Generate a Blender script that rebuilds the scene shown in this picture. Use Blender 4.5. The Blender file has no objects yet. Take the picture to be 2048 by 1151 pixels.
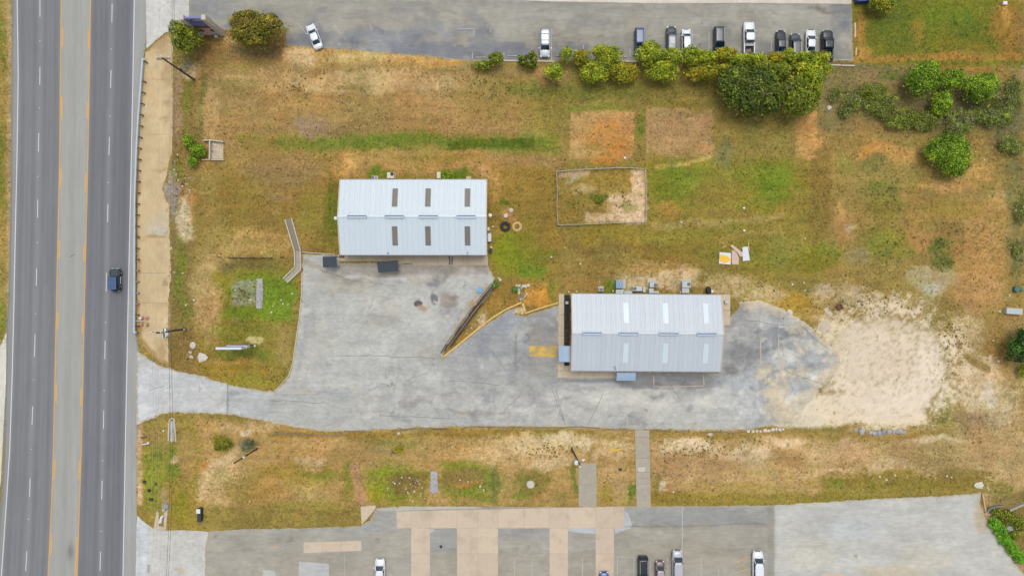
import bpy, bmesh, math, random
import numpy as np
from mathutils import Vector, Matrix
from mathutils.geometry import delaunay_2d_cdt

# ------------------------------------------------------------------ camera, sky, sun, exposure
S = 0.093            # metres of ground per pixel of the 2048 px wide photograph
H = 127.0            # flying height of the camera
scene = bpy.context.scene
COL = scene.collection
cam_d = bpy.data.cameras.new('camera'); cam = bpy.data.objects.new('camera', cam_d); COL.objects.link(cam)
cam_d.sensor_width = 36.0
cam_d.lens = 36.0 * H / (2048 * S)
cam_d.clip_end = 6000
cam.location = (0, 0, H); cam.rotation_euler = (0, 0, 0)
scene.camera = cam
world = bpy.data.worlds.new("World"); scene.world = world; world.use_nodes = True
wn = world.node_tree; wn.nodes.clear()
SUN_EL, SUN_AZ = 73.0, 12.0      # azimuth measured clockwise from +Y (top of the picture)
sky = wn.nodes.new('ShaderNodeTexSky'); sky.sky_type = 'NISHITA'; sky.sun_disc = False
sky.sun_elevation = math.radians(SUN_EL); sky.sun_rotation = math.radians(SUN_AZ)
sky.dust_density = 3.0; sky.air_density = 1.0
hs = wn.nodes.new('ShaderNodeHueSaturation'); hs.inputs['Saturation'].default_value = 0.38
bg = wn.nodes.new('ShaderNodeBackground'); bg.inputs['Strength'].default_value = 0.15
wo = wn.nodes.new('ShaderNodeOutputWorld')
wn.links.new(sky.outputs[0], hs.inputs['Color']); wn.links.new(hs.outputs[0], bg.inputs[0]); wn.links.new(bg.outputs[0], wo.inputs[0])
sd = bpy.data.lights.new('sun', 'SUN'); sd.energy = 1.05; sd.angle = math.radians(28); sd.color = (1.0, 0.965, 0.91)
so = bpy.data.objects.new('sun', sd); COL.objects.link(so)
so.rotation_euler = (-math.radians(90 - SUN_EL), 0, -math.radians(SUN_AZ))
scene.view_settings.view_transform = 'Standard'; scene.view_settings.look = 'None'
scene.view_settings.gamma = 1.0; scene.view_settings.use_curve_mapping = False
scene.view_settings.exposure = 0.47
scene.render.engine = 'CYCLES'
try:
    scene.cycles.max_bounces = 5; scene.cycles.use_denoising = True
except Exception: pass
KEX = 1.5            # displayed linear value of a level surface divided by its base colour

random.seed(11); RNG = np.random.default_rng(7)

# ------------------------------------------------------------------ helpers
def s2l(c):
    c = np.asarray(c, dtype=np.float64) / 255.0
    return np.where(c <= 0.04045, c / 12.92, ((c + 0.055) / 1.055) ** 2.4)
def alb(c): return np.clip(s2l(c) / KEX, 0.0, 0.85)
def P(px, py, h=0.0):
    k = S * (H - h) / H
    return ((px - 1024) * k, (575.5 - py) * k, h)
def XY(px, py, h=0.0): return P(px, py, h)[:2]

_lat = {}
def vnoise(x, y, seed):
    if seed not in _lat: _lat[seed] = np.random.default_rng(seed).random((256, 256))
    L = _lat[seed]
    xi = np.floor(x).astype(int); yi = np.floor(y).astype(int)
    fx = x - xi; fy = y - yi; fx = fx * fx * (3 - 2 * fx); fy = fy * fy * (3 - 2 * fy)
    a = L[xi & 255, yi & 255]; b = L[(xi + 1) & 255, yi & 255]; c = L[xi & 255, (yi + 1) & 255]; d = L[(xi + 1) & 255, (yi + 1) & 255]
    return (a * (1 - fx) + b * fx) * (1 - fy) + (c * (1 - fx) + d * fx) * fy
def fbm(x, y, seed, oct=4, rough=0.55):
    t = 0; amp = 1; tot = 0
    for i in range(oct):
        t = t + amp * vnoise(x * 2 ** i + 13.7 * i, y * 2 ** i + 7.1 * i, seed + i); tot += amp; amp *= rough
    return t / tot * 2 - 1          # about -1..1

def sstep(a, b, x):
    t = np.clip((x - a) / (b - a), 0, 1); return t * t * (3 - 2 * t)

def paint(px, py, base, patches, seed=100, edge=1.0, brk=0.0):
    """local colours of a surface at real places: ellipses, boxes, polylines in ground pixels"""
    n = px.size
    out = np.tile(np.asarray(base, float), (n, 1))
    w1 = fbm(px / 45, py / 45, seed, 4); w2 = fbm(px / 45, py / 45, seed + 20, 4)
    w3 = fbm(px / 9, py / 9, seed + 40, 3, .7)
    w4 = fbm(px / 5.5, py / 5.5, seed + 60, 3, .75) if brk else None
    qx = px + w1 * 16 * edge + w3 * 4 * edge; qy = py + w2 * 16 * edge
    for p in patches:
        k = p[0]
        if k == 'e':
            _, cx, cy, rx, ry, col, st = p[:7]; ang = math.radians(p[7]) if len(p) > 7 else 0
            m = np.nonzero((np.abs(px - cx) < (rx + ry) * 1.5 + 30) & (np.abs(py - cy) < (rx + ry) * 1.5 + 30))[0]
            if m.size == 0: continue
            dx = qx[m] - cx; dy = qy[m] - cy; ca, sa = math.cos(ang), math.sin(ang)
            d = np.sqrt(((dx * ca + dy * sa) / rx) ** 2 + ((-dx * sa + dy * ca) / ry) ** 2) + w3[m] * (p[8] if len(p) > 8 else 0.35)
            w = (1 - sstep(0.55, 1.3, d)) * st
        elif k == 'b':
            _, x0, y0, x1, y1, col, st = p[:7]; so_ = p[7] if len(p) > 7 else 6
            m = np.nonzero((px > x0 - 40) & (px < x1 + 40) & (py > y0 - 40) & (py < y1 + 40))[0]
            if m.size == 0: continue
            f = min(1.0, so_ / 12.0)
            ax = px[m] + (qx[m] - px[m]) * f; ay = py[m] + (qy[m] - py[m]) * f
            d = np.minimum(np.minimum(ax - x0, x1 - ax), np.minimum(ay - y0, y1 - ay))
            w = sstep(-so_, so_, d) * st
        else:
            _, pts, wd, col, st = p[:5]; f = p[5] if len(p) > 5 else 0.5
            xs = [a[0] for a in pts]; ys = [a[1] for a in pts]
            m = np.nonzero((px > min(xs) - 3 * wd - 25) & (px < max(xs) + 3 * wd + 25) & (py > min(ys) - 3 * wd - 25) & (py < max(ys) + 3 * wd + 25))[0]
            if m.size == 0: continue
            ax = px[m] + (qx[m] - px[m]) * f; ay = py[m] + (qy[m] - py[m]) * f
            d = np.full(m.size, 1e9)
            for (x0, y0), (x1, y1) in zip(pts[:-1], pts[1:]):
                vx, vy = x1 - x0, y1 - y0; L2 = vx * vx + vy * vy
                t = np.clip(((ax - x0) * vx + (ay - y0) * vy) / L2, 0, 1)
                d = np.minimum(d, np.hypot(ax - x0 - t * vx, ay - y0 - t * vy))
            w = (1 - sstep(wd * 0.35, wd * 1.15, d + w3[m] * wd * .3 * f)) * st
        if brk: w = np.clip(w * (1 + brk * w4[m] * 1.6) - brk * .10 * (w < .97), 0, 1)
        out[m] += (np.asarray(col, float) - out[m]) * w[:, None]
    return out

def inside(px, py, poly):
    r = np.zeros(px.shape, bool); n = len(poly); j = n - 1
    for i in range(n):
        xi, yi = poly[i]; xj, yj = poly[j]
        if yi != yj:
            c = ((yi > py) != (yj > py)) & (px < (xj - xi) * (py - yi) / (yj - yi) + xi)
            r ^= c
        j = i
    return r

PAVED = np.zeros((576, 1024), bool)
_gx, _gy = np.meshgrid(np.arange(1024) * 2 + 1.0, np.arange(576) * 2 + 1.0)
def mark(poly): 
    global PAVED
    PAVED |= inside(_gx, _gy, poly)

# -------- objects
def tag(o, label=None, cat=None, group=None, kind=None):
    if label: o['label'] = label
    if cat: o['category'] = cat
    if group: o['group'] = group
    if kind: o['kind'] = kind
    return o
def thing(name, label, cat, loc=(0, 0, 0), rotz=0.0, group=None):
    o = bpy.data.objects.new(name, None); COL.objects.link(o)
    o.location = loc; o.rotation_euler = (0, 0, rotz); o.empty_display_size = 0.2
    return tag(o, label, cat, group)

class MB:
    """collects shapes for ONE mesh object"""
    def __init__(s): s.v = []; s.f = []; s.c = []
    def add(s, vs, fs):
        b = len(s.v); s.v += [tuple(v) for v in vs]; s.f += [tuple(i + b for i in f) for f in fs]
    def box(s, c, d, rz=0.0, taper=1.0):
        x, y, z = d[0] / 2, d[1] / 2, d[2] / 2; ca, sa = math.cos(rz), math.sin(rz); vs = []
        for sz in (-1, 1):
            t = taper if sz > 0 else 1
            for sx, sy in ((-1, -1), (1, -1), (1, 1), (-1, 1)):
                a, b = sx * x * t, sy * y * t
                vs.append((c[0] + a * ca - b * sa, c[1] + a * sa + b * ca, c[2] + sz * z))
        s.add(vs, [(3, 2, 1, 0), (4, 5, 6, 7), (0, 1, 5, 4), (1, 2, 6, 5), (2, 3, 7, 6), (3, 0, 4, 7)]); return s
    def bar(s, a, b, w, h=None):
        """square bar from a to b"""
        a = Vector(a); b = Vector(b); d = (b - a); L = d.length
        if L < 1e-6: return s
        d.normalize(); h = h or w
        up = Vector((0, 0, 1)) if abs(d.z) < .95 else Vector((1, 0, 0))
        u = d.cross(up).normalized() * (w / 2); v = u.cross(d).normalized() * (h / 2)
        vs = [p + sx * u + sy * v for p in (a, b) for sx, sy in ((-1, -1), (1, -1), (1, 1), (-1, 1))]
        s.add(vs, [(3, 2, 1, 0), (4, 5, 6, 7), (0, 1, 5, 4), (1, 2, 6, 5), (2, 3, 7, 6), (3, 0, 4, 7)]); return s
    def tube(s, pts, r, seg=6, r2=None):
        pts = [Vector(p) for p in pts]; n = len(pts); rings = []
        for i, p in enumerate(pts):
            d = (pts[min(i + 1, n - 1)] - pts[max(i - 1, 0)]).normalized()
            up = Vector((0, 0, 1)) if abs(d.z) < .9 else Vector((1, 0, 0))
            u = d.cross(up).normalized(); v = d.cross(u)
            rr = r if r2 is None else r + (r2 - r) * i / (n - 1)
            rings.append([p + rr * (math.cos(2 * math.pi * k / seg) * u + math.sin(2 * math.pi * k / seg) * v) for k in range(seg)])
        b = len(s.v)
        for R in rings: s.v += [tuple(q) for q in R]
        for i in range(n - 1):
            for k in range(seg):
                a = b + i * seg + k; c = b + i * seg + (k + 1) % seg
                s.f.append((a, c, c + seg, a + seg))
        s.f.append(tuple(b + k for k in range(seg))[::-1]); s.f.append(tuple(b + (n - 1) * seg + k for k in range(seg))); return s
    def cyl(s, c, r, h, seg=16, r2=None, ang0=0.0):
        r2 = r if r2 is None else r2; vs = []
        for z, rr in ((0, r), (h, r2)):
            for k in range(seg):
                a = ang0 + 2 * math.pi * k / seg; vs.append((c[0] + rr * math.cos(a), c[1] + rr * math.sin(a), c[2] + z))
        fs = [tuple(range(seg))[::-1], tuple(range(seg, 2 * seg))] + [(k, (k + 1) % seg, (k + 1) % seg + seg, k + seg) for k in range(seg)]
        s.add(vs, fs); return s
    def prism(s, poly, z0, z1):
        n = len(poly)
        if sum(poly[i][0] * poly[(i + 1) % n][1] - poly[(i + 1) % n][0] * poly[i][1] for i in range(n)) < 0: poly = poly[::-1]
        vs = [(p[0], p[1], z0) for p in poly] + [(p[0], p[1], z1) for p in poly]
        s.add(vs, [tuple(range(n))[::-1], tuple(range(n, 2 * n))] + [(k, (k + 1) % n, (k + 1) % n + n, k + n) for k in range(n)]); return s
    def torus(s, c, R, r, seg=32, ring=10, zs=1.0):
        vs = []; fs = []
        for i in range(seg):
            a = 2 * math.pi * i / seg
            for j in range(ring):
                b = 2 * math.pi * j / ring; q = R + r * math.cos(b)
                vs.append((c[0] + q * math.cos(a), c[1] + q * math.sin(a), c[2] + r * zs * math.sin(b)))
        for i in range(seg):
            for j in range(ring):
                fs.append((i * ring + j, ((i + 1) % seg) * ring + j, ((i + 1) % seg) * ring + (j + 1) % ring, i * ring + (j + 1) % ring))
        s.add(vs, fs); return s
    def rock(s, c, r, rng, flat=.6, elong=1.0, rz=0.0):
        """rough faceted stone"""
        t = (1 + 5 ** .5) / 2
        base = [(-1, t, 0), (1, t, 0), (-1, -t, 0), (1, -t, 0), (0, -1, t), (0, 1, t), (0, -1, -t), (0, 1, -t), (t, 0, -1), (t, 0, 1), (-t, 0, -1), (-t, 0, 1)]
        fs = [(0, 11, 5), (0, 5, 1), (0, 1, 7), (0, 7, 10), (0, 10, 11), (1, 5, 9), (5, 11, 4), (11, 10, 2), (10, 7, 6), (7, 1, 8), (3, 9, 4), (3, 4, 2), (3, 2, 6), (3, 6, 8), (3, 8, 9), (4, 9, 5), (2, 4, 11), (6, 2, 10), (8, 6, 7), (9, 8, 1)]
        ca, sa = math.cos(rz), math.sin(rz); vs = []
        for b in base:
            q = r / 1.9 * (0.72 + 0.5 * rng.random()); x, y, z = b[0] * q * elong, b[1] * q, b[2] * q * flat
            vs.append((c[0] + x * ca - y * sa, c[1] + x * sa + y * ca, c[2] + z))
        s.add(vs, fs); return s
    def build(s, name, m, parent=None, smooth=False, world_space=True, kind=None, label=None, bevel=0.0):
        me = bpy.data.meshes.new(name)
        vs = s.v
        if parent is not None and world_space:
            top = parent; loc = Vector((0, 0, 0))
            while top is not None: loc = loc + Vector(top.location); top = top.parent
            vs = [(v[0] - loc.x, v[1] - loc.y, v[2] - loc.z) for v in vs]
        me.from_pydata(vs, [], s.f); me.materials.append(m)
        if smooth: me.polygons.foreach_set('use_smooth', [True] * len(me.polygons))
        me.update(); o = bpy.data.objects.new(name, me); COL.objects.link(o)
        if parent is not None: o.parent = parent
        if kind: o['kind'] = kind
        if label: o['label'] = label
        if bevel:
            b = o.modifiers.new('bevel', 'BEVEL'); b.width = bevel; b.segments = 2; b.limit_method = 'ANGLE'
        return o

def mesh_np(name, verts, loops_per_face, faces, mat, colors=None, parent=None, extra=None, kind=None, smooth=False):
    """fast mesh from numpy arrays; faces all with the same corner count"""
    me = bpy.data.meshes.new(name); nv = len(verts); nf = len(faces)
    me.vertices.add(nv); me.vertices.foreach_set('co', np.asarray(verts, np.float32).ravel())
    me.loops.add(nf * loops_per_face); me.loops.foreach_set('vertex_index', np.asarray(faces, np.int32).ravel())
    me.polygons.add(nf); me.polygons.foreach_set('loop_start', np.arange(0, nf * loops_per_face, loops_per_face, dtype=np.int32))
    try: me.polygons.foreach_set('loop_total', np.full(nf, loops_per_face, dtype=np.int32))
    except Exception: pass
    me.update(calc_edges=True)
    if smooth: me.polygons.foreach_set('use_smooth', np.ones(nf, bool))
    if colors is not None:
        a = me.color_attributes.new('Col', 'FLOAT_COLOR', 'POINT')
        c = np.ones((nv, 4), np.float32); c[:, :3] = colors; a.data.foreach_set('color', c.ravel())
    if extra:
        for k, v in extra.items():
            a = me.attributes.new(k, 'FLOAT', 'POINT'); a.data.foreach_set('value', np.asarray(v, np.float32))
    me.materials.append(mat); me.validate()
    o = bpy.data.objects.new(name, me); COL.objects.link(o)
    if parent is not None: o.parent = parent
    if kind: o['kind'] = kind
    return o

# ------------------------------------------------------------------ materials
def newmat(name):
    m = bpy.data.materials.new(name); m.use_nodes = True; nt = m.node_tree; nt.nodes.clear()
    out = nt.nodes.new('ShaderNodeOutputMaterial'); b = nt.nodes.new('ShaderNodeBsdfPrincipled')
    nt.links.new(b.outputs[0], out.inputs[0]); return m, nt, b
def N(nt, t, **kw):
    n = nt.nodes.new(t)
    for k, v in kw.items(): setattr(n, k, v)
    return n
def noise_node(nt, vec, scale, detail=4, rough=.6, dist=0.0):
    n = N(nt, 'ShaderNodeTexNoise'); n.inputs['Scale'].default_value = scale; n.inputs['Detail'].default_value = detail
    n.inputs['Roughness'].default_value = rough; n.inputs['Distortion'].default_value = dist; nt.links.new(vec, n.inputs['Vector']); return n.outputs['Fac']
def ramp(nt, fac, a, b, lo=0.0, hi=1.0):
    n = N(nt, 'ShaderNodeMapRange'); n.inputs['From Min'].default_value = a; n.inputs['From Max'].default_value = b
    n.inputs['To Min'].default_value = lo; n.inputs['To Max'].default_value = hi; nt.links.new(fac, n.inputs['Value']); return n.outputs[0]
def mixc(nt, fac, a, b, mode='MIX'):
    n = N(nt, 'ShaderNodeMix', data_type='RGBA', blend_type=mode)
    for sock, v in ((n.inputs[0], fac), (n.inputs[6], a), (n.inputs[7], b)):
        if hasattr(v, 'is_linked') or hasattr(v, 'node'): nt.links.new(v, sock)
        elif isinstance(v, (int, float)): sock.default_value = v
        else: sock.default_value = (v[0], v[1], v[2], 1)
    return n.outputs[2]
def mulv(nt, col, fac):
    cb = N(nt, 'ShaderNodeCombineXYZ')
    for i in range(3): nt.links.new(fac, cb.inputs[i])
    n = N(nt, 'ShaderNodeVectorMath', operation='MULTIPLY'); nt.links.new(col, n.inputs[0]); nt.links.new(cb.outputs[0], n.inputs[1]); return n.outputs[0]
def pos(nt, scale=(1, 1, 1)):
    g = N(nt, 'ShaderNodeNewGeometry'); mp = N(nt, 'ShaderNodeMapping'); mp.inputs['Scale'].default_value = scale
    nt.links.new(g.outputs['Position'], mp.inputs[0]); return mp.outputs[0]
def objpos(nt, scale=(1, 1, 1)):
    g = N(nt, 'ShaderNodeTexCoord'); mp = N(nt, 'ShaderNodeMapping'); mp.inputs['Scale'].default_value = scale
    nt.links.new(g.outputs['Object'], mp.inputs[0]); return mp.outputs[0]
def bump(nt, b, fac, strength, dist):
    n = N(nt, 'ShaderNodeBump'); n.inputs['Strength'].default_value = strength; n.inputs['Distance'].default_value = dist
    nt.links.new(fac, n.inputs['Height']); nt.links.new(n.outputs[0], b.inputs['Normal'])
def mat(name, rgb, rough=.7, metal=0.0, var=.12, nscale=3.0, bmp=0.0, direct=False, spec=.5, coat=0.0, rnd=0.0, stain=None):
    """plain procedural material: colour in display values, grain and wear from noise"""
    m, nt, b = newmat(name); c = s2l(rgb) if direct else alb(rgb)
    v = objpos(nt); f = noise_node(nt, v, nscale, 5, .65); g = ramp(nt, f, .25, .75, 1 - var, 1 + var)
    if rnd:
        oi = N(nt, 'ShaderNodeObjectInfo'); r = ramp(nt, oi.outputs['Random'], 0, 1, 1 - rnd, 1 + rnd)
        mm = N(nt, 'ShaderNodeMath', operation='MULTIPLY'); nt.links.new(g, mm.inputs[0]); nt.links.new(r, mm.inputs[1]); g = mm.outputs[0]
    rg = N(nt, 'ShaderNodeRGB'); rg.outputs[0].default_value = (*c, 1); col = mulv(nt, rg.outputs[0], g)
    if stain:
        f2 = noise_node(nt, v, stain[1], 4, .6); col = mixc(nt, ramp(nt, f2, .5, .68, 0, stain[2]), col, alb(stain[0]))
    nt.links.new(col, b.inputs['Base Color']); b.inputs['Roughness'].default_value = rough; b.inputs['Metallic'].default_value = metal
    b.inputs['Specular IOR Level'].default_value = spec; b.inputs['Coat Weight'].default_value = coat
    if bmp: bump(nt, b, f, bmp, .05)
    return m

def ground_mat():
    m, nt, b = newmat('soil_and_grass'); v = pos(nt)
    a = N(nt, 'ShaderNodeAttribute', attribute_name='Col').outputs['Color']
    tuft = N(nt, 'ShaderNodeAttribute', attribute_name='tuft').outputs['Fac']
    pale = N(nt, 'ShaderNodeAttribute', attribute_name='pale').outputs['Fac']
    n1 = noise_node(nt, v, .5, 5, .6); n2 = noise_node(nt, v, 2.2, 6, .75); n3 = noise_node(nt, v, 6.0, 4, .7)
    n0 = noise_node(nt, v, 1.1, 4, .65)
    tex = N(nt, 'ShaderNodeAttribute', attribute_name='tex').outputs['Fac']
    def soft(f):
        q = N(nt, 'ShaderNodeMix', data_type='FLOAT'); nt.links.new(tex, q.inputs[0]); q.inputs[2].default_value = 1.0; nt.links.new(f, q.inputs[3]); return q.outputs[0]
    col = mulv(nt, a, soft(ramp(nt, n1, .35, .65, .93, 1.07))); col = mulv(nt, col, soft(ramp(nt, n0, .38, .62, .88, 1.12))); col = mulv(nt, col, soft(ramp(nt, n2, .38, .62, .76, 1.25))); col = mulv(nt, col, soft(ramp(nt, n3, .36, .64, .76, 1.25)))
    def thr(n, dens, w=.07):
        s1 = N(nt, 'ShaderNodeMath', operation='ADD'); nt.links.new(n, s1.inputs[0]); nt.links.new(dens, s1.inputs[1])
        return ramp(nt, s1.outputs[0], 1 - w, 1 + w)
    g1 = noise_node(nt, v, 1.5, 6, .72, .4); g2 = noise_node(nt, pos(nt, (1, 1.1, 1)), 2.9, 5, .72)
    col = mixc(nt, thr(g1, tuft), col, mixc(nt, ramp(nt, n3, .4, .6), mulv(nt, a, ramp(nt, n1, .4, .6, .5, .62)), alb((112, 122, 40))))
    col = mixc(nt, thr(g2, pale, .05), col, mulv(nt, mixc(nt, .6, a, alb((232, 214, 180))), ramp(nt, n3, .36, .64, .84, 1.2)))
    nt.links.new(col, b.inputs['Base Color']); b.inputs['Roughness'].default_value = .95; b.inputs['Specular IOR Level'].default_value = .15
    bump(nt, b, n2, .5, .12)
    return m
def pave_mat(name, sc=(1, 1, 1), amp1=.07, amp2=.09, rough=.9, crack=0.0, agg=.08):
    m, nt, b = newmat(name); v = pos(nt, sc); v0 = pos(nt)
    a = N(nt, 'ShaderNodeAttribute', attribute_name='Col').outputs['Color']
    n1 = noise_node(nt, v, .3, 6, .68, .4); n2 = noise_node(nt, v, 1.5, 6, .7); n3 = noise_node(nt, v0, 7, 4, .75)
    col = mulv(nt, a, ramp(nt, n1, .36, .64, 1 - amp1, 1 + amp1)); col = mulv(nt, col, ramp(nt, n2, .36, .64, 1 - amp2, 1 + amp2)); col = mulv(nt, col, ramp(nt, n3, .34, .66, 1 - agg, 1 + agg))
    if crack:
        vo = N(nt, 'ShaderNodeTexVoronoi', feature='DISTANCE_TO_EDGE'); vo.inputs['Scale'].default_value = .16
        w = N(nt, 'ShaderNodeTexNoise'); w.inputs['Scale'].default_value = .8; w.inputs['Detail'].default_value = 4; nt.links.new(v0, w.inputs['Vector'])
        ad = N(nt, 'ShaderNodeVectorMath', operation='MULTIPLY_ADD'); nt.links.new(w.outputs['Color'], ad.inputs[0]); ad.inputs[1].default_value = (2.2, 2.2, 0); nt.links.new(v0, ad.inputs[2])
        nt.links.new(ad.outputs[0], vo.inputs['Vector'])
        k = ramp(nt, vo.outputs['Distance'], 0.0, .006, crack, 0.0); on = ramp(nt, n1, .46, .58, 0, 1)
        mm = N(nt, 'ShaderNodeMath', operation='MULTIPLY'); nt.links.new(k, mm.inputs[0]); nt.links.new(on, mm.inputs[1])
        col = mixc(nt, mm.outputs[0], col, alb((92, 92, 90)))
    nt.links.new(col, b.inputs['Base Color']); b.inputs['Roughness'].default_value = rough; b.inputs['Specular IOR Level'].default_value = .2
    bump(nt, b, n3, .25, .02)
    return m
def leaf_mat():
    m = bpy.data.materials.new('leaves'); m.use_nodes = True; nt = m.node_tree; nt.nodes.clear()
    out = nt.nodes.new('ShaderNodeOutputMaterial'); d = nt.nodes.new('ShaderNodeBsdfPrincipled'); t = nt.nodes.new('ShaderNodeBsdfTranslucent'); x = nt.nodes.new('ShaderNodeMixShader')
    a = N(nt, 'ShaderNodeAttribute', attribute_name='Col').outputs['Color']
    nt.links.new(a, d.inputs['Base Color']); nt.links.new(a, t.inputs['Color']); d.inputs['Roughness'].default_value = .6; d.inputs['Specular IOR Level'].default_value = .25
    x.inputs[0].default_value = .28; nt.links.new(d.outputs[0], x.inputs[1]); nt.links.new(t.outputs[0], x.inputs[2]); nt.links.new(x.outputs[0], out.inputs[0]); return m

M = {}
M['ground'] = ground_mat()
M['highway'] = pave_mat('highway_asphalt', (1, .05, 1), .03, .035, agg=.06)
M['asphalt'] = pave_mat('weathered_asphalt', (.75, 1.2, 1), .09, .10, crack=.6)
M['asphalt_band'] = pave_mat('sealed_asphalt', (.4, 1.2, 1), .09, .09, crack=.3)
M['gravelpave'] = pave_mat('washed_concrete', (1.2, .5, 1), .05, .07, agg=.1)
M['leaf'] = leaf_mat()
M['bark'] = mat('bark', (105, 88, 70), .95, var=.3, nscale=6, bmp=.5)
M['concrete'] = mat('tan_concrete', (205, 187, 160), .9, var=.08, nscale=1.3, rnd=.04, stain=((160, 150, 130), .5, .35))
M['slab'] = mat('beige_concrete_slab', (206, 188, 164), .9, var=.06, nscale=1.6, rnd=.05, stain=((178, 160, 135), .35, .5))
M['greyslab'] = mat('grey_concrete', (172, 163, 145), .9, var=.08, nscale=1.2, rnd=.05, stain=((190, 180, 160), .8, .4))
M['conc_pale'] = mat('pale_concrete', (203, 196, 178), .9, var=.1, nscale=2)
M['line_white'] = mat('white_paint', (214, 216, 220), .7, var=.12, nscale=4)
M['line_worn'] = mat('worn_white_paint', (184, 185, 182), .8, var=.1, nscale=5)
M['line_yellow'] = mat('yellow_road_paint', (222, 168, 84), .7, var=.1, nscale=4)
M['line_orange'] = mat('worn_orange_paint', (194, 182, 158), .85, var=.12, nscale=3)
M['line_ybright'] = mat('yellow_hatch_paint', (205, 170, 85), .8, var=.22, nscale=1.5)
M['crack'] = mat('crack_and_joint_grey', (120, 118, 112), .95, var=.15)  # dark grey of the asphalt cracks and channel joints
M['tar'] = mat('tar_patch', (118, 116, 116), .85, var=.2, nscale=1.5)
M['steel'] = mat('galvanised_steel', (186, 200, 208), .45, .15, var=.1)
M['pen_rail'] = mat('weathered_pale_rail', (188, 182, 172), .7, var=.12)
M['steel_dull'] = mat('dull_steel', (150, 152, 152), .5, .3, var=.1)
M['wood_dark'] = mat('dark_timber', (84, 66, 50), .9, var=.3, nscale=5, rnd=.2)
M['wood_grey'] = mat('grey_weathered_timber', (132, 122, 105), .9, var=.25, nscale=5, rnd=.2)
M['wood_pale'] = mat('pale_lumber', (214, 180, 130), .85, var=.15, nscale=5, rnd=.08)
M['wood_red'] = mat('reddish_board', (176, 128, 104), .85, var=.15, nscale=5)
M['curb_yellow'] = mat('yellow_painted_curb', (226, 190, 116), .8, var=.14, nscale=2.5, rnd=.05, stain=((196, 170, 120), 1.2, .6))
M['black'] = mat('black_rubber', (34, 36, 38), .8, var=.3, nscale=4)
M['mat_black'] = mat('dark_slate_canopy', (52, 60, 70), .75, var=.12, nscale=2)
M['tyre'] = mat('tyre_rubber', (44, 47, 50), .85, var=.2, nscale=6, bmp=.3)
M['glass'] = mat('vehicle_glass', (18, 48, 62), .1, var=.2, nscale=1.5, spec=.6, coat=.2)
M['white'] = mat('white_enamel', (226, 228, 230), .5, var=.06)
M['cream'] = mat('cream_enamel', (220, 210, 186), .6, var=.08)
M['roof_white'] = mat('white_metal_roof', (211, 223, 229), .42, .0, var=.03, nscale=.7, rnd=.018)
M['roof_trim'] = mat('tan_roof_trim', (205, 180, 152), .6, var=.06)
M['roof_zinc_n'] = mat('zinc_roof', (199, 207, 214), .42, .0, var=.05, nscale=.6, rnd=.025)
M['roof_zinc_s'] = mat('zinc_roof_south', (198, 205, 216), .42, .0, var=.05, nscale=.6, rnd=.025)
M['wall_tan'] = mat('tan_metal_wall', (196, 172, 146), .7, var=.06)
M['wall_lilac'] = mat('pale_metal_wall', (176, 172, 182), .7, var=.06)
M['sky_dark'] = mat('brown_skylight_sheet', (122, 118, 110), .5, var=.18, nscale=1.2)
M['sky_white'] = mat('white_skylight_sheet', (214, 228, 234), .35, var=.04)
M['vent'] = mat('ridge_vent_metal', (176, 192, 208), .45, .2, var=.06)
M['vent_dark'] = mat('vent_throat', (128, 146, 172), .6, var=.1)
M['blue_metal'] = mat('blue_grey_metal', (168, 192, 216), .4, .1, var=.06)
M['hv_grey'] = mat('grey_cabinet', (188, 194, 192), .5, var=.06, rnd=.06)
M['hv_blue'] = mat('blue_cabinet', (118, 152, 190), .5, var=.06)
M['dark'] = mat('dark_grille', (48, 54, 60), .8, var=.2)
M['rockw'] = mat('white_limestone', (214, 206, 190), .9, var=.12, nscale=3, bmp=.4)
M['rockg'] = mat('grey_boulder', (168, 166, 164), .9, var=.2, nscale=2, bmp=.4, rnd=.2)
M['dumpster'] = mat('blue_dumpster_paint', (24, 62, 128), .5, var=.12)
M['orange'] = mat('orange_plastic', (226, 128, 84), .5, var=.05)
M['yellow_foam'] = mat('yellow_foam', (246, 196, 70), .9, var=.1, nscale=2)
M['pinkwood'] = mat('pinkish_board', (214, 184, 168), .85, var=.1, nscale=3)
M['whiteboard'] = mat('white_sheeting', (216, 222, 228), .6, var=.08, nscale=2)
M['blue_tub'] = mat('bright_blue_plastic', (86, 176, 232), .5, var=.08)
M['sign_blue'] = mat('blue_violet_sign_face', (124, 124, 184), .4, var=.12, nscale=2)
M['sign_maroon'] = mat('maroon_sign_band', (128, 84, 110), .4, var=.12)
M['wire'] = mat('cable', (120, 112, 98), .6, var=.1)
M['wire_pale'] = mat('aluminium_conductor', (196, 176, 150), .5, var=.1)
M['rust'] = mat('rusty_iron', (112, 78, 60), .8, var=.2)
M['green_plastic'] = mat('green_plastic', (70, 110, 98), .6, var=.1)
M['glass_lamp'] = mat('clear_lamp', (220, 226, 230), .15, spec=.8)
M['red_lamp'] = mat('red_tail_lamp', (150, 30, 28), .25, spec=.8)
M['tan_dirt'] = mat('dry_straw_dirt', (206, 168, 112), .95, var=.15, nscale=6, bmp=.6)
M['gabion'] = mat('grey_rubble', (180, 177, 177), .95, var=.3, nscale=3, bmp=.6)
_paint = {}
def car_paint(rgb):
    k = tuple(rgb)
    if k not in _paint: _paint[k] = mat('car_paint', rgb, .32, .0, var=.02, nscale=.8, spec=.45, coat=.6 if sum(rgb) > 450 else .2)
    return _paint[k]

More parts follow.
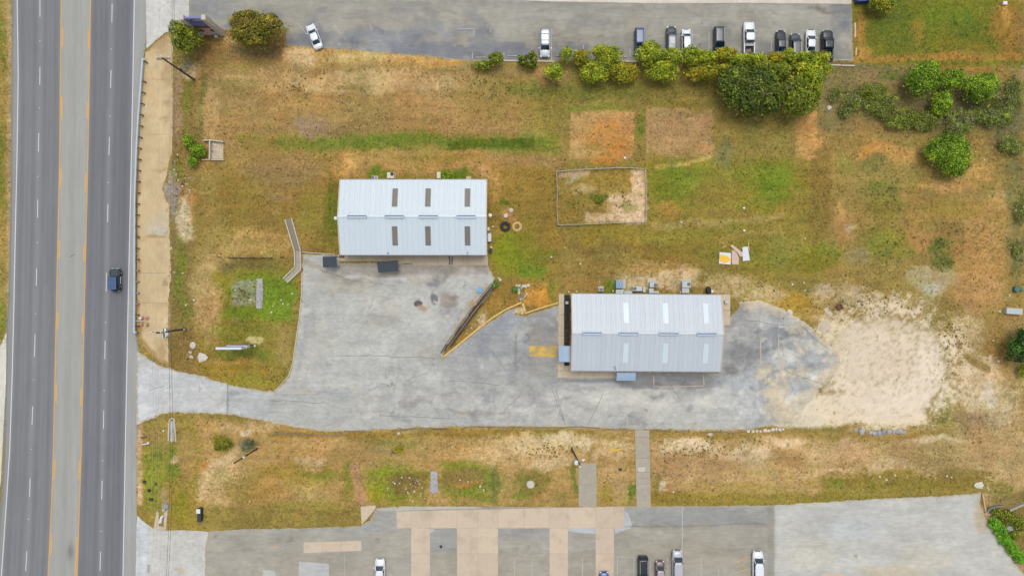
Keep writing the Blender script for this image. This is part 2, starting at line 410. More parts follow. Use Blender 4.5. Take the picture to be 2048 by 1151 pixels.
# ------------------------------------------------------------------ paved outlines (needed before the grass is scattered)
ROADL = [(0, 24), (200, 23), (400, 21), (600, 17), (640, 13), (700, 12), (900, 8), (1000, 2), (1151, -10)]
ROADR = [(0, 293), (60, 292), (96, 291), (118, 286), (200, 280), (320, 272), (500, 271), (660, 271), (700, 278), (735, 284), (790, 284), (830, 275), (900, 273), (1000, 273), (1151, 274)]
LINES = {'lw': [(0, 34.5), (150, 36.5), (300, 34.4), (450, 31), (600, 28), (750, 24.5), (900, 19.5), (1000, 13), (1151, 3)],
         'ld': [(0, 80), (150, 80), (300, 77), (450, 75), (600, 72), (750, 68), (900, 62), (1000, 59), (1151, 51)],
         'ly': [(0, 122.4), (150, 121), (300, 119.8), (600, 113.3), (900, 106.8), (1000, 103.6), (1151, 96.4)],
         'ry': [(0, 181), (150, 178.6), (300, 176), (600, 169), (900, 162.5), (1151, 154)],
         'rd': [(0, 224.5), (150, 221.9), (300, 218.2), (550, 213), (700, 210), (850, 207), (970, 204), (1151, 200)],
         'rw': [(0, 268.7), (150, 266), (300, 263), (600, 256.5), (900, 250.5), (1151, 246)]}
def ev(tab, y):
    ys = [t[0] for t in tab]; xs = [t[1] for t in tab]
    y = np.asarray(y, float); r = np.interp(y, ys, xs)
    r = np.where(y < ys[0], xs[0] + (y - ys[0]) * (xs[1] - xs[0]) / (ys[1] - ys[0]) * .3, r)
    return np.where(y > ys[-1], xs[-1] + (y - ys[-1]) * (xs[-1] - xs[-2]) / (ys[-1] - ys[-2]), r)
ROAD_POLY = [(float(ev(ROADL, y)), y) for y in range(-60, 1221, 40)] + [(float(ev(ROADR, y)), y) for y in range(1220, -61, -20)]
CHANNEL = [(292, 104), (312, 84), (338, 64), (345, 62), (346, 200), (345, 300), (338, 322), (334, 350), (322, 378), (338, 410), (340, 480), (341, 560), (336, 600), (337, 732), (318, 722), (295, 700), (280, 680), (273, 640), (274, 500), (275, 320), (281, 200), (287, 120)]
APRON_N = [(291, -60), (378, -60), (378, 40), (362, 52), (345, 62), (330, 66), (310, 82), (293, 98)]
LOT_N = [(378, -60), (1030, -60), (1703, -60), (1704, 30), (1705, 75), (1706, 122), (950, 122), (900, 119), (850, 112), (760, 106), (700, 99), (655, 97), (600, 93), (573, 90), (572, 58), (450, 60), (378, 42)]
LOT = [(274, 700), (284, 708), (305, 722), (330, 735), (365, 744), (400, 751), (455, 768), (500, 777), (547, 783), (562, 770), (578, 752), (586, 725), (592, 680), (598, 640), (603, 590), (605, 545), (605, 508), (680, 510), (680, 525), (975, 529), (990, 558), (984, 570), (950, 612), (920, 650), (886, 706), (887, 714), (900, 702), (940, 672), (985, 640), (1018, 620), (1032, 616), (1030, 630), (1048, 633), (1070, 625), (1118, 609), (1118, 740), (1240, 742), (1438, 745), (1446, 650), (1480, 612), (1478, 604), (1520, 600), (1540, 607), (1562, 616), (1592, 632), (1625, 656), (1642, 676), (1664, 694), (1682, 712), (1682, 728), (1668, 745), (1658, 758), (1640, 775), (1632, 792), (1610, 812), (1600, 835), (1575, 846), (1540, 850), (1500, 858), (1450, 860), (1340, 858), (1200, 856), (1050, 852), (950, 852), (880, 853), (800, 856), (690, 862), (640, 862), (600, 855), (545, 845), (480, 832), (450, 828), (350, 824), (322, 828), (296, 838), (280, 848), (274, 850)]
APRON_S = [(274, 1028), (284, 1040), (305, 1055), (330, 1060), (370, 1059), (418, 1062), (411, 1090), (410, 1220), (270, 1220)]
LOT_S = [(418, 1062), (470, 1058), (560, 1056), (650, 1054), (721, 1051), (740, 1040), (752, 1016), (800, 1013), (960, 1012), (1160, 1013), (1240, 1011), (1400, 1011), (1550, 1009), (1650, 1003), (1760, 996), (1870, 992), (1920, 989), (1962, 984), (1960, 1005), (1964, 1020), (1985, 1062), (2010, 1095), (2030, 1125), (2075, 1180), (2090, 1220), (410, 1220), (411, 1090)]
B1 = [(692, 366), (975, 366), (975, 512), (692, 512)]
B2 = [(1117, 587), (1461, 587), (1461, 650), (1441, 656), (1441, 745), (1240, 745), (1240, 757), (1115, 757)]
for p in (ROAD_POLY, CHANNEL, APRON_N, LOT_N, LOT, APRON_S, LOT_S, B1, B2): mark(p)
for p in ([(-20, 690), (14, 690), (4, 1000), (-20, 1000)], [(1157, 922), (1194, 922), (1194, 1015), (1157, 1015)], [(1269, 858), (1301, 858), (1303, 1012), (1272, 1012)], [(676, 508), (976, 508), (976, 531), (676, 531)]): mark(p)
mark([(573, 433), (584, 433), (605, 500), (603, 540), (575, 566), (566, 558), (590, 536), (590, 503)])

# ------------------------------------------------------------------ the ground
GN = (116, 125, 42); BG = (114, 138, 38); DG = (84, 104, 34); OL = (140, 124, 54); DRY = (164, 136, 84); ST = (190, 158, 100)
OR = (192, 132, 66); BR = (138, 110, 62); PL = (206, 184, 142); LM = (224, 208, 178); GY = (152, 146, 124); MV = (156, 130, 102); YG = (136, 144, 34)
G = [
 # north-west verge and the strip along the drainage
 ('b', -300, -100, 22, 700, (158, 134, 68), 1, 8), ('e', 3, 90, 8, 60, GN, .8), ('e', 3, 340, 9, 90, GN, .8), ('e', 4, 640, 10, 50, GN, .8), ('b', 14, -100, 23, 640, (172, 150, 110), .8, 3),
 ('b', 340, 120, 395, 760, (134, 112, 58), .95, 8), ('e', 370, 190, 14, 50, GN, .6), ('e', 350, 200, 8, 90, MV, .8), ('e', 345, 390, 14, 50, (150, 140, 130), .9), ('e', 372, 440, 20, 50, (200, 178, 140), .85),
 ('e', 360, 540, 12, 70, GN, .7), ('e', 375, 620, 14, 30, BG, .6), ('e', 385, 640, 20, 60, BR, .5), ('e', 350, 690, 12, 40, (120, 100, 50), .7), ('e', 355, 345, 14, 30, GN, .5), ('e', 388, 420, 8, 40, OR, .5),
 ('e', 372, 140, 30, 22, (170, 150, 112), .8), ('e', 368, 128, 14, 14, (112, 108, 84), .8), ('e', 372, 155, 14, 10, (190, 168, 132), .7), ('e', 335, 640, 5, 100, (190, 160, 120), .6),
 # around the north trees and sign
 ('b', 385, 55, 575, 125, (146, 116, 66), 1, 8), ('e', 440, 85, 34, 14, (190, 150, 84), .8), ('e', 400, 80, 30, 20, BR, .7), ('e', 520, 100, 60, 16, (122, 104, 70), .7),
 # straw band under the north lot
 ('b', 565, 92, 960, 135, (190, 152, 86), .95, 6), ('e', 600, 118, 34, 36, (206, 172, 122), .8), ('e', 760, 118, 120, 10, (206, 174, 112), .7), ('e', 860, 122, 80, 8, (190, 132, 62), .6),
 # north-west field
 ('b', 395, 130, 1130, 350, (160, 130, 78), .95, 14), ('e', 560, 160, 160, 22, (182, 152, 96), .7), ('e', 720, 165, 170, 22, (192, 164, 110), .6), ('e', 850, 160, 130, 22, (190, 158, 108), .6), ('e', 900, 200, 120, 30, (176, 136, 84), .6),
 ('e', 470, 170, 60, 14, (128, 120, 60), .5), ('e', 720, 175, 30, 8, (112, 104, 58), .6), ('e', 625, 250, 46, 26, (152, 128, 100), .8), ('e', 760, 255, 110, 22, (150, 120, 66), .6), ('e', 690, 215, 150, 30, (174, 140, 78), .5),
 ('e', 420, 230, 20, 60, (190, 156, 100), .7), ('l', [(410, 150), (402, 200), (402, 270)], 8, (112, 112, 50), .6), ('l', [(410, 335), (425, 380), (425, 500), (408, 580), (405, 650)], 22, (196, 164, 112), .85), ('l', [(400, 330), (398, 470)], 7, (130, 116, 60), .6),
 ('e', 1000, 190, 110, 50, (150, 126, 62), .7), ('e', 1060, 175, 60, 20, (104, 114, 44), .6), ('e', 1180, 178, 130, 20, (112, 110, 44), .8), ('e', 1090, 240, 50, 60, (138, 128, 52), .7), ('e', 1290, 165, 130, 20, (124, 116, 50), .7),
 ('b', 470, 268, 1120, 304, (132, 126, 50), .75, 14), ('l', [(560, 288), (700, 284), (860, 280), (1000, 286), (1110, 284)], 19, (116, 126, 44), .7, .9), ('l', [(640, 286), (740, 284), (860, 282), (980, 287), (1090, 285)], 13, (114, 126, 44), .6, .9), ('l', [(720, 281), (800, 278), (880, 280), (950, 286)], 10, (104, 122, 38), .6, .9), ('l', [(900, 293), (980, 285), (1060, 286)], 13, (78, 98, 26), .95),
 ('e', 760, 305, 160, 8, (170, 150, 70), .5), ('b', 620, 305, 980, 350, (172, 140, 76), .8, 10), ('e', 660, 330, 56, 24, (204, 160, 92), .7), ('e', 880, 318, 80, 10, (138, 124, 52), .7), ('e', 760, 345, 30, 14, (104, 126, 34), .9), ('e', 905, 350, 34, 12, (90, 118, 30), .9), ('e', 985, 345, 30, 16, (200, 156, 108), .8), ('e', 1030, 355, 20, 18, (196, 162, 116), .6),
 # west field below
 ('b', 395, 300, 680, 515, (144, 120, 58), .9, 14), ('e', 560, 340, 90, 36, (152, 126, 82), .7), ('e', 500, 300, 80, 22, (146, 120, 68), .6), ('e', 480, 400, 50, 60, (138, 116, 50), .7), ('e', 660, 430, 18, 80, (98, 106, 32), .85), ('e', 645, 480, 20, 40, (122, 112, 44), .7), ('e', 618, 420, 20, 50, (128, 122, 44), .6), ('e', 560, 390, 30, 8, (162, 140, 100), .5),
 ('e', 520, 485, 90, 26, (184, 152, 88), .7), ('e', 440, 510, 50, 30, (180, 150, 90), .6), ('e', 490, 528, 55, 12, (112, 98, 56), .7), ('e', 575, 432, 16, 6, (150, 140, 50), .6), ('e', 620, 500, 50, 12, (138, 112, 56), .7),  # dark strip south of the board fence: dark grass and painted fence shade
 # the green basin
 ('b', 395, 540, 600, 780, (140, 122, 52), .95, 12), ('e', 520, 590, 84, 54, (124, 138, 36), .95), ('e', 558, 600, 36, 50, (110, 134, 36), .9), ('e', 500, 628, 90, 14, (120, 140, 34), .9), ('b', 462, 562, 513, 612, (150, 150, 122), .92, 5), ('e', 485, 585, 18, 14, (128, 130, 84), .8), ('e', 450, 556, 24, 16, (150, 136, 42), .6),
 ('e', 420, 620, 26, 70, (188, 154, 100), .85), ('e', 400, 560, 24, 50, (170, 146, 90), .8), ('e', 475, 665, 60, 20, (116, 122, 40), .7), ('e', 490, 705, 60, 22, (108, 120, 38), .75), ('e', 570, 690, 18, 50, (160, 136, 78), .7), ('e', 470, 740, 80, 20, (150, 124, 44), .7), ('e', 500, 765, 60, 12, (142, 132, 44), .8), ('e', 510, 678, 14, 6, (214, 196, 130), .8), ('e', 590, 600, 8, 60, (150, 120, 60), .8), ('e', 470, 725, 70, 8, (184, 142, 74), .5),
 # between the buildings
 ('b', 975, 330, 1120, 620, (146, 122, 52), .95, 14), ('e', 1025, 510, 46, 46, (134, 140, 28), .85), ('e', 1062, 545, 30, 18, (108, 134, 34), .9), ('e', 1070, 510, 40, 26, (112, 122, 34), .7), ('e', 1020, 475, 50, 12, (124, 130, 34), .6), ('e', 990, 380, 16, 40, (180, 144, 84), .6), ('e', 1015, 432, 18, 14, (196, 138, 84), .7), ('e', 1016, 403, 8, 8, (90, 108, 28), .8), ('e', 1060, 460, 30, 50, (136, 124, 48), .5),
 ('e', 1010, 600, 90, 36, (146, 112, 52), .9), ('e', 1080, 592, 44, 22, (196, 134, 56), .85), ('e', 1110, 585, 12, 24, (110, 116, 40), .7), ('l', [(1040, 650), (985, 655), (930, 690)], 14, (150, 118, 52), .5), ('e', 950, 655, 24, 24, (190, 166, 128), .75), ('l', [(900, 695), (960, 640), (1010, 605)], 14, (146, 114, 50), .8), ('e', 965, 638, 16, 16, (200, 184, 160), .6), ('e', 1034, 622, 12, 9, (214, 194, 158), .9),
 # garden beds
 ('b', 1140, 222, 1268, 317, (184, 144, 88), 1, 1.5), ('e', 1215, 272, 54, 38, (186, 132, 66), .8), ('e', 1238, 298, 30, 18, (192, 128, 54), .6), ('e', 1170, 245, 26, 20, (180, 140, 80), .5), ('e', 1190, 290, 26, 10, (160, 128, 58), .6), ('e', 1200, 312, 50, 8, (176, 134, 66), .7), ('e', 1205, 318, 30, 8, (204, 128, 50), .5),
 ('b', 1292, 217, 1425, 314, (168, 138, 88), 1, 2), ('e', 1400, 240, 30, 16, (184, 146, 98), .7), ('e', 1410, 296, 20, 12, (192, 142, 86), .6), ('e', 1340, 265, 40, 34, (166, 132, 90), .6), ('e', 1280, 250, 9, 26, (104, 122, 42), .85), ('e', 1180, 214, 70, 8, (112, 124, 40), .7), ('e', 1360, 206, 80, 10, (134, 122, 50), .6),
 # middle field
 ('b', 1290, 316, 1660, 560, (140, 122, 50), .9, 16), ('e', 1440, 370, 160, 60, (132, 128, 44), .6), ('e', 1420, 490, 160, 40, (134, 126, 46), .5), ('e', 1350, 358, 84, 36, (118, 128, 38), .7), ('e', 1352, 352, 50, 20, (112, 130, 38), .7), ('e', 1340, 380, 40, 36, (118, 126, 36), .6), ('e', 1515, 362, 90, 50, (122, 130, 40), .65), ('e', 1540, 350, 40, 30, (112, 132, 36), .7), ('e', 1545, 372, 36, 30, (112, 132, 36), .6), ('e', 1440, 380, 60, 36, (146, 120, 56), .6), ('e', 1340, 415, 26, 18, (176, 134, 62), .7), ('e', 1450, 312, 20, 30, (130, 128, 86), .6),
 ('l', [(1310, 335), (1360, 328), (1424, 312)], 5, (190, 162, 90), .7), ('l', [(1310, 446), (1380, 447), (1440, 449), (1500, 442), (1560, 430)], 10, (180, 154, 108), .42, 1.0), ('e', 1440, 424, 60, 8, (146, 112, 62), .6), ('l', [(1450, 477), (1500, 472), (1560, 464)], 9, (176, 142, 92), .35, 1.0),
 ('e', 1220, 470, 90, 22, (140, 126, 44), .7), ('e', 1230, 495, 110, 10, (120, 98, 50), .6), ('e', 1380, 510, 150, 30, (134, 112, 48), .7), ('e', 1500, 520, 110, 36, (128, 122, 44), .7), ('e', 1560, 500, 40, 34, (124, 124, 56), .6), ('b', 1120, 520, 1480, 585, (150, 122, 62), .6, 12),
 ('e', 1285, 560, 60, 18, (206, 184, 144), .7), ('e', 1355, 562, 56, 20, (204, 182, 142), .6), ('e', 1380, 545, 30, 18, (206, 184, 140), .6), ('e', 1300, 532, 60, 10, (190, 160, 104), .5), ('e', 1460, 570, 50, 20, (196, 172, 122), .7), ('e', 1220, 575, 22, 16, (100, 122, 34), .8), ('e', 1200, 590, 20, 6, (150, 112, 48), .6),
 # east field
 ('b', 1640, 230, 2060, 640, (152, 126, 66), .9, 14), ('e', 1640, 400, 26, 110, (130, 108, 50), .85), ('e', 1618, 268, 34, 40, (200, 148, 84), .85), ('e', 1605, 300, 24, 20, (206, 160, 96), .6), ('e', 1760, 300, 50, 14, (198, 140, 72), .75), ('e', 1810, 315, 36, 18, (196, 146, 78), .7), ('e', 1740, 308, 26, 10, (200, 140, 70), .6),
 ('e', 1690, 330, 24, 24, (132, 128, 56), .7), ('e', 1745, 330, 30, 20, (116, 114, 56), .6), ('e', 1800, 360, 70, 26, (152, 132, 66), .6), ('e', 1760, 380, 40, 20, (112, 118, 46), .6), ('e', 1770, 420, 40, 30, (126, 124, 46), .6), ('e', 1780, 490, 50, 34, (128, 130, 44), .75), ('e', 1750, 470, 30, 20, (130, 126, 52), .5), ('e', 1690, 450, 26, 30, (172, 132, 84), .7), ('e', 1705, 450, 14, 8, (208, 186, 150), .7), ('e', 1680, 420, 12, 30, (188, 150, 86), .6),
 ('e', 1900, 375, 56, 16, (202, 150, 88), .7), ('e', 1960, 340, 36, 24, (192, 146, 82), .6), ('e', 2000, 400, 24, 34, (192, 150, 90), .7), ('e', 1940, 420, 60, 34, (170, 134, 74), .6), ('e', 1900, 420, 60, 20, (148, 130, 52), .6), ('e', 1960, 500, 60, 70, (178, 136, 78), .75), ('e', 1900, 460, 40, 10, (132, 108, 60), .5), ('e', 1880, 490, 24, 16, (94, 112, 42), .8), ('e', 1885, 525, 22, 18, (86, 108, 44), .7), ('e', 1845, 480, 30, 20, (176, 130, 76), .6),
 ('e', 2030, 380, 22, 90, (120, 114, 66), .8), ('e', 2030, 500, 22, 60, (112, 108, 66), .8), ('e', 1860, 560, 60, 24, (166, 156, 124), .7), ('e', 1870, 580, 30, 14, (190, 184, 164), .6), ('e', 1960, 590, 60, 50, (176, 136, 84), .8), ('e', 2000, 640, 40, 40, (164, 130, 70), .7), ('e', 1720, 510, 30, 16, (152, 136, 92), .8), ('e', 1630, 520, 50, 24, (126, 122, 36), .8), ('e', 1660, 500, 30, 20, (112, 120, 36), .6),
 # scrub ground and north-east lawn
 ('b', 1640, 128, 2050, 265, (124, 112, 68), .9, 12), ('e', 1750, 160, 50, 20, (150, 124, 84), .6), ('e', 1780, 150, 24, 12, (94, 108, 44), .7), ('e', 1655, 200, 26, 30, (150, 130, 86), .6), ('e', 1760, 255, 80, 16, (158, 126, 70), .8), ('e', 1990, 150, 50, 16, (156, 120, 58), .8), ('e', 1930, 130, 90, 8, (160, 116, 50), .8), ('e', 1900, 220, 110, 40, (104, 98, 60), .7), ('e', 2010, 250, 36, 60, (104, 104, 70), .8), ('e', 2045, 160, 10, 50, (150, 130, 90), .6),
 ('b', 1706, -100, 2300, 128, (112, 114, 34), 1, 5), ('e', 1800, 50, 70, 40, (98, 108, 34), .7), ('e', 1900, 40, 60, 40, (104, 118, 30), .7), ('e', 1930, 60, 30, 30, (88, 106, 34), .7), ('e', 1842, 60, 16, 30, (150, 118, 44), .7), ('e', 1716, 70, 14, 60, (166, 124, 56), .9), ('e', 1728, 110, 22, 16, (182, 136, 66), .85), ('l', [(1712, 120), (1800, 116), (1900, 112), (2040, 110)], 10, (172, 126, 60), .85), ('e', 2020, 50, 36, 60, (160, 116, 52), .85), ('e', 2015, 35, 10, 30, (196, 146, 76), .7), ('e', 2045, 60, 14, 60, (140, 112, 66), .6), ('e', 1960, 100, 40, 16, (140, 118, 46), .6), ('e', 1740, 25, 20, 16, (100, 98, 44), .7),
 # caliche pad and its fringe
 ('b', 1480, 585, 1660, 640, (176, 146, 78), .8, 12), ('e', 1590, 600, 40, 22, (168, 132, 44), .7), ('e', 1530, 590, 50, 14, (200, 180, 134), .6), ('e', 1680, 585, 50, 18, (184, 164, 128), .6, 0, .9), ('e', 1740, 605, 80, 22, (186, 166, 128), .65, 0, .9), ('e', 1830, 610, 46, 22, (182, 162, 124), .5, 0, .9), ('e', 1800, 575, 26, 8, (150, 140, 70), .5),
 ('b', 1900, 640, 2060, 980, (164, 138, 88), .9, 16), ('e', 1990, 700, 36, 90, (152, 122, 62), .8), ('e', 1930, 660, 40, 40, (196, 170, 124), .7), ('e', 1960, 760, 50, 50, (204, 180, 140), .8), ('e', 1990, 820, 60, 46, (190, 168, 128), .75), ('e', 1950, 840, 40, 24, (150, 126, 88), .6), ('e', 1975, 790, 14, 24, (206, 194, 168), .6), ('l', [(1880, 620), (1905, 665), (1925, 700), (1960, 730), (1975, 740)], 9, (136, 110, 54), .8),
 ('e', 1775, 734, 142, 122, (216, 198, 170), 1), ('b', 1590, 790, 1850, 848, (216, 199, 171), 1, 7), ('b', 1500, 800, 1640, 852, (208, 196, 170), 1, 6), ('e', 1700, 700, 66, 60, (212, 196, 168), .9), ('e', 1660, 680, 30, 50, (204, 188, 152), .7), ('e', 1670, 640, 34, 20, (196, 172, 132), .5), ('e', 1798, 728, 36, 26, (210, 190, 160), .4), ('e', 1860, 740, 36, 60, (222, 207, 181), .7), ('e', 1800, 790, 90, 40, (222, 207, 181), .6), ('e', 1780, 650, 40, 14, (200, 182, 140), .4), ('e', 1720, 790, 50, 30, (220, 202, 172), .5),
 ('e', 1640, 580, 26, 12, (190, 172, 140), .6), ('e', 1930, 860, 120, 14, (174, 144, 86), .5),
 # south strip
 ('b', 395, 835, 1275, 1012, (170, 140, 82), .95, 9), ('e', 500, 850, 60, 10, (186, 158, 110), .6), ('l', [(540, 868), (690, 872), (850, 866), (1000, 862), (1180, 866)], 9, (140, 116, 48), .8), ('e', 500, 862, 16, 10, (216, 196, 156), .7), ('e', 450, 960, 50, 60, (184, 154, 104), .8), ('l', [(402, 990), (425, 930), (470, 900)], 12, (206, 178, 134), .6, 1.0), ('e', 445, 955, 60, 20, (170, 148, 92), .5), ('e', 445, 885, 22, 18, (112, 110, 36), .8), ('e', 490, 892, 22, 20, (134, 120, 84), .7), ('e', 404, 932, 6, 6, (204, 128, 40), .9),
 ('e', 640, 890, 80, 14, (186, 158, 98), .6), ('e', 780, 885, 60, 12, (138, 132, 64), .7), ('e', 760, 905, 40, 8, (150, 140, 90), .5), ('e', 795, 898, 10, 6, (150, 140, 24), .8), ('e', 625, 925, 40, 8, (206, 184, 138), .6), ('e', 600, 950, 100, 20, (146, 128, 52), .8), ('e', 640, 945, 40, 8, (118, 126, 44), .6), ('e', 500, 980, 60, 26, (150, 124, 54), .7), ('e', 560, 970, 80, 14, (176, 146, 82), .6), ('e', 620, 1008, 100, 8, (146, 136, 54), .6), ('e', 700, 985, 16, 22, (124, 122, 52), .7), ('e', 700, 950, 8, 30, (110, 122, 40), .7), ('l', [(712, 930), (720, 960), (722, 1005)], 11, (168, 134, 96), .9),
 ('e', 795, 965, 66, 42, (122, 132, 36), .9), ('e', 780, 945, 46, 8, (126, 144, 30), .8), ('e', 815, 965, 42, 22, (126, 104, 60), .85), ('e', 795, 950, 30, 10, (120, 96, 56), .6), ('e', 752, 985, 20, 20, (144, 146, 36), .8), ('e', 798, 1000, 44, 9, (150, 138, 52), .7), ('e', 935, 960, 62, 42, (116, 132, 36), .92), ('e', 928, 958, 44, 26, (142, 116, 66), .9), ('e', 935, 972, 24, 7, (190, 138, 60), .8), ('e', 905, 928, 30, 7, (126, 138, 30), .7), ('e', 985, 960, 10, 46, (108, 108, 56), .7), ('e', 960, 995, 34, 9, (116, 126, 40), .6),
 ('e', 1060, 900, 130, 34, (196, 164, 108), .8), ('e', 1080, 885, 70, 22, (204, 184, 136), .7), ('e', 1150, 880, 50, 16, (214, 196, 152), .7), ('e', 1100, 930, 50, 16, (204, 178, 132), .7), ('e', 1230, 900, 50, 22, (212, 186, 138), .6), ('e', 1060, 970, 40, 32, (126, 120, 52), .8), ('e', 1035, 990, 24, 10, (110, 126, 40), .6), ('e', 1130, 990, 34, 16, (150, 132, 70), .7), ('e', 1150, 960, 7, 40, (106, 116, 44), .8), ('e', 1230, 960, 40, 34, (176, 144, 96), .7), ('e', 1205, 985, 16, 22, (144, 126, 44), .7), ('e', 1264, 985, 8, 26, (88, 112, 34), .8), ('e', 900, 905, 100, 12, (184, 150, 92), .5),
 ('b', 1298, 862, 2060, 985, (178, 148, 96), .95, 9), ('l', [(1300, 868), (1450, 872), (1600, 868), (1750, 874), (1900, 866)], 8, (146, 120, 56), .75), ('e', 1375, 893, 70, 17, (212, 192, 150), .8), ('e', 1490, 908, 60, 18, (206, 184, 142), .75), ('e', 1580, 885, 40, 22, (200, 170, 118), .5), ('e', 1580, 915, 44, 20, (156, 126, 74), .6), ('e', 1400, 935, 110, 30, (170, 136, 92), .7), ('e', 1560, 880, 50, 10, (212, 190, 146), .6), ('e', 1680, 905, 70, 26, (196, 166, 120), .6), ('e', 1780, 930, 50, 16, (200, 174, 130), .6), ('e', 1660, 948, 80, 12, (206, 178, 132), .5), ('e', 1860, 880, 60, 8, (214, 192, 150), .6), ('e', 1870, 920, 50, 26, (160, 134, 84), .6),
 ('e', 1780, 962, 170, 18, (138, 120, 50), .85), ('e', 1920, 960, 60, 22, (128, 112, 50), .8), ('e', 1500, 975, 110, 12, (158, 134, 68), .7), ('e', 1310, 975, 12, 26, (130, 122, 56), .7), ('e', 1322, 975, 8, 14, (206, 196, 176), .6), ('b', 1290, 985, 1700, 1012, (140, 124, 52), .8, 6), ('b', 1640, 960, 1960, 1000, (132, 122, 46), .6, 8), ('e', 1670, 970, 14, 12, (106, 128, 30), .6), ('e', 2020, 900, 30, 50, (176, 150, 100), .6),
 # south-west verge
 ('b', 274, 835, 398, 1062, (152, 132, 62), .95, 7), ('e', 300, 870, 22, 24, (150, 124, 70), .7), ('e', 310, 960, 26, 70, (120, 136, 36), .8), ('e', 345, 930, 14, 40, (106, 130, 34), .7), ('e', 350, 918, 12, 10, (200, 168, 132), .85), ('e', 360, 1010, 26, 40, (134, 128, 38), .8), ('e', 372, 910, 20, 50, (170, 142, 84), .7), ('b', 273, 850, 284, 1010, (186, 160, 122), .85, 3), ('e', 332, 1000, 8, 26, (164, 142, 104), .8), ('b', 275, 1028, 400, 1066, (140, 124, 44), .4, 5),
 # south-east corner by the ditch
 ('b', 1962, 980, 2060, 1200, (134, 118, 62), .95, 6), ('e', 1975, 1000, 14, 16, (172, 140, 96), .8), ('e', 2015, 1000, 26, 16, (150, 124, 74), .7), ('e', 1985, 1030, 14, 16, (186, 170, 146), .8), ('e', 2030, 1055, 20, 12, (150, 136, 110), .6), ('l', [(1965, 1018), (1990, 1062), (2020, 1102), (2050, 1145)], 9, (176, 146, 112), .9), ('e', 2000, 975, 34, 10, (140, 128, 56), .7),
 # inside the pen
 ('b', 1115, 340, 1291, 447, (150, 126, 58), 1, 1.2), ('b', 1116, 341, 1180, 353, (194, 164, 124), .9, 3), ('e', 1150, 356, 24, 7, (186, 180, 150), .7), ('b', 1262, 340, 1291, 446, (204, 178, 140), .9, 5), ('e', 1250, 412, 44, 28, (206, 178, 138), .85), ('b', 1170, 428, 1291, 446, (204, 178, 142), .85, 5), ('e', 1170, 380, 30, 14, (190, 168, 116), .6), ('e', 1200, 402, 14, 14, (92, 104, 38), .8), ('e', 1150, 405, 26, 12, (120, 132, 44), .6), ('e', 1262, 410, 20, 10, (126, 126, 62), .6), ('e', 1200, 360, 50, 10, (146, 130, 54), .5),
]
# grid: fine inside the picture, coarse rows out to the horizon
fx = np.arange(-90, 2140, 3.0); fy = np.arange(-90, 1242, 3.0)
far = np.array([40, 120, 300, 700, 1600, 4000, 12000, 26000.0])
gx = np.concatenate([fx[0] - far[::-1], fx, fx[-1] + far]); gy = np.concatenate([fy[0] - far[::-1], fy, fy[-1] + far])
GX, GY = np.meshgrid(gx, gy); px, py = GX.ravel(), GY.ravel()
gcol = paint(px, py, (142, 124, 60), G, seed=300, brk=.55)
def dens(px, py, seed):
    return fbm(px / 60, py / 60, seed, 4)
big = fbm(px / 70, py / 70, 510, 4); mid = fbm(px / 22, py / 22, 520, 4, .65); stk = fbm(px / 60, py / 7, 530, 4, .6); fine = fbm(px / 8, py / 8, 560, 3, .7)
_calm = 1 - .75 * (1 - sstep(100, 130, np.hypot((px - 1765) / 1.25, py - 735)))
gcol = gcol * (1 + (.08 * big + .08 * mid + .085 * stk + .05 * fine) * _calm)[:, None]
hue = fbm(px / 30, py / 30, 540, 4, .65) + .9 * fbm(px / 90, py / 90, 548, 3)
hue = hue * (1 - .85 * (np.hypot((px - 1765) / 1.25, py - 735) < 118))
gcol[:, 0] *= 1 + .04 * hue; gcol[:, 1] *= 1 - .02 * hue; gcol[:, 2] *= 1 - .03 * hue
gcol *= 1.05
gm_ = gcol.mean(1, keepdims=True); gcol = gm_ + (gcol - gm_) * .97; gcol[:, 0] *= 1.002; gcol[:, 1] *= 1.0; gcol[:, 2] *= 1.02
# wheel arcs worn into the caliche pad
pr = np.hypot((px - 1765) / 1.25, py - 740); pt = np.arctan2(py - 735, px - 1765)
pm_ = sstep(150, 105, pr) if False else 1 - sstep(100, 135, pr)
gcol *= (1 + pm_ * (.032 * sstep(25, 80, pr + 18 * fbm(px / 25, py / 25, 577, 3)) * fbm(pr / 2.6, pt * 1.6 + 9, 570, 3, .55) + .03 * fbm(pr / 9, pt * 2.5 + 9, 575, 3)))[:, None]
ring = np.exp(-((pr - 128) / 26) ** 2) * (px > 1600) * (py < 860)
pb_ = (pr < 112)[:, None]; pm2 = gcol.mean(1, keepdims=True); gcol = np.where(pb_, pm2 / 192 * np.array([[218., 203, 178]]) * .3 + .7 * gcol, gcol)
gcol = np.clip(gcol, 20, 236)
lum = gcol.mean(1); greenness = gcol[:, 1] - gcol[:, 0]
tuftd = .1 * ring * (pr > 118) + np.clip(.36 + .11 * dens(px, py, 610) + .004 * greenness - .0016 * np.maximum(lum - 120, 0), .1, .62)
paled = .14 * ring + np.clip(.24 + .0026 * (lum - 108) + .09 * dens(px, py, 640), .0, .5) * (gcol[:, 2] > 60)
smooth_pad = ((px - 1770) / 128) ** 2 + ((py - 735) / 104) ** 2 < 1
tuftd[smooth_pad] = .0; paled[smooth_pad] = .1
texa = np.clip(.66 + .6 * fbm(px / 34, py / 34, 590, 4, .6), .35, 1.15); texa *= 1 - .72 * (1 - sstep(105, 140, pr)); texa *= 1 - .6 * inside(px, py, [(1560, 800), (1860, 800), (1850, 850), (1560, 852)])
w, hgt = len(gx), len(gy)
vx = (px - 1024) * S; vy = (575.5 - py) * S
verts = np.stack([vx, vy, np.zeros_like(vx)], 1)
ii = np.arange(w * hgt).reshape(hgt, w)
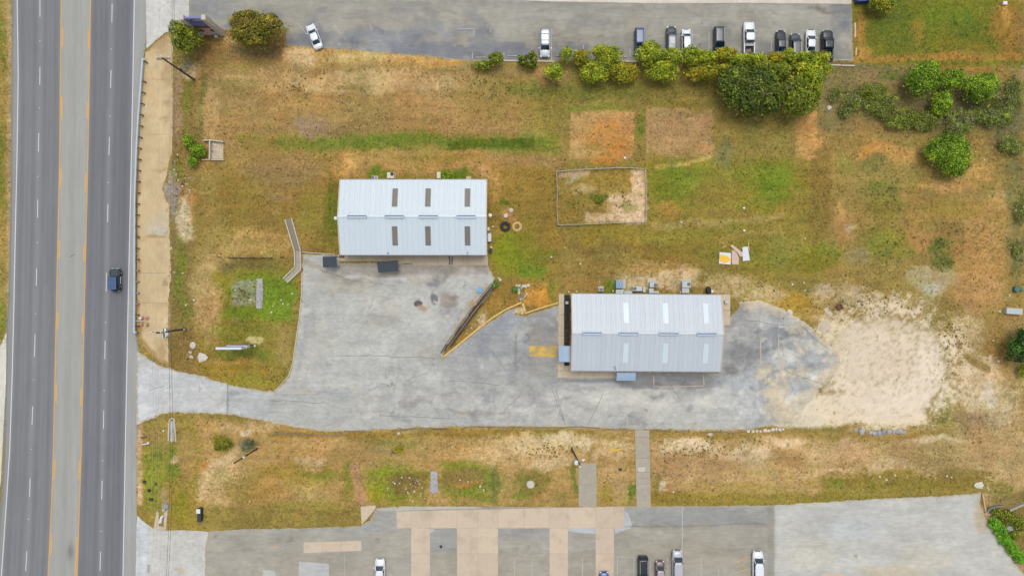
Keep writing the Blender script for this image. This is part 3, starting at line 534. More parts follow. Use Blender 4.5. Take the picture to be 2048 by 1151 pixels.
quads = np.stack([ii[1:, :-1].ravel(), ii[1:, 1:].ravel(), ii[:-1, 1:].ravel(), ii[:-1, :-1].ravel()], 1)
mesh_np('ground', verts, 4, quads, M['ground'], colors=alb(gcol), extra={'tuft': tuftd, 'pale': paled, 'tex': texa}, kind='structure')
GC = gcol.reshape(hgt, w, 3); GP = tuftd.reshape(hgt, w)
def gsample(x, y):
    i = np.clip(((x - fx[0]) / 3).astype(int) + len(far), 0, w - 1); j = np.clip(((y - fy[0]) / 3).astype(int) + len(far), 0, hgt - 1)
    return GC[j, i]

# ------------------------------------------------------------------ painted paving sheets
def jitter_poly(poly, step=4.0, amp=0.0, seed=1):
    out = []
    n = len(poly)
    for i in range(n):
        a = poly[i]; b = poly[(i + 1) % n]; L = math.hypot(b[0] - a[0], b[1] - a[1]); k = max(1, int(L / step))
        for j in range(k):
            t = j / k; out.append((a[0] + (b[0] - a[0]) * t, a[1] + (b[1] - a[1]) * t))
    if amp:
        p = np.array(out); dx = fbm(p[:, 0] / 9, p[:, 1] / 9, seed, 4, .7); dy = fbm(p[:, 0] / 9, p[:, 1] / 9, seed + 9, 4, .7)
        p[:, 0] += dx * amp; p[:, 1] += dy * amp; out = [tuple(q) for q in p]
    return out
def sheet(name, poly, z, m, base, patches=(), step=6.0, amp=0.0, seed=1, parent=None, kind='structure', vary=.05, edge=1.0, streak=None, label=None, margin=0, hook=None):
    colr = None; pl = jitter_poly(poly, step, amp, seed)
    xs = [p[0] for p in pl]; ys = [p[1] for p in pl]
    X, Y = np.meshgrid(np.arange(min(xs) + step / 2, max(xs), step), np.arange(min(ys) + step / 2, max(ys), step)); X = X.ravel(); Y = Y.ravel()
    X = X + (RNG.random(X.size) - .5) * step * .3; Y = Y + (RNG.random(Y.size) - .5) * step * .3
    k = inside(X, Y, pl); X, Y = X[k], Y[k]
    pts = [Vector(p) for p in pl] + [Vector((a, b)) for a, b in zip(X, Y)]
    n = len(pl)
    r = delaunay_2d_cdt(pts, [(i, (i + 1) % n) for i in range(n)], [], 1, 1e-4)
    V = np.array([(v.x, v.y) for v in r[0]]); F = np.array([f for f in r[2] if len(f) == 3], int)
    # keep the triangles inside the outline, facing up
    c = V[F].mean(1); kk = inside(c[:, 0], c[:, 1], pl); F = F[kk]
    vx = (V[:, 0] - 1024) * S; vy = (575.5 - V[:, 1]) * S
    ar = (vx[F[:, 1]] - vx[F[:, 0]]) * (vy[F[:, 2]] - vy[F[:, 0]]) - (vx[F[:, 2]] - vx[F[:, 0]]) * (vy[F[:, 1]] - vy[F[:, 0]])
    F[ar < 0] = F[ar < 0][:, ::-1]
    colr = paint(V[:, 0], V[:, 1], base, patches, seed + 50, edge)
    colr[:, 2] *= .975; colr[:, 0] *= 1.005
    colr *= (1 + vary * fbm(V[:, 0] / 40, V[:, 1] / 40, seed + 3, 4) + vary * .8 * fbm(V[:, 0] / 10, V[:, 1] / 10, seed + 5, 3, .7))[:, None]
    if margin:
        bp = np.array(jitter_poly(poly, 3.0)); d_ = np.full(len(V), 1e9)
        near = np.nonzero(np.ones(len(V), bool))[0]
        for k0 in range(0, len(bp), 64):
            seg_ = bp[k0:k0 + 64]; d_ = np.minimum(d_, np.hypot(V[:, 0][:, None] - seg_[None, :, 0], V[:, 1][:, None] - seg_[None, :, 1]).min(1))
        wn_ = fbm(V[:, 0] / 7, V[:, 1] / 7, seed + 11, 4, .7)
        wm = (1 - sstep(0, margin, d_ + wn_ * margin * .9)) * .7
        colr += (np.array([178, 162, 130.]) - colr) * wm[:, None]
    if hook is not None: colr = hook(V, colr)
    if streak: colr *= (1 + streak * fbm(V[:, 0] / 90, V[:, 1] / 7, seed + 7, 4, .6))[:, None]
    o = mesh_np(name, np.stack([vx, vy, np.full(len(vx), z)], 1), 3, F, m, colors=alb(np.clip(colr, 10, 240)), parent=parent)
    if kind and parent is None: o['kind'] = kind
    if label: o['label'] = label
    return o
def strip(mb, pts, wd, z):
    """flat painted strip along ground-pixel points; wd in metres"""
    q = [Vector((*XY(*p), z)) for p in pts]
    L = []; R = []
    for i, p in enumerate(q):
        d = (q[min(i + 1, len(q) - 1)] - q[max(i - 1, 0)]).normalized(); nrm = Vector((-d.y, d.x, 0)) * (wd / 2); L.append(p + nrm); R.append(p - nrm)
    b = len(mb.v); mb.v += [tuple(v) for v in L + R]; n = len(q)
    for i in range(n - 1): mb.f.append((b + n + i, b + n + i + 1, b + i + 1, b + i))
    return mb

def blotches(n, x0, x1, y0, y1, cols, rmin, rmax, st, seed, asp=1.0):
    r = random.Random(seed); out = []
    for _ in range(n):
        q = rmin + (rmax - rmin) * r.random() ** 2
        out.append(('e', r.uniform(x0, x1), r.uniform(y0, y1), q * asp, q, cols[r.randrange(len(cols))], st * r.uniform(.35, .9), r.uniform(-20, 20), 1.1))
    return out
# highway
ys = np.arange(-300, 1460, 8.0); us = np.linspace(0, 1, 110)
YY, UU = np.meshgrid(ys, us, indexing='ij')
XL = ev(ROADL, YY); XR = ev(ROADR, YY); XX = XL + (XR - XL) * UU
py_ = YY.ravel(); px_ = XX.ravel()
e = {k: ev(v, py_) for k, v in LINES.items()}
rc = np.tile(np.array([150., 150, 148]), (px_.size, 1))
def lane(a, b, c, s=1.2):
    wgt = sstep(-s, s, px_ - a) * sstep(-s, s, b - px_); rc[:] += (np.array(c, float) - rc) * wgt[:, None]
lane(e['lw'] + 1, e['ly'] - 1, (133, 135, 139)); lane(e['ly'] + 1.5, e['ry'] - 1.5, (166, 167, 162)); lane(e['ry'] + 1, e['rw'], (127, 129, 135)); lane(e['rw'], ev(ROADR, py_), (163, 164, 161))
for a, b in (('lw', 'ld'), ('ld', 'ly'), ('ry', 'rd'), ('rd', 'rw')):
    c = (e[a] + e[b]) / 2; wl = (e[b] - e[a])
    for off in (-.25, .25): 
        g_ = np.exp(-((px_ - c - off * wl) / (wl * .13)) ** 2); rc *= (1 - .07 * g_)[:, None]
for d_ in ('ld', 'rd'):
    g_ = np.exp(-((px_ - e[d_]) / 5) ** 2); rc += (np.array([146, 144, 146.]) - rc) * (.6 * g_)[:, None]
g_ = np.exp(-((px_ - (e['ly'] + e['ry']) / 2 ) / 5) ** 2); rc *= (1 - .03 * g_)[:, None]
g_ = np.exp(-((px_ - e['rd'] - 24) / 9) ** 2); rc *= (1 - .06 * g_)[:, None]
rc[(px_ < ev(ROADL, py_) + 4)] *= .9
g_ = np.exp(-(((px_ - 141) / 7) ** 2 + ((py_ - 1102) / 16) ** 2)); rc *= (1 - .22 * g_)[:, None]
g_ = np.exp(-((px_ - ev(ROADR, py_)) / 2.5) ** 2) * (py_ > 660) * (py_ < 860); rc *= (1 - .15 * g_)[:, None]
rc *= (1 + .03 * fbm(px_ / 3, py_ / 300, 77, 3) + .02 * fbm(px_ / 30, py_ / 60, 79, 4) + .02 * fbm(px_ / 6, py_ / 25, 83, 3))[:, None]
for a, b in (('lw', 'ld'), ('ld', 'ly'), ('ry', 'rd'), ('rd', 'rw')):
    c = (e[a] + e[b]) / 2; g_ = np.exp(-((px_ - c) / 2.0) ** 2); rc *= (1 - .05 * g_)[:, None]
vz = np.full(px_.size, .008)
rc[:, 2] *= .985
n1, n2 = YY.shape; ii = np.arange(n1 * n2).reshape(n1, n2)
q = np.stack([ii[1:, :-1].ravel(), ii[1:, 1:].ravel(), ii[:-1, 1:].ravel(), ii[:-1, :-1].ravel()], 1)
highway = mesh_np('highway', np.stack([(px_ - 1024) * S, (575.5 - py_) * S, vz], 1), 4, q, M['highway'], colors=alb(rc), kind='structure')
def road_line(name, tab, y0, y1, wd, m, off=0.0, step=25):
    yy = list(np.arange(y0, y1, step)) + [y1]; mb = MB(); strip(mb, [(float(ev(tab, y)) + off, y) for y in yy], wd, .012); return mb.build(name, m, highway, world_space=False)
for k in ('lw', 'rw'): road_line('edge_line', LINES[k], -300, 1450, .16, M['line_white'])
for k in ('ly', 'ry'): road_line('centre_line', LINES[k], -300, 1450, .18, M['line_yellow'])
LD = [(-20, 34), (134, 170), (266, 303), (399, 435), (536, 571), (668, 713), (812, 849), (956, 993), (1101, 1141)]
RD = [(8, 45), (140, 176), (274, 310), (408, 444), (545, 583), (681, 718), (820, 856), (960, 997), (1102, 1140)]
for a, b in LD: road_line('lane_dash', LINES['ld'], a, b, .13, M['line_white'], step=40)
for a, b in RD: road_line('lane_dash', LINES['rd'], a, b, .13, M['line_white'], step=40)
for a, b in ((55, 95), (193, 238), (336, 375), (480, 516), (623, 659), (767, 803), (919, 958), (1067, 1109)): road_line('turn_lane_dash', LINES['ly'], a, b, .22, M['line_yellow'], off=3.2, step=40)
for a, b in ((61, 97), (204, 238), (346, 383), (489, 523), (631, 666), (776, 811), (920, 958), (1072, 1151)): road_line('turn_lane_dash', LINES['ry'], a, b, .22, M['line_yellow'], off=-3.0, step=40)
mb = MB()
for t, ys_ in (('ld', (82, 216, 353, 485, 627, 759, 897, 1037)), ('rd', (98, 232, 365, 644, 780, 920, 1061))):
    for y in ys_:
        x = float(ev(LINES[t], y)); c = P(x, y); mb.box((c[0], c[1], .02), (.2, .12, .03))
mb.build('reflector', M['line_white'], highway, world_space=False, kind='stuff')
mb = MB(); strip(mb, [(139.5, 514), (150, 508)], .08, .013); mb.build('tyre_scrap', M['black'], highway, world_space=False)

sheet('drainage_channel', CHANNEL, .004, M['gravelpave'], (206, 184, 146), [
    ('e', 320, 90, 24, 20, (172, 148, 106), .8), ('e', 300, 130, 9, 7, (212, 200, 166), .9), ('l', [(296, 102), (315, 82), (340, 66)], 5, (160, 126, 78), .8), ('e', 300, 170, 16, 40, (212, 182, 140), .6), ('e', 335, 150, 12, 30, (178, 152, 110), .6),
    ('e', 315, 465, 28, 14, (196, 190, 176), .9), ('e', 315, 445, 26, 20, (200, 188, 164), .7), ('e', 312, 478, 26, 4, (170, 142, 90), .85), ('e', 318, 336, 16, 4, (180, 156, 116), .7), ('e', 330, 236, 14, 6, (160, 140, 108), .6), ('e', 334, 206, 10, 5, (160, 140, 112), .5),
    ('l', [(279, 640), (283, 680), (305, 712), (334, 728)], 6, (166, 134, 88), .9), ('l', [(275, 300), (274, 560), (275, 640)], 4, (176, 130, 84), .7), ('e', 315, 700, 14, 18, (180, 152, 112), .7), ('e', 345, 250, 10, 60, (190, 164, 136), .6), ('e', 300, 560, 24, 6, (196, 172, 130), .4)] + blotches(50, 275, 345, 100, 720, [(190, 166, 126), (214, 196, 162), (180, 156, 116), (198, 184, 156)], 3, 12, .5, 16, .7) + blotches(34, 328, 350, 180, 700, [(150, 134, 108), (176, 158, 126)], 2, 7, .7, 17, .8),
    step=3.2, amp=3.0, seed=41, streak=.02)
mb = MB()
for y, x0, x1 in ((158, 302, 338), (268, 296, 333), (545, 280, 333), (605, 282, 334)): strip(mb, [(x0, y), ((x0 + x1) / 2, y + 1), (x1, y + .5)], .05, .009)
tag(mb.build('channel_joint', M['crack'], None), kind='structure')
sheet('north_driveway', APRON_N, .012, M['asphalt'], (204, 204, 203), [('b', 341, -60, 345, 60, (186, 186, 186), .7, 2), ('e', 330, 30, 30, 30, (208, 208, 206), .5)], step=5, amp=1.0, seed=51)
NLOT = sheet('north_parking_lot', LOT_N, .008, M['asphalt_band'], (162, 160, 151), [
    ('b', 378, -60, 470, 40, (140, 142, 146), .8, 6), ('b', 438, -60, 478, 30, (158, 158, 156), .8, 2), ('b', 560, 60, 860, 100, (132, 136, 146), .75, 8), ('b', 848, 42, 886, 68, (138, 142, 150), .8, 1.5), ('b', 790, 64, 950, 90, (140, 142, 150), .7, 3),
    ('b', 780, 86, 1180, 124, (124, 128, 138), .8, 5), ('e', 700, 40, 120, 20, (160, 156, 150), .6), ('e', 540, 35, 26, 14, (136, 138, 146), .6), ('e', 625, 50, 20, 24, (128, 132, 142), .5), ('e', 950, 70, 50, 24, (136, 138, 146), .7), ('e', 940, 40, 20, 20, (140, 140, 142), .6),
    ('b', 1020, 10, 1706, 60, (166, 164, 156), .6, 12), ('e', 1180, 75, 80, 24, (158, 152, 140), .6), ('e', 1300, 50, 180, 20, (168, 166, 158), .5), ('b', 1200, 82, 1420, 122, (140, 140, 140), .6, 6), ('e', 1240, 22, 60, 5, (150, 140, 128), .4), ('e', 1365, 22, 30, 10, (146, 142, 142), .5), ('b', 1000, 3, 1706, 9, (148, 148, 148), .6, 2),
    ('b', 1660, 0, 1704, 122, (132, 134, 140), .75, 6), ('e', 1690, 85, 12, 30, (168, 164, 148), .7), ('e', 1640, 21, 26, 5, (128, 116, 106), .8), ('b', 1515, 84, 1560, 122, (126, 126, 130), .6, 3), ('e', 1100, 80, 14, 34, (148, 144, 138), .4), ('e', 830, 20, 60, 14, (142, 142, 142), .5)] + blotches(70, 390, 1010, 50, 122, [(112, 116, 126), (132, 134, 140), (168, 165, 155)], 4, 18, .85, 11, 1.3) + blotches(50, 390, 1700, -10, 122, [(176, 172, 160), (144, 142, 136), (134, 134, 136), (166, 156, 140)], 4, 20, .7, 12, 2.6) + blotches(60, 960, 1700, 60, 118, [(110, 108, 106), (128, 124, 118)], 1.5, 5, .8, 19) + blotches(24, 1655, 1704, 20, 122, [(122, 126, 132), (168, 166, 156)], 3, 12, .6, 13),
    step=5, margin=3, amp=2.6, seed=61, streak=.05, vary=.06)
sheet('north_concrete_strip', [(1030, -60), (1703, -60), (1703, 8), (1500, 6), (1300, 6.5), (1100, 3), (1030, 0)], .012, M['gravelpave'], (212, 206, 196), [('b', 1400, -60, 1700, 3, (196, 186, 170), .5, 3)], step=6, amp=.6, seed=63)
# main private lot and drive
LP = [
    ('e', 300, 770, 36, 50, (206, 208, 213), .9), ('b', 275, 735, 455, 850, (202, 204, 208), .9, 3), ('b', 330, 770, 452, 828, (196, 198, 197), .6, 8), ('b', 455, 760, 540, 850, (186, 190, 192), .8, 4), ('e', 330, 750, 34, 6, (192, 192, 194), .4), ('b', 539, 800, 575, 815, (176, 176, 174), .7, 2),
    ('l', [(455, 768), (456, 820), (452, 830)], 2, (150, 150, 146), .7, .1), ('e', 470, 780, 20, 6, (162, 166, 172), .8), ('l', [(548, 785), (640, 788), (700, 784), (760, 778)], 5, (162, 166, 172), .8), ('l', [(650, 780), (740, 775), (830, 762), (905, 735)], 8, (164, 168, 168), .8), ('e', 720, 785, 40, 12, (176, 184, 190), .6), ('e', 748, 800, 16, 12, (214, 214, 206), .8), ('e', 725, 788, 8, 5, (216, 216, 212), .8),
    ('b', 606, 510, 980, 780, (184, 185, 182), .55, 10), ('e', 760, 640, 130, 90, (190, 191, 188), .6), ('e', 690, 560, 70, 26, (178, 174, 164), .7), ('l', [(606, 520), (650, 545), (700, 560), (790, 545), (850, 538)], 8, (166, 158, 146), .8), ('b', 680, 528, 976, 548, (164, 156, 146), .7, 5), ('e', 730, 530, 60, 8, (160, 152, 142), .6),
    ('l', [(690, 552), (760, 556), (860, 556), (900, 558)], 3.5, (206, 208, 212), .6), ('e', 868, 562, 16, 12, (140, 138, 142), .85), ('e', 835, 558, 18, 9, (158, 150, 138), .8), ('e', 838, 606, 9, 7, (112, 108, 108), .95), ('e', 845, 616, 10, 8, (170, 144, 118), .8), ('e', 867, 600, 8, 12, (126, 128, 132), .9), ('e', 870, 602, 3, 4, (184, 182, 176), .8),
    ('e', 902, 598, 22, 16, (158, 146, 134), .75), ('e', 910, 590, 10, 7, (128, 124, 122), .7), ('e', 895, 612, 14, 6, (138, 132, 126), .6), ('l', [(620, 620), (606, 700), (590, 760)], 7, (170, 170, 168), .5), ('e', 620, 640, 14, 50, (164, 164, 164), .5), ('e', 600, 690, 10, 20, (150, 152, 154), .5), ('b', 560, 760, 640, 786, (180, 182, 182), .5, 4),
    ('l', [(600, 540), (598, 600), (592, 680), (583, 740)], 2.5, (212, 198, 170), .5, .1), ('l', [(895, 712), (880, 700), (900, 670), (940, 610), (975, 570)], 7, (176, 164, 146), .6), ('e', 870, 715, 40, 20, (172, 172, 170), .6),
    ('b', 880, 640, 1120, 770, (166, 167, 167), .7, 12), ('e', 1000, 690, 70, 50, (152, 155, 158), .75), ('e', 1010, 640, 50, 22, (150, 156, 166), .7), ('e', 965, 680, 12, 40, (142, 146, 154), .7), ('e', 1080, 640, 44, 30, (146, 147, 148), .8), ('b', 1057, 648, 1116, 692, (150, 146, 140), .7, 2), ('b', 1056, 713, 1115, 755, (154, 152, 146), .7, 3), ('e', 1052, 674, 5, 14, (118, 122, 132), .7), ('l', [(1032, 665), (1032, 740)], 3, (128, 126, 126), .75, .25), ('e', 1032, 730, 4, 14, (112, 112, 116), .8), ('l', [(1036, 640), (1036, 658)], 3, (170, 160, 144), .6, .2),
    ('e', 1000, 730, 60, 20, (180, 181, 180), .6), ('b', 700, 770, 1500, 850, (184, 184, 181), .7, 12), ('e', 1000, 775, 110, 16, (166, 166, 164), .6), ('e', 1080, 800, 26, 18, (158, 156, 154), .6), ('e', 960, 822, 60, 5, (160, 152, 140), .8), ('e', 900, 800, 60, 20, (178, 178, 176), .5), ('e', 1220, 795, 110, 20, (204, 204, 200), .7), ('e', 1300, 800, 60, 34, (206, 204, 196), .6), ('e', 1430, 800, 40, 26, (204, 204, 200), .6), ('e', 1410, 798, 14, 10, (214, 212, 200), .7),
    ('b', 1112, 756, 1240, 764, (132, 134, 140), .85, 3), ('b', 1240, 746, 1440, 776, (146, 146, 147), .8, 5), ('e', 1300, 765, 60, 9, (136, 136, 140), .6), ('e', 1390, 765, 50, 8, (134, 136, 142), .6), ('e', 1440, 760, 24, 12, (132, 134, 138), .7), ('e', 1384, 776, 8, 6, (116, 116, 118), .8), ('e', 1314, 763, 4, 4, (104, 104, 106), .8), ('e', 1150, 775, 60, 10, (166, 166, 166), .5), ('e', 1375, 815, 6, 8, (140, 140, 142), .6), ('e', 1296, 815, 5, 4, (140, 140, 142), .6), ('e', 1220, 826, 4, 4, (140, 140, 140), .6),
    ('b', 1440, 600, 1690, 780, (160, 162, 164), .75, 12), ('e', 1490, 640, 34, 36, (156, 156, 156), .7), ('e', 1560, 660, 60, 12, (122, 124, 126), .75), ('e', 1530, 690, 36, 30, (134, 136, 140), .7), ('e', 1590, 690, 26, 20, (142, 144, 146), .7), ('e', 1480, 700, 20, 24, (138, 138, 140), .75), ('e', 1600, 640, 36, 16, (180, 182, 178), .7), ('e', 1540, 615, 34, 10, (192, 190, 182), .7), ('e', 1640, 690, 26, 24, (186, 188, 184), .7), ('e', 1580, 730, 60, 18, (176, 182, 190), .7), ('e', 1500, 760, 70, 24, (178, 184, 190), .6), ('e', 1580, 790, 60, 30, (184, 190, 196), .6), ('e', 1650, 760, 26, 16, (170, 172, 174), .7), ('e', 1672, 715, 10, 10, (196, 180, 160), .6), ('e', 1575, 775, 7, 20, (214, 200, 178), .7), ('e', 1570, 820, 30, 22, (212, 212, 206), .7), ('e', 1536, 828, 12, 6, (206, 206, 180), .5), ('e', 1520, 660, 12, 8, (112, 114, 116), .6), ('e', 1460, 740, 14, 12, (124, 124, 128), .6), ('e', 1505, 705, 10, 8, (120, 120, 124), .6), ('e', 1500, 800, 60, 40, (196, 198, 200), .4),
    ('l', [(275, 848), (350, 826), (455, 830), (545, 846), (620, 858), (690, 860)], 4, (200, 188, 166), .6), ('l', [(690, 862), (850, 856), (1100, 854), (1500, 857)], 3, (196, 184, 160), .5)]
LP += blotches(90, 1450, 1670, 605, 840, [(128, 130, 134), (150, 152, 154), (200, 202, 202), (186, 188, 190), (196, 194, 186), (120, 122, 126)], 3, 16, .75, 1, 1.3)
LP += blotches(80, 890, 1115, 620, 850, [(148, 150, 154), (166, 166, 166), (196, 196, 192), (136, 138, 144)], 4, 20, .55, 2, 1.1)
LP += blotches(60, 700, 1500, 770, 850, [(204, 204, 200), (160, 160, 158), (212, 211, 204), (150, 150, 150)], 3, 12, .6, 3, 2.6)
LP += blotches(70, 605, 900, 535, 780, [(196, 196, 192), (172, 172, 170), (160, 160, 156), (186, 180, 168)], 4, 20, .45, 4, 1.4)
LP += blotches(26, 610, 975, 530, 560, [(150, 142, 132), (196, 192, 184), (140, 136, 132)], 3, 12, .55, 5, 2.2)
LP += blotches(30, 1240, 1445, 746, 790, [(128, 128, 132), (150, 150, 150), (170, 168, 164)], 3, 10, .6, 6, 1.6)
LP += blotches(60, 1550, 1690, 620, 850, [(212, 200, 176), (214, 208, 192), (204, 203, 198)], 3, 14, .8, 7, 1.6)
east = np.array(jitter_poly([(1478, 604), (1520, 600), (1540, 607), (1562, 616), (1592, 632), (1625, 656), (1642, 676), (1664, 694), (1682, 712), (1682, 728), (1668, 745), (1658, 758), (1640, 775), (1632, 792), (1610, 812), (1600, 835), (1575, 846)], 4.0)[:-40])
def east_blend(V, colr):
    m_ = np.nonzero(V[:, 0] > 1440)[0]; x_, y_ = V[m_, 0], V[m_, 1]
    d_ = np.hypot(x_[:, None] - east[None, :, 0], y_[:, None] - east[None, :, 1]).min(1)
    nz = fbm(x_ / 16, y_ / 16, 880, 5, .68); wide = np.where(y_ > 700, 38, 20)
    w_ = (1 - sstep(.1, .9, (d_ + nz * wide * 1.4) / wide)); w_ = np.maximum(w_, 1 - sstep(2, 9, d_ + nz * 5)); colr[m_] += (np.array([208, 193, 164.]) - colr[m_]) * (.9 * w_)[:, None]
    mot = fbm(x_ / 13, y_ / 13, 890, 5, .7); g = sstep(1440, 1480, x_); colr[m_] *= (1 + .17 * mot * g)[:, None]; return colr
MLOT = sheet('parking_lot', LOT, .016, M['asphalt'], (182, 183, 181), LP, step=3.2, amp=4.5, seed=71, streak=.05, vary=.065, margin=4, hook=east_blend)
sheet('south_driveway', APRON_S, .012, M['asphalt'], (198, 198, 196), [('b', 270, 1028, 296, 1220, (204, 208, 215), .9, 5), ('e', 360, 1090, 40, 30, (196, 194, 188), .6), ('e', 298, 1136, 3, 12, (140, 136, 126), .8), ('e', 365, 1138, 14, 4, (200, 174, 140), .6), ('b', 274, 1055, 282, 1220, (176, 178, 180), .4, 2)], step=5, amp=1.2, seed=81)
SLOT = sheet('south_parking_lot', LOT_S, .016, M['asphalt_band'], (168, 164, 154), blotches(60, 430, 1540, 1062, 1151, [(118, 114, 106), (140, 134, 122)], 1.5, 5, .7, 20) + blotches(70, 420, 1540, 1015, 1151, [(156, 152, 144), (178, 172, 160), (160, 160, 158)], 5, 24, .5, 14, 1.6) + blotches(40, 1550, 1990, 990, 1151, [(182, 182, 180), (200, 198, 190), (190, 192, 198)], 5, 24, .55, 15, 1.8) + [
    ('b', 1549, 980, 2100, 1220, (192, 192, 188), 1, 1.2), ('e', 1700, 1030, 120, 26, (184, 184, 184), .6), ('e', 1850, 1120, 60, 30, (200, 194, 180), .7), ('e', 1620, 1110, 60, 30, (196, 192, 178), .5), ('e', 1780, 1140, 60, 14, (204, 188, 160), .6), ('e', 1700, 1060, 60, 20, (190, 194, 200), .6), ('e', 1962, 1030, 20, 34, (196, 178, 150), .7), ('l', [(1965, 1020), (1990, 1062), (2020, 1102), (2060, 1160)], 10, (190, 172, 150), .6), ('e', 1712, 1118, 4, 3, (130, 124, 100), .7),
    ('b', 418, 1050, 760, 1066, (158, 160, 160), .7, 4), ('b', 1240, 1012, 1548, 1045, (156, 158, 160), .75, 6), ('e', 1500, 1060, 40, 30, (150, 148, 142), .6), ('b', 1230, 1045, 1548, 1110, (166, 162, 150), .6, 8), ('b', 1534, 1012, 1549, 1151, (146, 144, 136), .6, 3), ('e', 640, 1130, 120, 30, (166, 160, 148), .6), ('e', 500, 1080, 60, 20, (160, 156, 146), .6), ('b', 998, 1056, 1098, 1075, (152, 154, 158), .6, 5), ('b', 860, 1055, 914, 1105, (152, 154, 156), .7, 3), ('b', 860, 1105, 1230, 1220, (162, 156, 142), .5, 8), ('b', 721, 1016, 793, 1060, (162, 164, 164), .6, 4),
    ('l', [(1250, 1050), (1340, 1051), (1530, 1046)], 2, (142, 142, 142), .7, .2), ('e', 1390, 1110, 100, 30, (160, 154, 138), .5), ('e', 552, 1091, 5, 3, (206, 180, 140), .6)], step=5, margin=3.5, amp=2.4, seed=91, streak=.035)
sheet('light_asphalt_patch', [(598, 1122), (658, 1126), (658, 1220), (596, 1220)], .02, M['asphalt_band'], (186, 189, 190), step=6, seed=93, vary=.02)
sheet('light_asphalt_patch', [(526, 1139), (549, 1140), (552, 1151), (550, 1220), (524, 1220)], .02, M['asphalt_band'], (184, 184, 180), step=6, seed=94, vary=.02)
sheet('light_asphalt_patch', [(1249, 1021), (1257, 1026), (1264, 1048), (1258, 1057), (1230, 1066), (1230, 1054), (1249, 1054)], .02, M['asphalt_band'], (182, 186, 192), step=4, seed=95, vary=.02, amp=.8)
sheet('light_asphalt_patch', [(1136, 1055), (1191, 1055), (1191, 1066), (1160, 1065), (1137, 1061)], .02, M['asphalt_band'], (182, 186, 192), step=4, seed=96, vary=.02, amp=.8)
sheet('light_asphalt_patch', [(860, 1056), (870, 1058), (863, 1064), (860, 1064)], .02, M['asphalt_band'], (182, 186, 192), step=3, seed=97, vary=.02)
sheet('tar_patch', [(862, 590), (868, 588), (875, 592), (876, 602), (871, 610), (866, 608), (863, 602)], .021, M['asphalt'], (128, 128, 130), [('e', 870, 602, 4, 4, (186, 184, 178), .9)], step=2, amp=1.0, seed=98)
sheet('pothole', [(829, 604), (836, 600), (843, 602), (845, 609), (838, 611), (831, 612), (828, 610)], .021, M['asphalt'], (104, 100, 100), [('e', 838, 608, 6, 3, (150, 140, 130), .6)], step=2, amp=.8, seed=99)
# west property slab
sheet('west_sidewalk', [(-60, 700), (0, 692), (13, 664), (12, 760), (6, 880), (2, 960), (-4, 1000), (-60, 1010)], .012, M['gravelpave'], (212, 210, 200), (), step=5, amp=.8, seed=101)

# cracks and worn markings of the lots: each a mark of its own
def mark_line(name, pts, wd, m, z=.026):
    mb = MB(); strip(mb, pts, wd, z); x, y = pts[0]
    return mb.build(name, m, NLOT if y < 130 else (SLOT if y > 1000 else MLOT), world_space=False)
def jag(x0, y0, x1, y1, n=9, a=3.0, seed=0):
    r = random.Random(seed + x0 * 3 + y1); return [(x0 + (x1 - x0) * i / n + (r.random() - .5) * a, y0 + (y1 - y0) * i / n + (r.random() - .5) * a) for i in range(n + 1)]
for k, c in enumerate([(640, 540, 702, 560), (702, 560, 790, 572), (670, 712, 745, 711), (745, 711, 870, 716), (855, 745, 812, 760), (1105, 780, 1130, 850), (1112, 778, 1128, 840), (1207, 785, 1175, 850), (455, 766, 453, 832), (300, 780, 330, 770), (1040, 790, 1000, 830), (1330, 748, 1360, 800), (1490, 640, 1580, 652), (1500, 690, 1490, 740), (1570, 740, 1650, 770), (985, 700, 1010, 740), (900, 760, 1000, 770), (760, 830, 900, 836), (1240, 1052, 1330, 1052), (1365, 1051, 1530, 1046), (540, 800, 660, 806), (1600, 650, 1660, 700)]):
    mark_line('asphalt_crack', jag(*c, seed=k), .07, M['crack'])
for c in [(878, 638, 912, 637), (603, 680, 640, 720), (605, 725, 640, 752), (588, 752, 600, 783), (604, 768, 630, 784), (630, 640, 655, 650)]: mark_line('worn_parking_line', [c[:2], c[2:]], .18, M['line_orange'])
mark_line('worn_parking_line', [(555, 785), (600, 785.5), (632, 786)], .2, M['line_orange'])
for x in (1013, 1093, 1173, 1254, 1300, 1384, 1461): mark_line('worn_parking_line', [(x, 822), (x + .5, 850)], .16, M['line_orange'])
for x, y0, y1 in ((1307, 749, 772), (1407, 749, 770), (1521, 678, 730), (1557, 675, 735), (1594, 690, 738), (1572, 752, 790)): mark_line('worn_parking_line', [(x, y0), (x + 1, y1)], .18, M['line_orange'])
mark_line('worn_parking_line', [(1307, 772), (1330, 773), (1360, 772), (1407, 771)], .14, M['line_orange'])
sheet('yellow_hatched_bay', [(1058, 691), (1115, 691), (1115, 713), (1059, 712)], .026, M['asphalt_band'], (206, 172, 92), [('e', 1078, 702, 5, 10, (170, 152, 100), .8), ('e', 1104, 703, 8, 8, (176, 154, 96), .8), ('e', 1090, 694, 8, 4, (190, 160, 96), .8), ('e', 1062, 708, 6, 5, (180, 160, 110), .7)] + blotches(34, 1060, 1114, 692, 712, [(158, 152, 138), (172, 158, 122), (214, 180, 100)], 2, 6, .8, 18), step=3, amp=.6, seed=105)
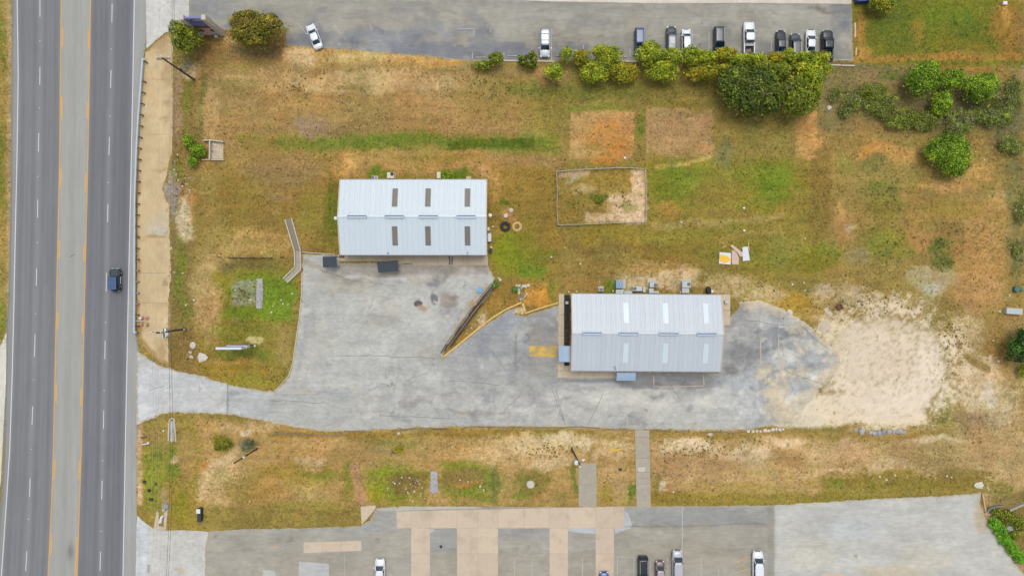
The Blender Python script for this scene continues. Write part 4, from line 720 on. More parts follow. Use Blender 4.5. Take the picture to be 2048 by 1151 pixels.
# north lot markings
for c in [(594, 44, 614, 70), (614, 70, 628, 94), (632, 46, 636, 53), (668, 48, 679, 66), (740, 50, 745, 62)]: mark_line('parking_line', [c[:2], c[2:]], .1, M['line_worn'])
for pts in ([(916, 57), (948, 57.5)], [(948, 57.5), (948, 72)], [(980, 57), (980, 66)]): mark_line('parking_line', pts, .12, M['line_worn'])
for x, y0, y1 in ((945, 105, 118), (1008, 105, 120), (1072, 110, 123), (1103, 58, 122), (1106, 60, 70), (1134, 97, 120), (1167, 90, 112), (1198, 88, 104), (1260, 98, 112), (1385, 60, 88), (1418, 64, 100), (1543, 84, 106), (1600, 98, 118)): mark_line('parking_line', [(x, y0), (x, y1)], .12, M['line_worn'])
# south lot markings
for pts, wd in (([(1365, 1012), (1364.5, 1100)], .14), ([(1235, 1112), (1235, 1160)], .11), ([(1235, 1113), (1300, 1113)], .08), ([(1268, 1113), (1268, 1160)], .11), ([(1301, 1113), (1301, 1160)], .11), ([(1335, 1113), (1335, 1160)], .11), ([(1402, 1112), (1402, 1160)], .12), ([(1437, 1136), (1437, 1160)], .09), ([(1029, 1116), (1029, 1160)], .09), ([(1064, 1116), (1064, 1160)], .1), ([(1165, 1115), (1165, 1160)], .12), ([(886, 1116), (886.5, 1130)], .08), ([(689, 1107), (689, 1151)], .07)): mark_line('parking_line', pts, wd, M['line_worn'])
for a in ((1473, 1122, 1500, 1113), (1473, 1133, 1490, 1127), (1470, 1145, 1498, 1136), (1475, 1156, 1500, 1147)): mark_line('hatch_line', [a[:2], a[2:]], .13, M['line_yellow'])

# ------------------------------------------------------------------ concrete slabs, one by one
def slab(name, quad, z0, z1, m, parent, gap=.02):
    q = [Vector(XY(*p)) for p in quad]; c = sum(q, Vector((0, 0))) / len(q)
    mb = MB(); mb.prism([tuple(c + (p - c) * (1 - gap / max((p - c).length, .1) * 1.4)) for p in q], z0, z1); return mb.build(name, m, parent)
pv = tag(bpy.data.objects.new('south_concrete_paving', None), kind='structure'); COL.objects.link(pv)
cx = [793, 822, 860, 914, 955, 996, 1048, 1099, 1136, 1191, 1228, 1249]
for a, b in zip(cx[:-1], cx[1:]):
    def top(x): return 1021.5 - (x - 793) * .022
    slab('slab', [(a, top(a)), (b, top(b)), (b, 1055), (a, 1055.5)], -.02, .035, M['slab'], pv)
for (a, b) in ((822, 860), (914, 955), (955, 996), (1099, 1136), (1191, 1228)):
    for y0, y1 in ((1055, 1106), (1106, 1156), (1156, 1206)): slab('slab', [(a, y0), (b, y0), (b, y1), (a, y1)], -.02, .035, M['slab'], pv)
for a, b in ((607, 645), (645, 682), (682, 723)): slab('slab', [(a, 1083.5 - (a - 607) * .03), (b, 1083.5 - (b - 607) * .03), (b, 1105 - (b - 607) * .04), (a, 1105 - (a - 607) * .04)], -.02, .035, M['slab'], pv)
slab('slab', [(1644, 1146), (1688, 1146), (1688, 1190), (1642, 1190)], -.02, .035, M['slab'], pv)
sheet('grey_curb_strip', [(753, 1016), (800, 1011.5), (955, 1012), (958, 1015), (793, 1020), (758, 1021)], .024, M['gravelpave'], (184, 182, 172), (), step=4, amp=.8, seed=107)
mb = MB(); c = P(882, 1092); mb.cyl((c[0], c[1], .0), .28, .035, 14); tag(mb.build('manhole_cover', M['dark'], None), 'dark round iron cover in the grey paving between beige slabs', 'cover')
slab('drain_apron', [(721, 1012), (752, 1009), (751, 1016), (733, 1038), (723, 1048)], -.02, .06, M['concrete'], None)['kind'] = 'structure'
wk = tag(bpy.data.objects.new('walkway', None), kind='structure'); COL.objects.link(wk)
seg = [859, 865, 873, 915, 943, 955, 967, 978.5, 990.5, 1000, 1013]
for i, (a, b) in enumerate(zip(seg[:-1], seg[1:])):
    def wx(y): return 1269.5 + (y - 859) * .022
    z = .10 - .008 * i
    slab('slab', [(wx(a), a), (wx(a) + 29, a), (wx(b) + 29, b), (wx(b), b)], -.02, z, M['greyslab'], wk)
slab('pale_patch', [(1275, 934), (1290, 933), (1291, 940), (1287, 943), (1276, 942)], .05, .085, M['conc_pale'], wk)
rp = tag(bpy.data.objects.new('concrete_ramp', None), kind='structure'); COL.objects.link(rp)
for y0, y1 in ((925, 968), (968, 1012)): slab('slab', [(1157, y0), (1192.5, y0), (1193.5, y1), (1157, y1)], -.02, .09, M['greyslab'], rp, gap=.008)

# ------------------------------------------------------------------ buildings
def rotz(p, c, a):
    ca, sa = math.cos(a), math.sin(a); x, y = p[0] - c[0], p[1] - c[1]; return (c[0] + x * ca - y * sa, c[1] + x * sa + y * ca) + tuple(p[2:])
def building(name, label, x0, x1, y0, y1, he, hr, a, roofm, skym, skys, vents, wallm, openings, npan):
    cx, cy = (x0 + x1) / 2, (y0 + y1) / 2; yr = cy
    root = thing(name, label, 'building', (cx, cy, 0), a)
    def loc(v): return (v[0] - cx, v[1] - cy, v[2])
    def fin(mb, n, m, parent=root, **kw):
        mb.v = [loc(v) for v in mb.v]; return mb.build(n, m, parent, world_space=False, **kw)
    w = .22
    mb = MB()      # four walls as one gabled shell
    xi0, xi1, yi0, yi1 = x0 + .18, x1 - .18, y0 + .25, y1 - .25
    hg = he + (hr - he) * .96
    mb.add([(xi0, yi0, 0), (xi1, yi0, 0), (xi1, yi1, 0), (xi0, yi1, 0), (xi0, yi0, he - .06), (xi1, yi0, he - .06), (xi1, yi1, he - .06), (xi0, yi1, he - .06), (xi0, yr, hg - .06), (xi1, yr, hg - .06)],
           [(0, 1, 5, 4), (2, 3, 7, 6), (1, 2, 6, 9, 5), (3, 0, 4, 8, 7), (0, 3, 2, 1)])
    fin(mb, 'wall', wallm)
    # roof panels with standing ribs, one slope piece each, meshes shared
    pw = (x1 - x0) / npan; sl = math.hypot((y1 - y0) / 2, hr - he); ang = math.atan2(hr - he, (y1 - y0) / 2)
    rib = .022 if 'white roof' in name.replace('_', ' ') else .032
    def panel_mesh():
        m_ = MB(); g = .006
        prof = [(-pw / 2 + g, 0)]
        for k in range(3):
            c = -pw / 2 + pw * (k + .5) / 3; prof += [(c - .04, 0), (c - .02, rib), (c + .02, rib), (c + .04, 0)]
        prof += [(pw / 2 - g, 0)]
        n = len(prof); vs = []
        for yy in (0, sl): vs += [(p[0], yy, p[1]) for p in prof]
        for yy in (0, sl): vs += [(p[0], yy, -.03) for p in (prof[0], prof[-1])]
        fs = [(i, i + 1, n + i + 1, n + i) for i in range(n - 1)] + [(2 * n, 0, n, 2 * n + 2), (n - 1, 2 * n + 1, 2 * n + 3, 2 * n - 1), (2 * n + 1, 2 * n, 2 * n + 2, 2 * n + 3)]
        m_.add(vs, fs); me = bpy.data.meshes.new('roof_panel'); me.from_pydata(m_.v, [], m_.f); me.materials.append(roofm); me.update(); return me
    me = panel_mesh()
    for side in (0, 1):
        for i in range(npan):
            o = bpy.data.objects.new('roof_panel', me); COL.objects.link(o); o.parent = root
            X = x0 + pw * (i + .5)
            if side == 0: o.location = loc((X, y0, he)); o.rotation_euler = (ang, 0, 0)
            else: o.location = loc((X, y1, he)); o.rotation_euler = (ang, 0, math.pi)
    def slope_box(mb, xa, xb, ta, tb, side, z0, z1):
        """box lying on a slope between fractions ta..tb from eave to ridge"""
        ya, yb = (y0 + (yr - y0) * ta, y0 + (yr - y0) * tb) if side == 0 else (y1 - (y1 - yr) * ta, y1 - (y1 - yr) * tb)
        za, zb = he + (hr - he) * ta, he + (hr - he) * tb
        vs = [(xa, ya, za + z0), (xb, ya, za + z0), (xb, yb, zb + z0), (xa, yb, zb + z0), (xa, ya, za + z1), (xb, ya, za + z1), (xb, yb, zb + z1), (xa, yb, zb + z1)]
        f = [(3, 2, 1, 0), (4, 5, 6, 7), (0, 1, 5, 4), (1, 2, 6, 5), (2, 3, 7, 6), (3, 0, 4, 7)]
        if side: f = [t[::-1] for t in f]
        mb.add(vs, f)
    for xs, side, ta, tb in skys:
        mb = MB(); slope_box(mb, xs - pw * .52, xs + pw * .52, ta, tb, side, .0, .05); sk = fin(mb, 'skylight', skym)
        for k in range(2):
            m2 = MB(); c = xs + (k - .5) * pw * .42; slope_box(m2, c - .035, c + .035, ta + .005, tb - .005, side, .052, .09); fin(m2, 'rib', M['wood_grey'] if skym is M['sky_dark'] else skym, sk)
    mb = MB()
    for s_ in (-1, 1):      # ridge cap
        mb.add([(x0, yr, hr + .07), (x1, yr, hr + .07), (x1, yr + s_ * .2, hr + .045), (x0, yr + s_ * .2, hr + .045)], [(0, 1, 2, 3) if s_ < 0 else (3, 2, 1, 0)])
    fin(mb, 'ridge_cap', roofm)
    for xc in vents:
        mb = MB(); L = 3.4; mb.box((xc, yr + .16, hr + .2), (L, .12, .28)); mb.box((xc, yr - .2, hr + .17), (L, .26, .22)); mb.box((xc - L / 2 + .04, yr, hr + .22), (.08, .52, .32)); mb.box((xc + L / 2 - .04, yr, hr + .22), (.08, .52, .32))
        v = fin(mb, 'ridge_vent', M['vent']); mb = MB(); mb.box((xc, yr + .03, hr + .13), (L - .2, .12, .14)); fin(mb, 'throat', M['vent_dark'], v)
    # rake trim, eave gutter
    for xs, wd in ((x0 - .06, .16), (x1 + .06, .16)):
        for side in (0, 1): mb = MB(); slope_box(mb, xs - wd / 2, xs + wd / 2, -.01, 1, side, -.22, .075); fin(mb, 'rake_trim', M['roof_trim'])
    for yy, s_ in ((y0, -1), (y1, 1)):
        mb = MB(); mb.box((cx, yy + s_ * .07, he - .07), (x1 - x0, .13, .14)); fin(mb, 'gutter', M['steel_dull'])
    for xa, xb, yy, hz, n_, m_ in openings:
        mb = MB()
        if yy == 's': mb.box(((xa + xb) / 2, yi0 - .03, hz / 2), (xb - xa, .08, hz))
        elif yy == 'w': mb.box((xi0 - .03, (xa + xb) / 2, hz / 2), (.08, xb - xa, hz))
        else: mb.box((xi1 + .03, (xa + xb) / 2, hz / 2), (.08, xb - xa, hz))
        fin(mb, n_, m_)
    return root
# first building
HE, HR = 4.3, 6.0; k = S * (H - HE) / H
bx0, bx1 = (680.5 - 1024) * k, (973 - 1024) * k; by0, by1 = (575.5 - 509) * k, (575.5 - 359.5) * k
kr = S * (H - HR) / H; ks = S * (H - 5.1) / H
sk = [((x - 1024) * ks, s_, .24, .74) for x in (790, 856, 935) for s_ in (0, 1)]
b1 = building('white_roof_building', 'long metal building with a white ribbed roof and six brown skylights', bx0, bx1, by0, by1, HE, HR, 0, M['roof_white'], M['sky_dark'], sk,
         [(x - 1024) * kr for x in (714, 789, 857, 932)], M['wall_tan'],
         [(XY(847, 0)[0], XY(868, 0)[0], 's', 2.6, 'door', M['dark']), (XY(925, 0)[0], XY(944, 0)[0], 's', 2.6, 'door', M['dark']), (XY(958, 0)[0], XY(970, 0)[0], 's', 2.1, 'door', M['dark']), (XY(796, 0)[0], XY(812, 0)[0], 's', 2.4, 'door', M['dark'])], 28)
mb = MB()
for x, y in ((776, 506), (935, 506), (698, 453)): c = P(x, y, 4.55); mb.cyl((c[0], c[1], 4.35), .09, .5, 8)
mb.v = [(v[0] - b1.location.x, v[1] - b1.location.y, v[2]) for v in mb.v]; mb.build('vent_pipe', M['dark'], b1, world_space=False, kind='stuff')
# second building, turned a little clockwise
A2 = math.radians(-.45)
cxb, cyb = (1292.5 - 1024) * k, (575.5 - 665) * k
LX, LY = (1441.5 - 1143) * k, (741.2 - 588.5) * k
x0, x1, y0, y1 = cxb - LX / 2, cxb + LX / 2, cyb - LY / 2, cyb + LY / 2
sk = [((x - 1024) * ks, s_, .22, .74) for x in (1251.5, 1331, 1411.5) for s_ in (0, 1)]
b2 = building('zinc_roof_building', 'long metal building with a pale lilac-grey ribbed roof and six white skylights', x0, x1, y0, y1, HE, HR, A2, M['roof_zinc_n'], M['sky_white'], sk,
         [(x - 1024) * kr for x in (1184, 1257, 1337, 1413)], M['wall_lilac'],
         [(y0 + 10.2, y0 + 11.2, 'w', 2.1, 'door', M['dark']), (y0 + 6.2, y0 + 8.8, 'w', 1.1, 'brick_skirt', M['rust']), (x0 + 12.1, x0 + 13.2, 's', 2.1, 'door', M['dark'])], 31)
mb = MB()
for x, y in ((1150, 657), (1230, 734), (1232, 738)): c = P(x, y, 4.7); mb.cyl((c[0], c[1], 4.3), .08, 1.0 if y < 700 else .55, 8)
mb.v = [(v[0] - b2.location.x, v[1] - b2.location.y, v[2]) for v in mb.v]; mb.build('vent_pipe', M['dark'], b2, world_space=False, kind='stuff')
# aprons and slabs round the buildings
ap = tag(bpy.data.objects.new('building_apron', None), kind='structure'); COL.objects.link(ap)
for a, b in ((676, 726), (726, 776), (776, 826), (826, 876), (876, 926), (926, 976)):
    yb = 530 if a >= 800 else (522 if a < 776 else 526)
    slab('slab', [(a, 511), (b, 511), (b, yb), (a, yb)], -.02, .09, M['concrete'], ap)
mb = MB(); c = XY(684, 513); mb.box((c[0], c[1], .11), (1.0, .5, .03)); mb.build('doormat', M['rust'], ap)
mb = MB(); strip(mb, [(898, 512), (900, 520), (899, 529)], .35, .094); strip(mb, [(905, 512), (904, 529)], .25, .094); mb.build('stain', M['tar'], ap)
ap2 = tag(bpy.data.objects.new('building_apron', None), kind='structure'); COL.objects.link(ap2)
for y0_, y1_ in ((587, 629), (629, 671), (671, 713), (713, 741)): slab('slab', [(1117.5 - (y0_ - 587) * .012, y0_), (1128, y0_), (1128, y1_), (1117.5 - (y1_ - 587) * .012, y1_)], -.02, .11, M['concrete'], ap2)
for a, b in ((1115, 1157), (1157, 1199), (1199, 1233)): slab('slab', [(a, 741), (b, 741.3), (b, 755.5), (a, 754.8)], -.02, .11, M['concrete'], ap2)
for a, b in ((588, 620), (620, 650)): slab('slab', [(1440, a), (1460.5, a + .6), (1460, b), (1442, b)], -.02, .11, M['concrete'], ap2)
slab('slab', [(1128.5, 691.5), (1141, 691.5), (1141, 740.5), (1128.5, 740.5)], -.02, .09, M['concrete'], ap2)
slab('rubber_bed', [(1128.6, 589), (1139.5, 589), (1139, 690.5), (1128.4, 690.5)], -.02, .07, M['black'], ap2)
slab('rubber_bed', [(1128.6, 723), (1138.5, 723), (1138, 731), (1128.4, 731)], .07, .105, M['black'], ap2)
RR = random.Random(5)
mb = MB()
for _ in range(70): x, y = RR.uniform(1130, 1138), RR.gauss(662, 16); c = XY(x, min(max(y, 600), 688)); mb.rock((c[0], c[1], .08), .05 + .06 * RR.random(), RR)
mb.build('mulch', M['rust'], ap2, kind='stuff')
mb = MB(); c = P(1134, 605, .6); mb.box((c[0], c[1], .35), (.55, .5, .55)); tag(mb.build('utility_box', M['hv_grey'], None), 'small white box in the black bed beside the west wall', 'box')
mb = MB(); c = P(1453, 604, .6); mb.box((c[0], c[1], .4), (.6, .55, .6)); mb.cyl((c[0], c[1], .7), .2, .06, 12); tag(mb.build('utility_box', M['hv_grey'], None), 'pale grey box on the concrete slab at the east gable', 'box')
# awnings, curved sheet on brackets
def awning(lbl, px0, px1, py0, py1, h, axis):
    c0 = P((px0 + px1) / 2, (py0 + py1) / 2, h); wx = (px1 - px0) * S * (H - h) / H; wy = (py1 - py0) * S * (H - h) / H
    t = thing('awning', lbl, 'awning', (c0[0], c0[1], 0)); mb = MB(); n = 8; vs = []; fs = []
    for i in range(n + 1):
        u = i / n; q = u - .5; z = h + .32 * math.cos(q * math.pi * .9) - .3
        if axis == 'w': x_ = c0[0] + wx * q; z = h + .35 - .5 * (1 - u) ** 2; pp = [(x_, c0[1] - wy / 2, z), (x_, c0[1] + wy / 2, z)]
        else: y_ = c0[1] + wy * q; z = h + .35 - .5 * (1 - u) ** 2; pp = [(c0[0] - wx / 2, y_, z), (c0[0] + wx / 2, y_, z)]
        vs += pp; vs += [(p[0], p[1], p[2] - .05) for p in pp]
    for i in range(n):
        a = i * 4; b = a + 4; fs += [(a, b, b + 1, a + 1), (a + 3, b + 3, b + 2, a + 2), (a, a + 2, b + 2, b), (a + 1, b + 1, b + 3, a + 3)]
    mb.add(vs, fs); mb.build('canopy_sheet', M['blue_metal'], t)
    for s_ in (-1, 1):
        mb = MB()
        if axis == 'w': mb.bar((c0[0] + wx / 2, c0[1] + s_ * wy * .46, h - .7), (c0[0] - wx * .4, c0[1] + s_ * wy * .46, h - .12), .06)
        else: mb.bar((c0[0] + s_ * wx * .46, c0[1] + wy / 2, h - .7), (c0[0] + s_ * wx * .46, c0[1] - wy * .4, h - .12), .06)
        mb.build('bracket', M['steel_dull'], t)
awning('curved blue-grey awning over the west door beside the yellow hatching', 1117.5, 1141, 691, 723, 2.9, 'w')
awning('curved blue-grey awning on the long south wall of the pale roofed building', 1233, 1271, 744, 761, 2.9, 's')
# two dark flat canopies on legs in front of the white roofed building
def flat_canopy(lbl, quad, h):
    q = [XY(*p, h) for p in quad]; c = (sum(a[0] for a in q) / 4, sum(a[1] for a in q) / 4); t = thing('canopy', lbl, 'canopy', (c[0], c[1], 0))
    MB().prism(q, h - .06, h).build('canopy_top', M['mat_black'], t)
    for a in q:
        x, y = c[0] + (a[0] - c[0]) * .93, c[1] + (a[1] - c[1]) * .93; MB().bar((x, y, 0), (x, y, h - .06), .07).build('leg', M['dark'], t)
    return t
flat_canopy('smaller nearly square dark canopy beside the south-west corner of the white roofed building', [(645, 513), (673, 512), (674, 534), (646, 534.5)], 2.2)
flat_canopy('larger dark rectangular canopy tilted in front of the white roofed building', [(753.5, 523.5), (795, 520), (797.5, 542), (756.5, 544.5)], 2.3)

# mechanical units along the north walls
def hvac(lbl, px, py, wpx, dpx, h, m, fan, pad=None, rz=0.0, fan_m='steel_dull', cat='air conditioner', duct=None):
    c = P(px, py, h); w_ = wpx * S; d_ = dpx * S; t = thing('air_conditioner', lbl, cat, (c[0], c[1], 0), rz)
    b_ = MB(); b_.box((0, 0, h / 2 + .1), (w_, d_, h - .2)); b_.build('cabinet', m, t, world_space=False, bevel=.03)
    b_ = MB(); b_.box((0, 0, h - .008 + .03), (w_ * .97, d_ * .97, .05)); b_.build('lid', m, t, world_space=False)
    if pad: b_ = MB(); b_.box((pad[0], pad[1], .06), (pad[2], pad[3], .12)); b_.build('pad', M['conc_pale'], t, world_space=False)
    for k_ in range(2): b_ = MB(); b_.box((0, (k_ - .5) * (d_ + .02), h * .5), (w_ * .8, .03, h * .6)); b_.build('side_grille', M['dark'], t, world_space=False)
    if fan:
        fx_, fy_, r = fan; g = MB(); g.cyl((fx_, fy_, h + .04), r * .9, .015, 20); f0 = g.build('fan_opening', M['dark'], t, world_space=False)
        g = MB(); g.torus((fx_, fy_, h + .07), r, .035, 20, 6); g.build('fan_ring', M[fan_m], f0, world_space=False)
        g = MB()
        for a in range(4): g.box((fx_ + math.cos(a * 1.57 + .4) * r * .45, fy_ + math.sin(a * 1.57 + .4) * r * .45, h + .075), (r * .8, r * .3, .015), a * 1.57 + .4)
        g.cyl((fx_, fy_, h + .06), r * .2, .04, 10); g.build('fan_blades', M[fan_m], f0, world_space=False)
        g = MB()
        for q_ in (.3, .55, .8): g.torus((fx_, fy_, h + .1), r * q_, .008, 16, 4)
        g.build('guard', M['steel_dull'], f0, world_space=False)
    if duct:
        for i, (dx, dy, dw, dd, dh) in enumerate(duct): g = MB(); g.box((dx, dy, dh / 2), (dw, dd, dh)); g.build('duct', M['hv_grey'], t, world_space=False)
    return t
hvac('smallest cube-shaped condenser at the west end of the north wall', 1202.5, 578.5, 8, 8, .8, M['hv_grey'], (0, -.02, .27), (0, .12, 1.0, .95))
hvac('blue cabinet with a black and white fan on a wide concrete pad', 1239, 568.5, 14, 16, 1.15, M['hv_blue'], (.08, .35, .33), (.35, .05, 1.9, 1.65), fan_m='white', duct=[(.1, -1.3, 1.4, .75, .9), (1.7, -1.45, 1.5, .5, .6)])
hvac('long rounded pale cabinet lying between two tall units with one round fan', 1275, 577, 19, 9.5, .95, M['hv_grey'], (-.5, 0, .3), (0, 0, 1.95, 1.0), duct=[(1.35, -.15, .5, 1.0, .5)])
hvac('pale grey cabinet whose fan sits at its corner, right of the long rounded one', 1307, 569, 15, 10, 1.15, M['hv_grey'], (.35, -.08, .32), (-.1, .5, 1.6, 1.4), duct=[(-.35, -1.1, .8, .9, .9), (.5, -1.35, 1.3, .4, .5)])
hvac('square grey cabinet with one round fan furthest east along the north wall', 1373, 568.5, 17, 12.5, 1.15, M['hv_grey'], (.42, .05, .31), (.1, .3, 1.9, 1.3), duct=[(-.1, -1.1, 1.3, .95, .95)])
hvac('beige package unit with a dark fan behind the white roofed building', 781, 350.5, 14, 12, 1.2, M['cream'], (.28, .22, .3), (0, 0, 1.5, 1.3), fan_m='dark')
hvac('small silver condenser against the north wall of the white roofed building', 747, 354.5, 8, 6.5, .9, M['hv_grey'], (-.1, 0, .24), (.15, 0, 1.1, .8))
def boxy(name, lbl, cat, px, py, w, d, h, m, rz=0.0, extra=None, z=0.0):
    c = P(px, py, h + z); t = thing(name, lbl, cat, (c[0], c[1], z), rz); b_ = MB(); b_.box((0, 0, h / 2), (w, d, h)); b_.build('body', m, t, world_space=False, bevel=.02)
    b_ = MB(); b_.box((0, 0, h + .02), (w * 1.05, d * 1.05, .04)); b_.build('lid', extra or m, t, world_space=False); return t
boxy('cabinet', 'tall narrow white cabinet beside the bush north of the white roofed building', 'cabinet', 877.5, 350, .65, 1.1, 1.3, M['cream'])
boxy('cabinet', 'long white cabinet standing on the grass beside the east wall', 'cabinet', 979, 474.5, .6, 1.45, 1.1, M['white'])
boxy('cabinet', 'small white box on the grass by the east wall north of the long cabinet', 'box', 977, 457.5, .35, .6, .9, M['white'])
boxy('meter_box', 'low tan box on the ground at the north-east corner of the white roofed building', 'box', 937, 356, .9, .5, .6, M['concrete'])
boxy('grill_box', 'dark bin near the south-east corner of the white roofed building', 'bin', 981, 501.5, .5, .7, .7, M['dark'], .1)
def dish(lbl, px, py, h, dx, r=.32):
    c = P(px, py, h); t = thing('satellite_dish', lbl, 'dish', (c[0], c[1], 0)); g = MB(); g.cyl((0, 0, h - .1), r * .3, .1, 14, r); g.build('reflector', M['white'], t, world_space=False, smooth=False)
    g = MB(); g.bar((0, 0, 0 if dx == 0 else h - .15), (dx, 0, h - .2 if dx else h - .1), .05); g.build('arm', M['steel_dull'], t, world_space=False); return t
dish('round white dish on the east wall at the ridge line', 980.5, 430, 3.2, -.55)
dish('round white dish on the west gable of the white roofed building', 671, 436, 3.4, .5)
dish('small white post-top light by the south-east corner beside the dark bin', 982.5, 494, 1.0, 0, .15)
dish('small white globe on a post in the grass east of the white roofed building', 986, 453, .6, 0, .13)
dish('white dish beside the black upright bin on the north side', 1424.5, 582, 1.0, 0, .26)
c = P(1418, 580, 1.1); t = thing('wheeled_bin', 'black elongated wheeled bin near the east end of the north wall', 'bin', (c[0], c[1], 0), .2)
g = MB(); g.cyl((0, 0, 0), .36, 1.0, 14, .42); g.v = [(v[0], v[1] * 1.7, v[2]) for v in g.v]; g.build('body', M['black'], t, world_space=False); g = MB(); g.cyl((0, 0, 1.0), .44, .08, 14, .36); g.v = [(v[0], v[1] * 1.7, v[2]) for v in g.v]; g.build('lid', M['black'], t, world_space=False)
g = MB(); g.box((0, -.7, .15), (.5, .1, .24)); g.build('wheel', M['tyre'], t, world_space=False)
for i, (x, y, l) in enumerate(((1137, 583, 'white gas meter at the north-west corner of the pale roofed building'), (1153, 582.5, 'white riser pipe a step east of the gas meter'), (1226, 581.5, 'white riser pipe just west of the blue cabinet'), (1361, 584, 'white riser pipe just west of the eastern square cabinet'), (896, 353, 'white standpipe beside the bush north of the white roofed building'))):
    c = P(x, y, .9); t = thing('standpipe', l, 'pipe', (c[0], c[1], 0)); g = MB(); g.cyl((0, 0, 0), .05, .9, 8); g.build('pipe', M['white'], t, world_space=False); g = MB(); g.cyl((0, 0, .84), .13, .16, 10, .1); g.build('cap', M['white'], t, world_space=False)

# ------------------------------------------------------------------ vehicles
def interp(tab, x): return float(np.interp(x, [a for a, b in tab], [b for a, b in tab]))
CARK = {
 'sedan': dict(L=4.75, W=1.84, zr=1.44, top=[(-.5, .72), (-.47, .95), (-.36, 1.03), (-.3, 1.02), (0, .96), (.22, .95), (.4, .82), (.47, .7), (.5, .55)], wf=.235, rf=.085, rr=-.2, rb=-.345),
 'suv': dict(L=4.75, W=1.92, zr=1.72, top=[(-.5, .8), (-.48, 1.05), (-.3, 1.1), (0, 1.08), (.25, 1.08), (.4, .98), (.47, .84), (.5, .6)], wf=.265, rf=.13, rr=-.42, rb=-.478),
 'hatch': dict(L=4.1, W=1.75, zr=1.55, top=[(-.5, .75), (-.48, .98), (-.3, 1.0), (0, .98), (.25, .96), (.4, .86), (.47, .74), (.5, .55)], wf=.27, rf=.13, rr=-.38, rb=-.47),
 'van': dict(L=5.1, W=1.98, zr=1.76, top=[(-.5, .8), (-.48, 1.1), (-.3, 1.12), (0, 1.1), (.3, 1.06), (.42, .94), (.47, .82), (.5, .58)], wf=.32, rf=.17, rr=-.43, rb=-.482),
 'pickup': dict(L=5.8, W=2.02, zr=1.9, top=[(-.5, 1.0), (-.49, 1.18), (-.12, 1.2), (0, 1.2), (.22, 1.2), (.42, 1.12), (.475, 1.02), (.5, .7)], wf=.25, rf=.125, rr=-.1, rb=-.125),
}
def car(name, label, cat, kind, px, py, heading, rgb, L=None, W=None, roof_rgb=None, rails=False, sunroof=False, group=None, bed='open', badge=None):
    """heading: degrees, 90 = nose towards the top of the picture; px,py = centre of the roof in the picture"""
    K = CARK[kind]; L = L or K['L']; W = W or K['W']; zr = K['zr']; c = P(px, py, zr * .6)
    t = thing(name, label, cat, (c[0], c[1], 0), math.radians(heading), group); bodym = car_paint(rgb); roofm = car_paint(roof_rgb) if roof_rgb else bodym
    ws = [(-.5, .66), (-.49, .8), (-.465, .9), (-.42, .965), (-.33, 1), (.3, 1), (.36, .985), (.42, .94), (.45, .88), (.475, .78), (.49, .66), (.5, .5)]
    if kind in ('pickup', 'van'): ws = [(x_, 1 - (1 - w_) * .65) for x_, w_ in ws]
    xs = [-.5, -.49, -.475, -.45, -.42, -.36, -.3, -.2, -.1, 0, .1, .2, .25, .3, .36, .42, .45, .475, .49, .5]
    if kind == 'pickup': xs = [x for x in xs if x > -.12]; xs = [-.118] + xs
    vs = []; fs = []; sec = None
    for x in xs:
        w_ = W / 2 * interp(ws, x); zt = interp(K['top'], x); z0 = .24 if abs(x) < .46 else .32
        half = [(0, zt + .03), (.5 * w_, zt + .02), (.84 * w_, zt - .02), (.95 * w_, zt - .1), (.995 * w_, zt - .26), (w_, .58), (.97 * w_, .4), (.93 * w_, z0), (0, z0)]
        full = half + [(-y, z) for y, z in half[-2:0:-1]]
        n = len(full); vs += [(x * L, y, z) for y, z in full]
    for i in range(len(xs) - 1):
        for j in range(n):
            a = i * n + j; b = i * n + (j + 1) % n; fs.append((a, b, b + n, a + n))
    fs += [tuple(range(n)), tuple((len(xs) - 1) * n + j for j in range(n))[::-1]]
    m_ = MB(); m_.add(vs, fs); o = m_.build('body', bodym, t, world_space=False, smooth=True)
    zb = lambda x: interp(K['top'], x) - .03
    wf, rf, rr, rb = (K[q] * L for q in ('wf', 'rf', 'rr', 'rb')); wb = W / 2 * .86; wt = W / 2 * .70 if kind != 'van' else W / 2 * .78
    if kind in ('suv', 'pickup'): wt = W / 2 * .76
    zf, zk = zb(K['wf']), zb(K['rb'])
    # cabin core, dark, fills the glasshouse
    m_ = MB(); zt = zr - .07; d = .03
    def hexa(m_, A, B, s=1.0): m_.add(A + B, [(0, 1, 2, 3), (4, 7, 6, 5), (0, 4, 5, 1), (1, 5, 6, 2), (2, 6, 7, 3), (3, 7, 4, 0)])
    lo = [(wf - d, wb - d, zf - .1), (wf - d, -wb + d, zf - .1), (rb + d, -wb + d, zk - .1), (rb + d, wb - d, zk - .1)]; hi = [(rf - d, wt - d, zt), (rf - d, -wt + d, zt), (rr + d, -wt + d, zt), (rr + d, wt - d, zt)]
    hexa(m_, lo, hi); m_.build('cabin', M['dark'], t, world_space=False)
    def pane(nm, a, b, c_, d_, bow=0.0, inset=.06):
        """slightly bowed pane a-b at the bottom, c-d at the top"""
        a, b, c_, d_ = map(Vector, (a, b, c_, d_)); m2 = MB(); n_ = 6; nn = (b - a).cross(d_ - a).normalized(); ctr = Vector((0, 0, .9))
        if nn.dot((a + c_) / 2 - ctr) < 0: nn = -nn
        vv = []
        for i in range(n_ + 1):
            u = inset / 2 + (1 - inset) * i / n_; q = bow * (1 - (2 * u - 1) ** 2); vv += [a.lerp(b, u) + nn * (.012 + q) + (d_ - a) * .04, d_.lerp(c_, u) + nn * (.012 + q * .7) - (d_ - a) * .04]
        m2.add(vv, [(2 * i, 2 * i + 2, 2 * i + 3, 2 * i + 1) for i in range(n_)]); return m2.build(nm, M['glass'], t, world_space=False, smooth=True)
    pane('windscreen', (wf, -wb, zf), (wf, wb, zf), (rf, wt, zt), (rf, -wt, zt), .07)
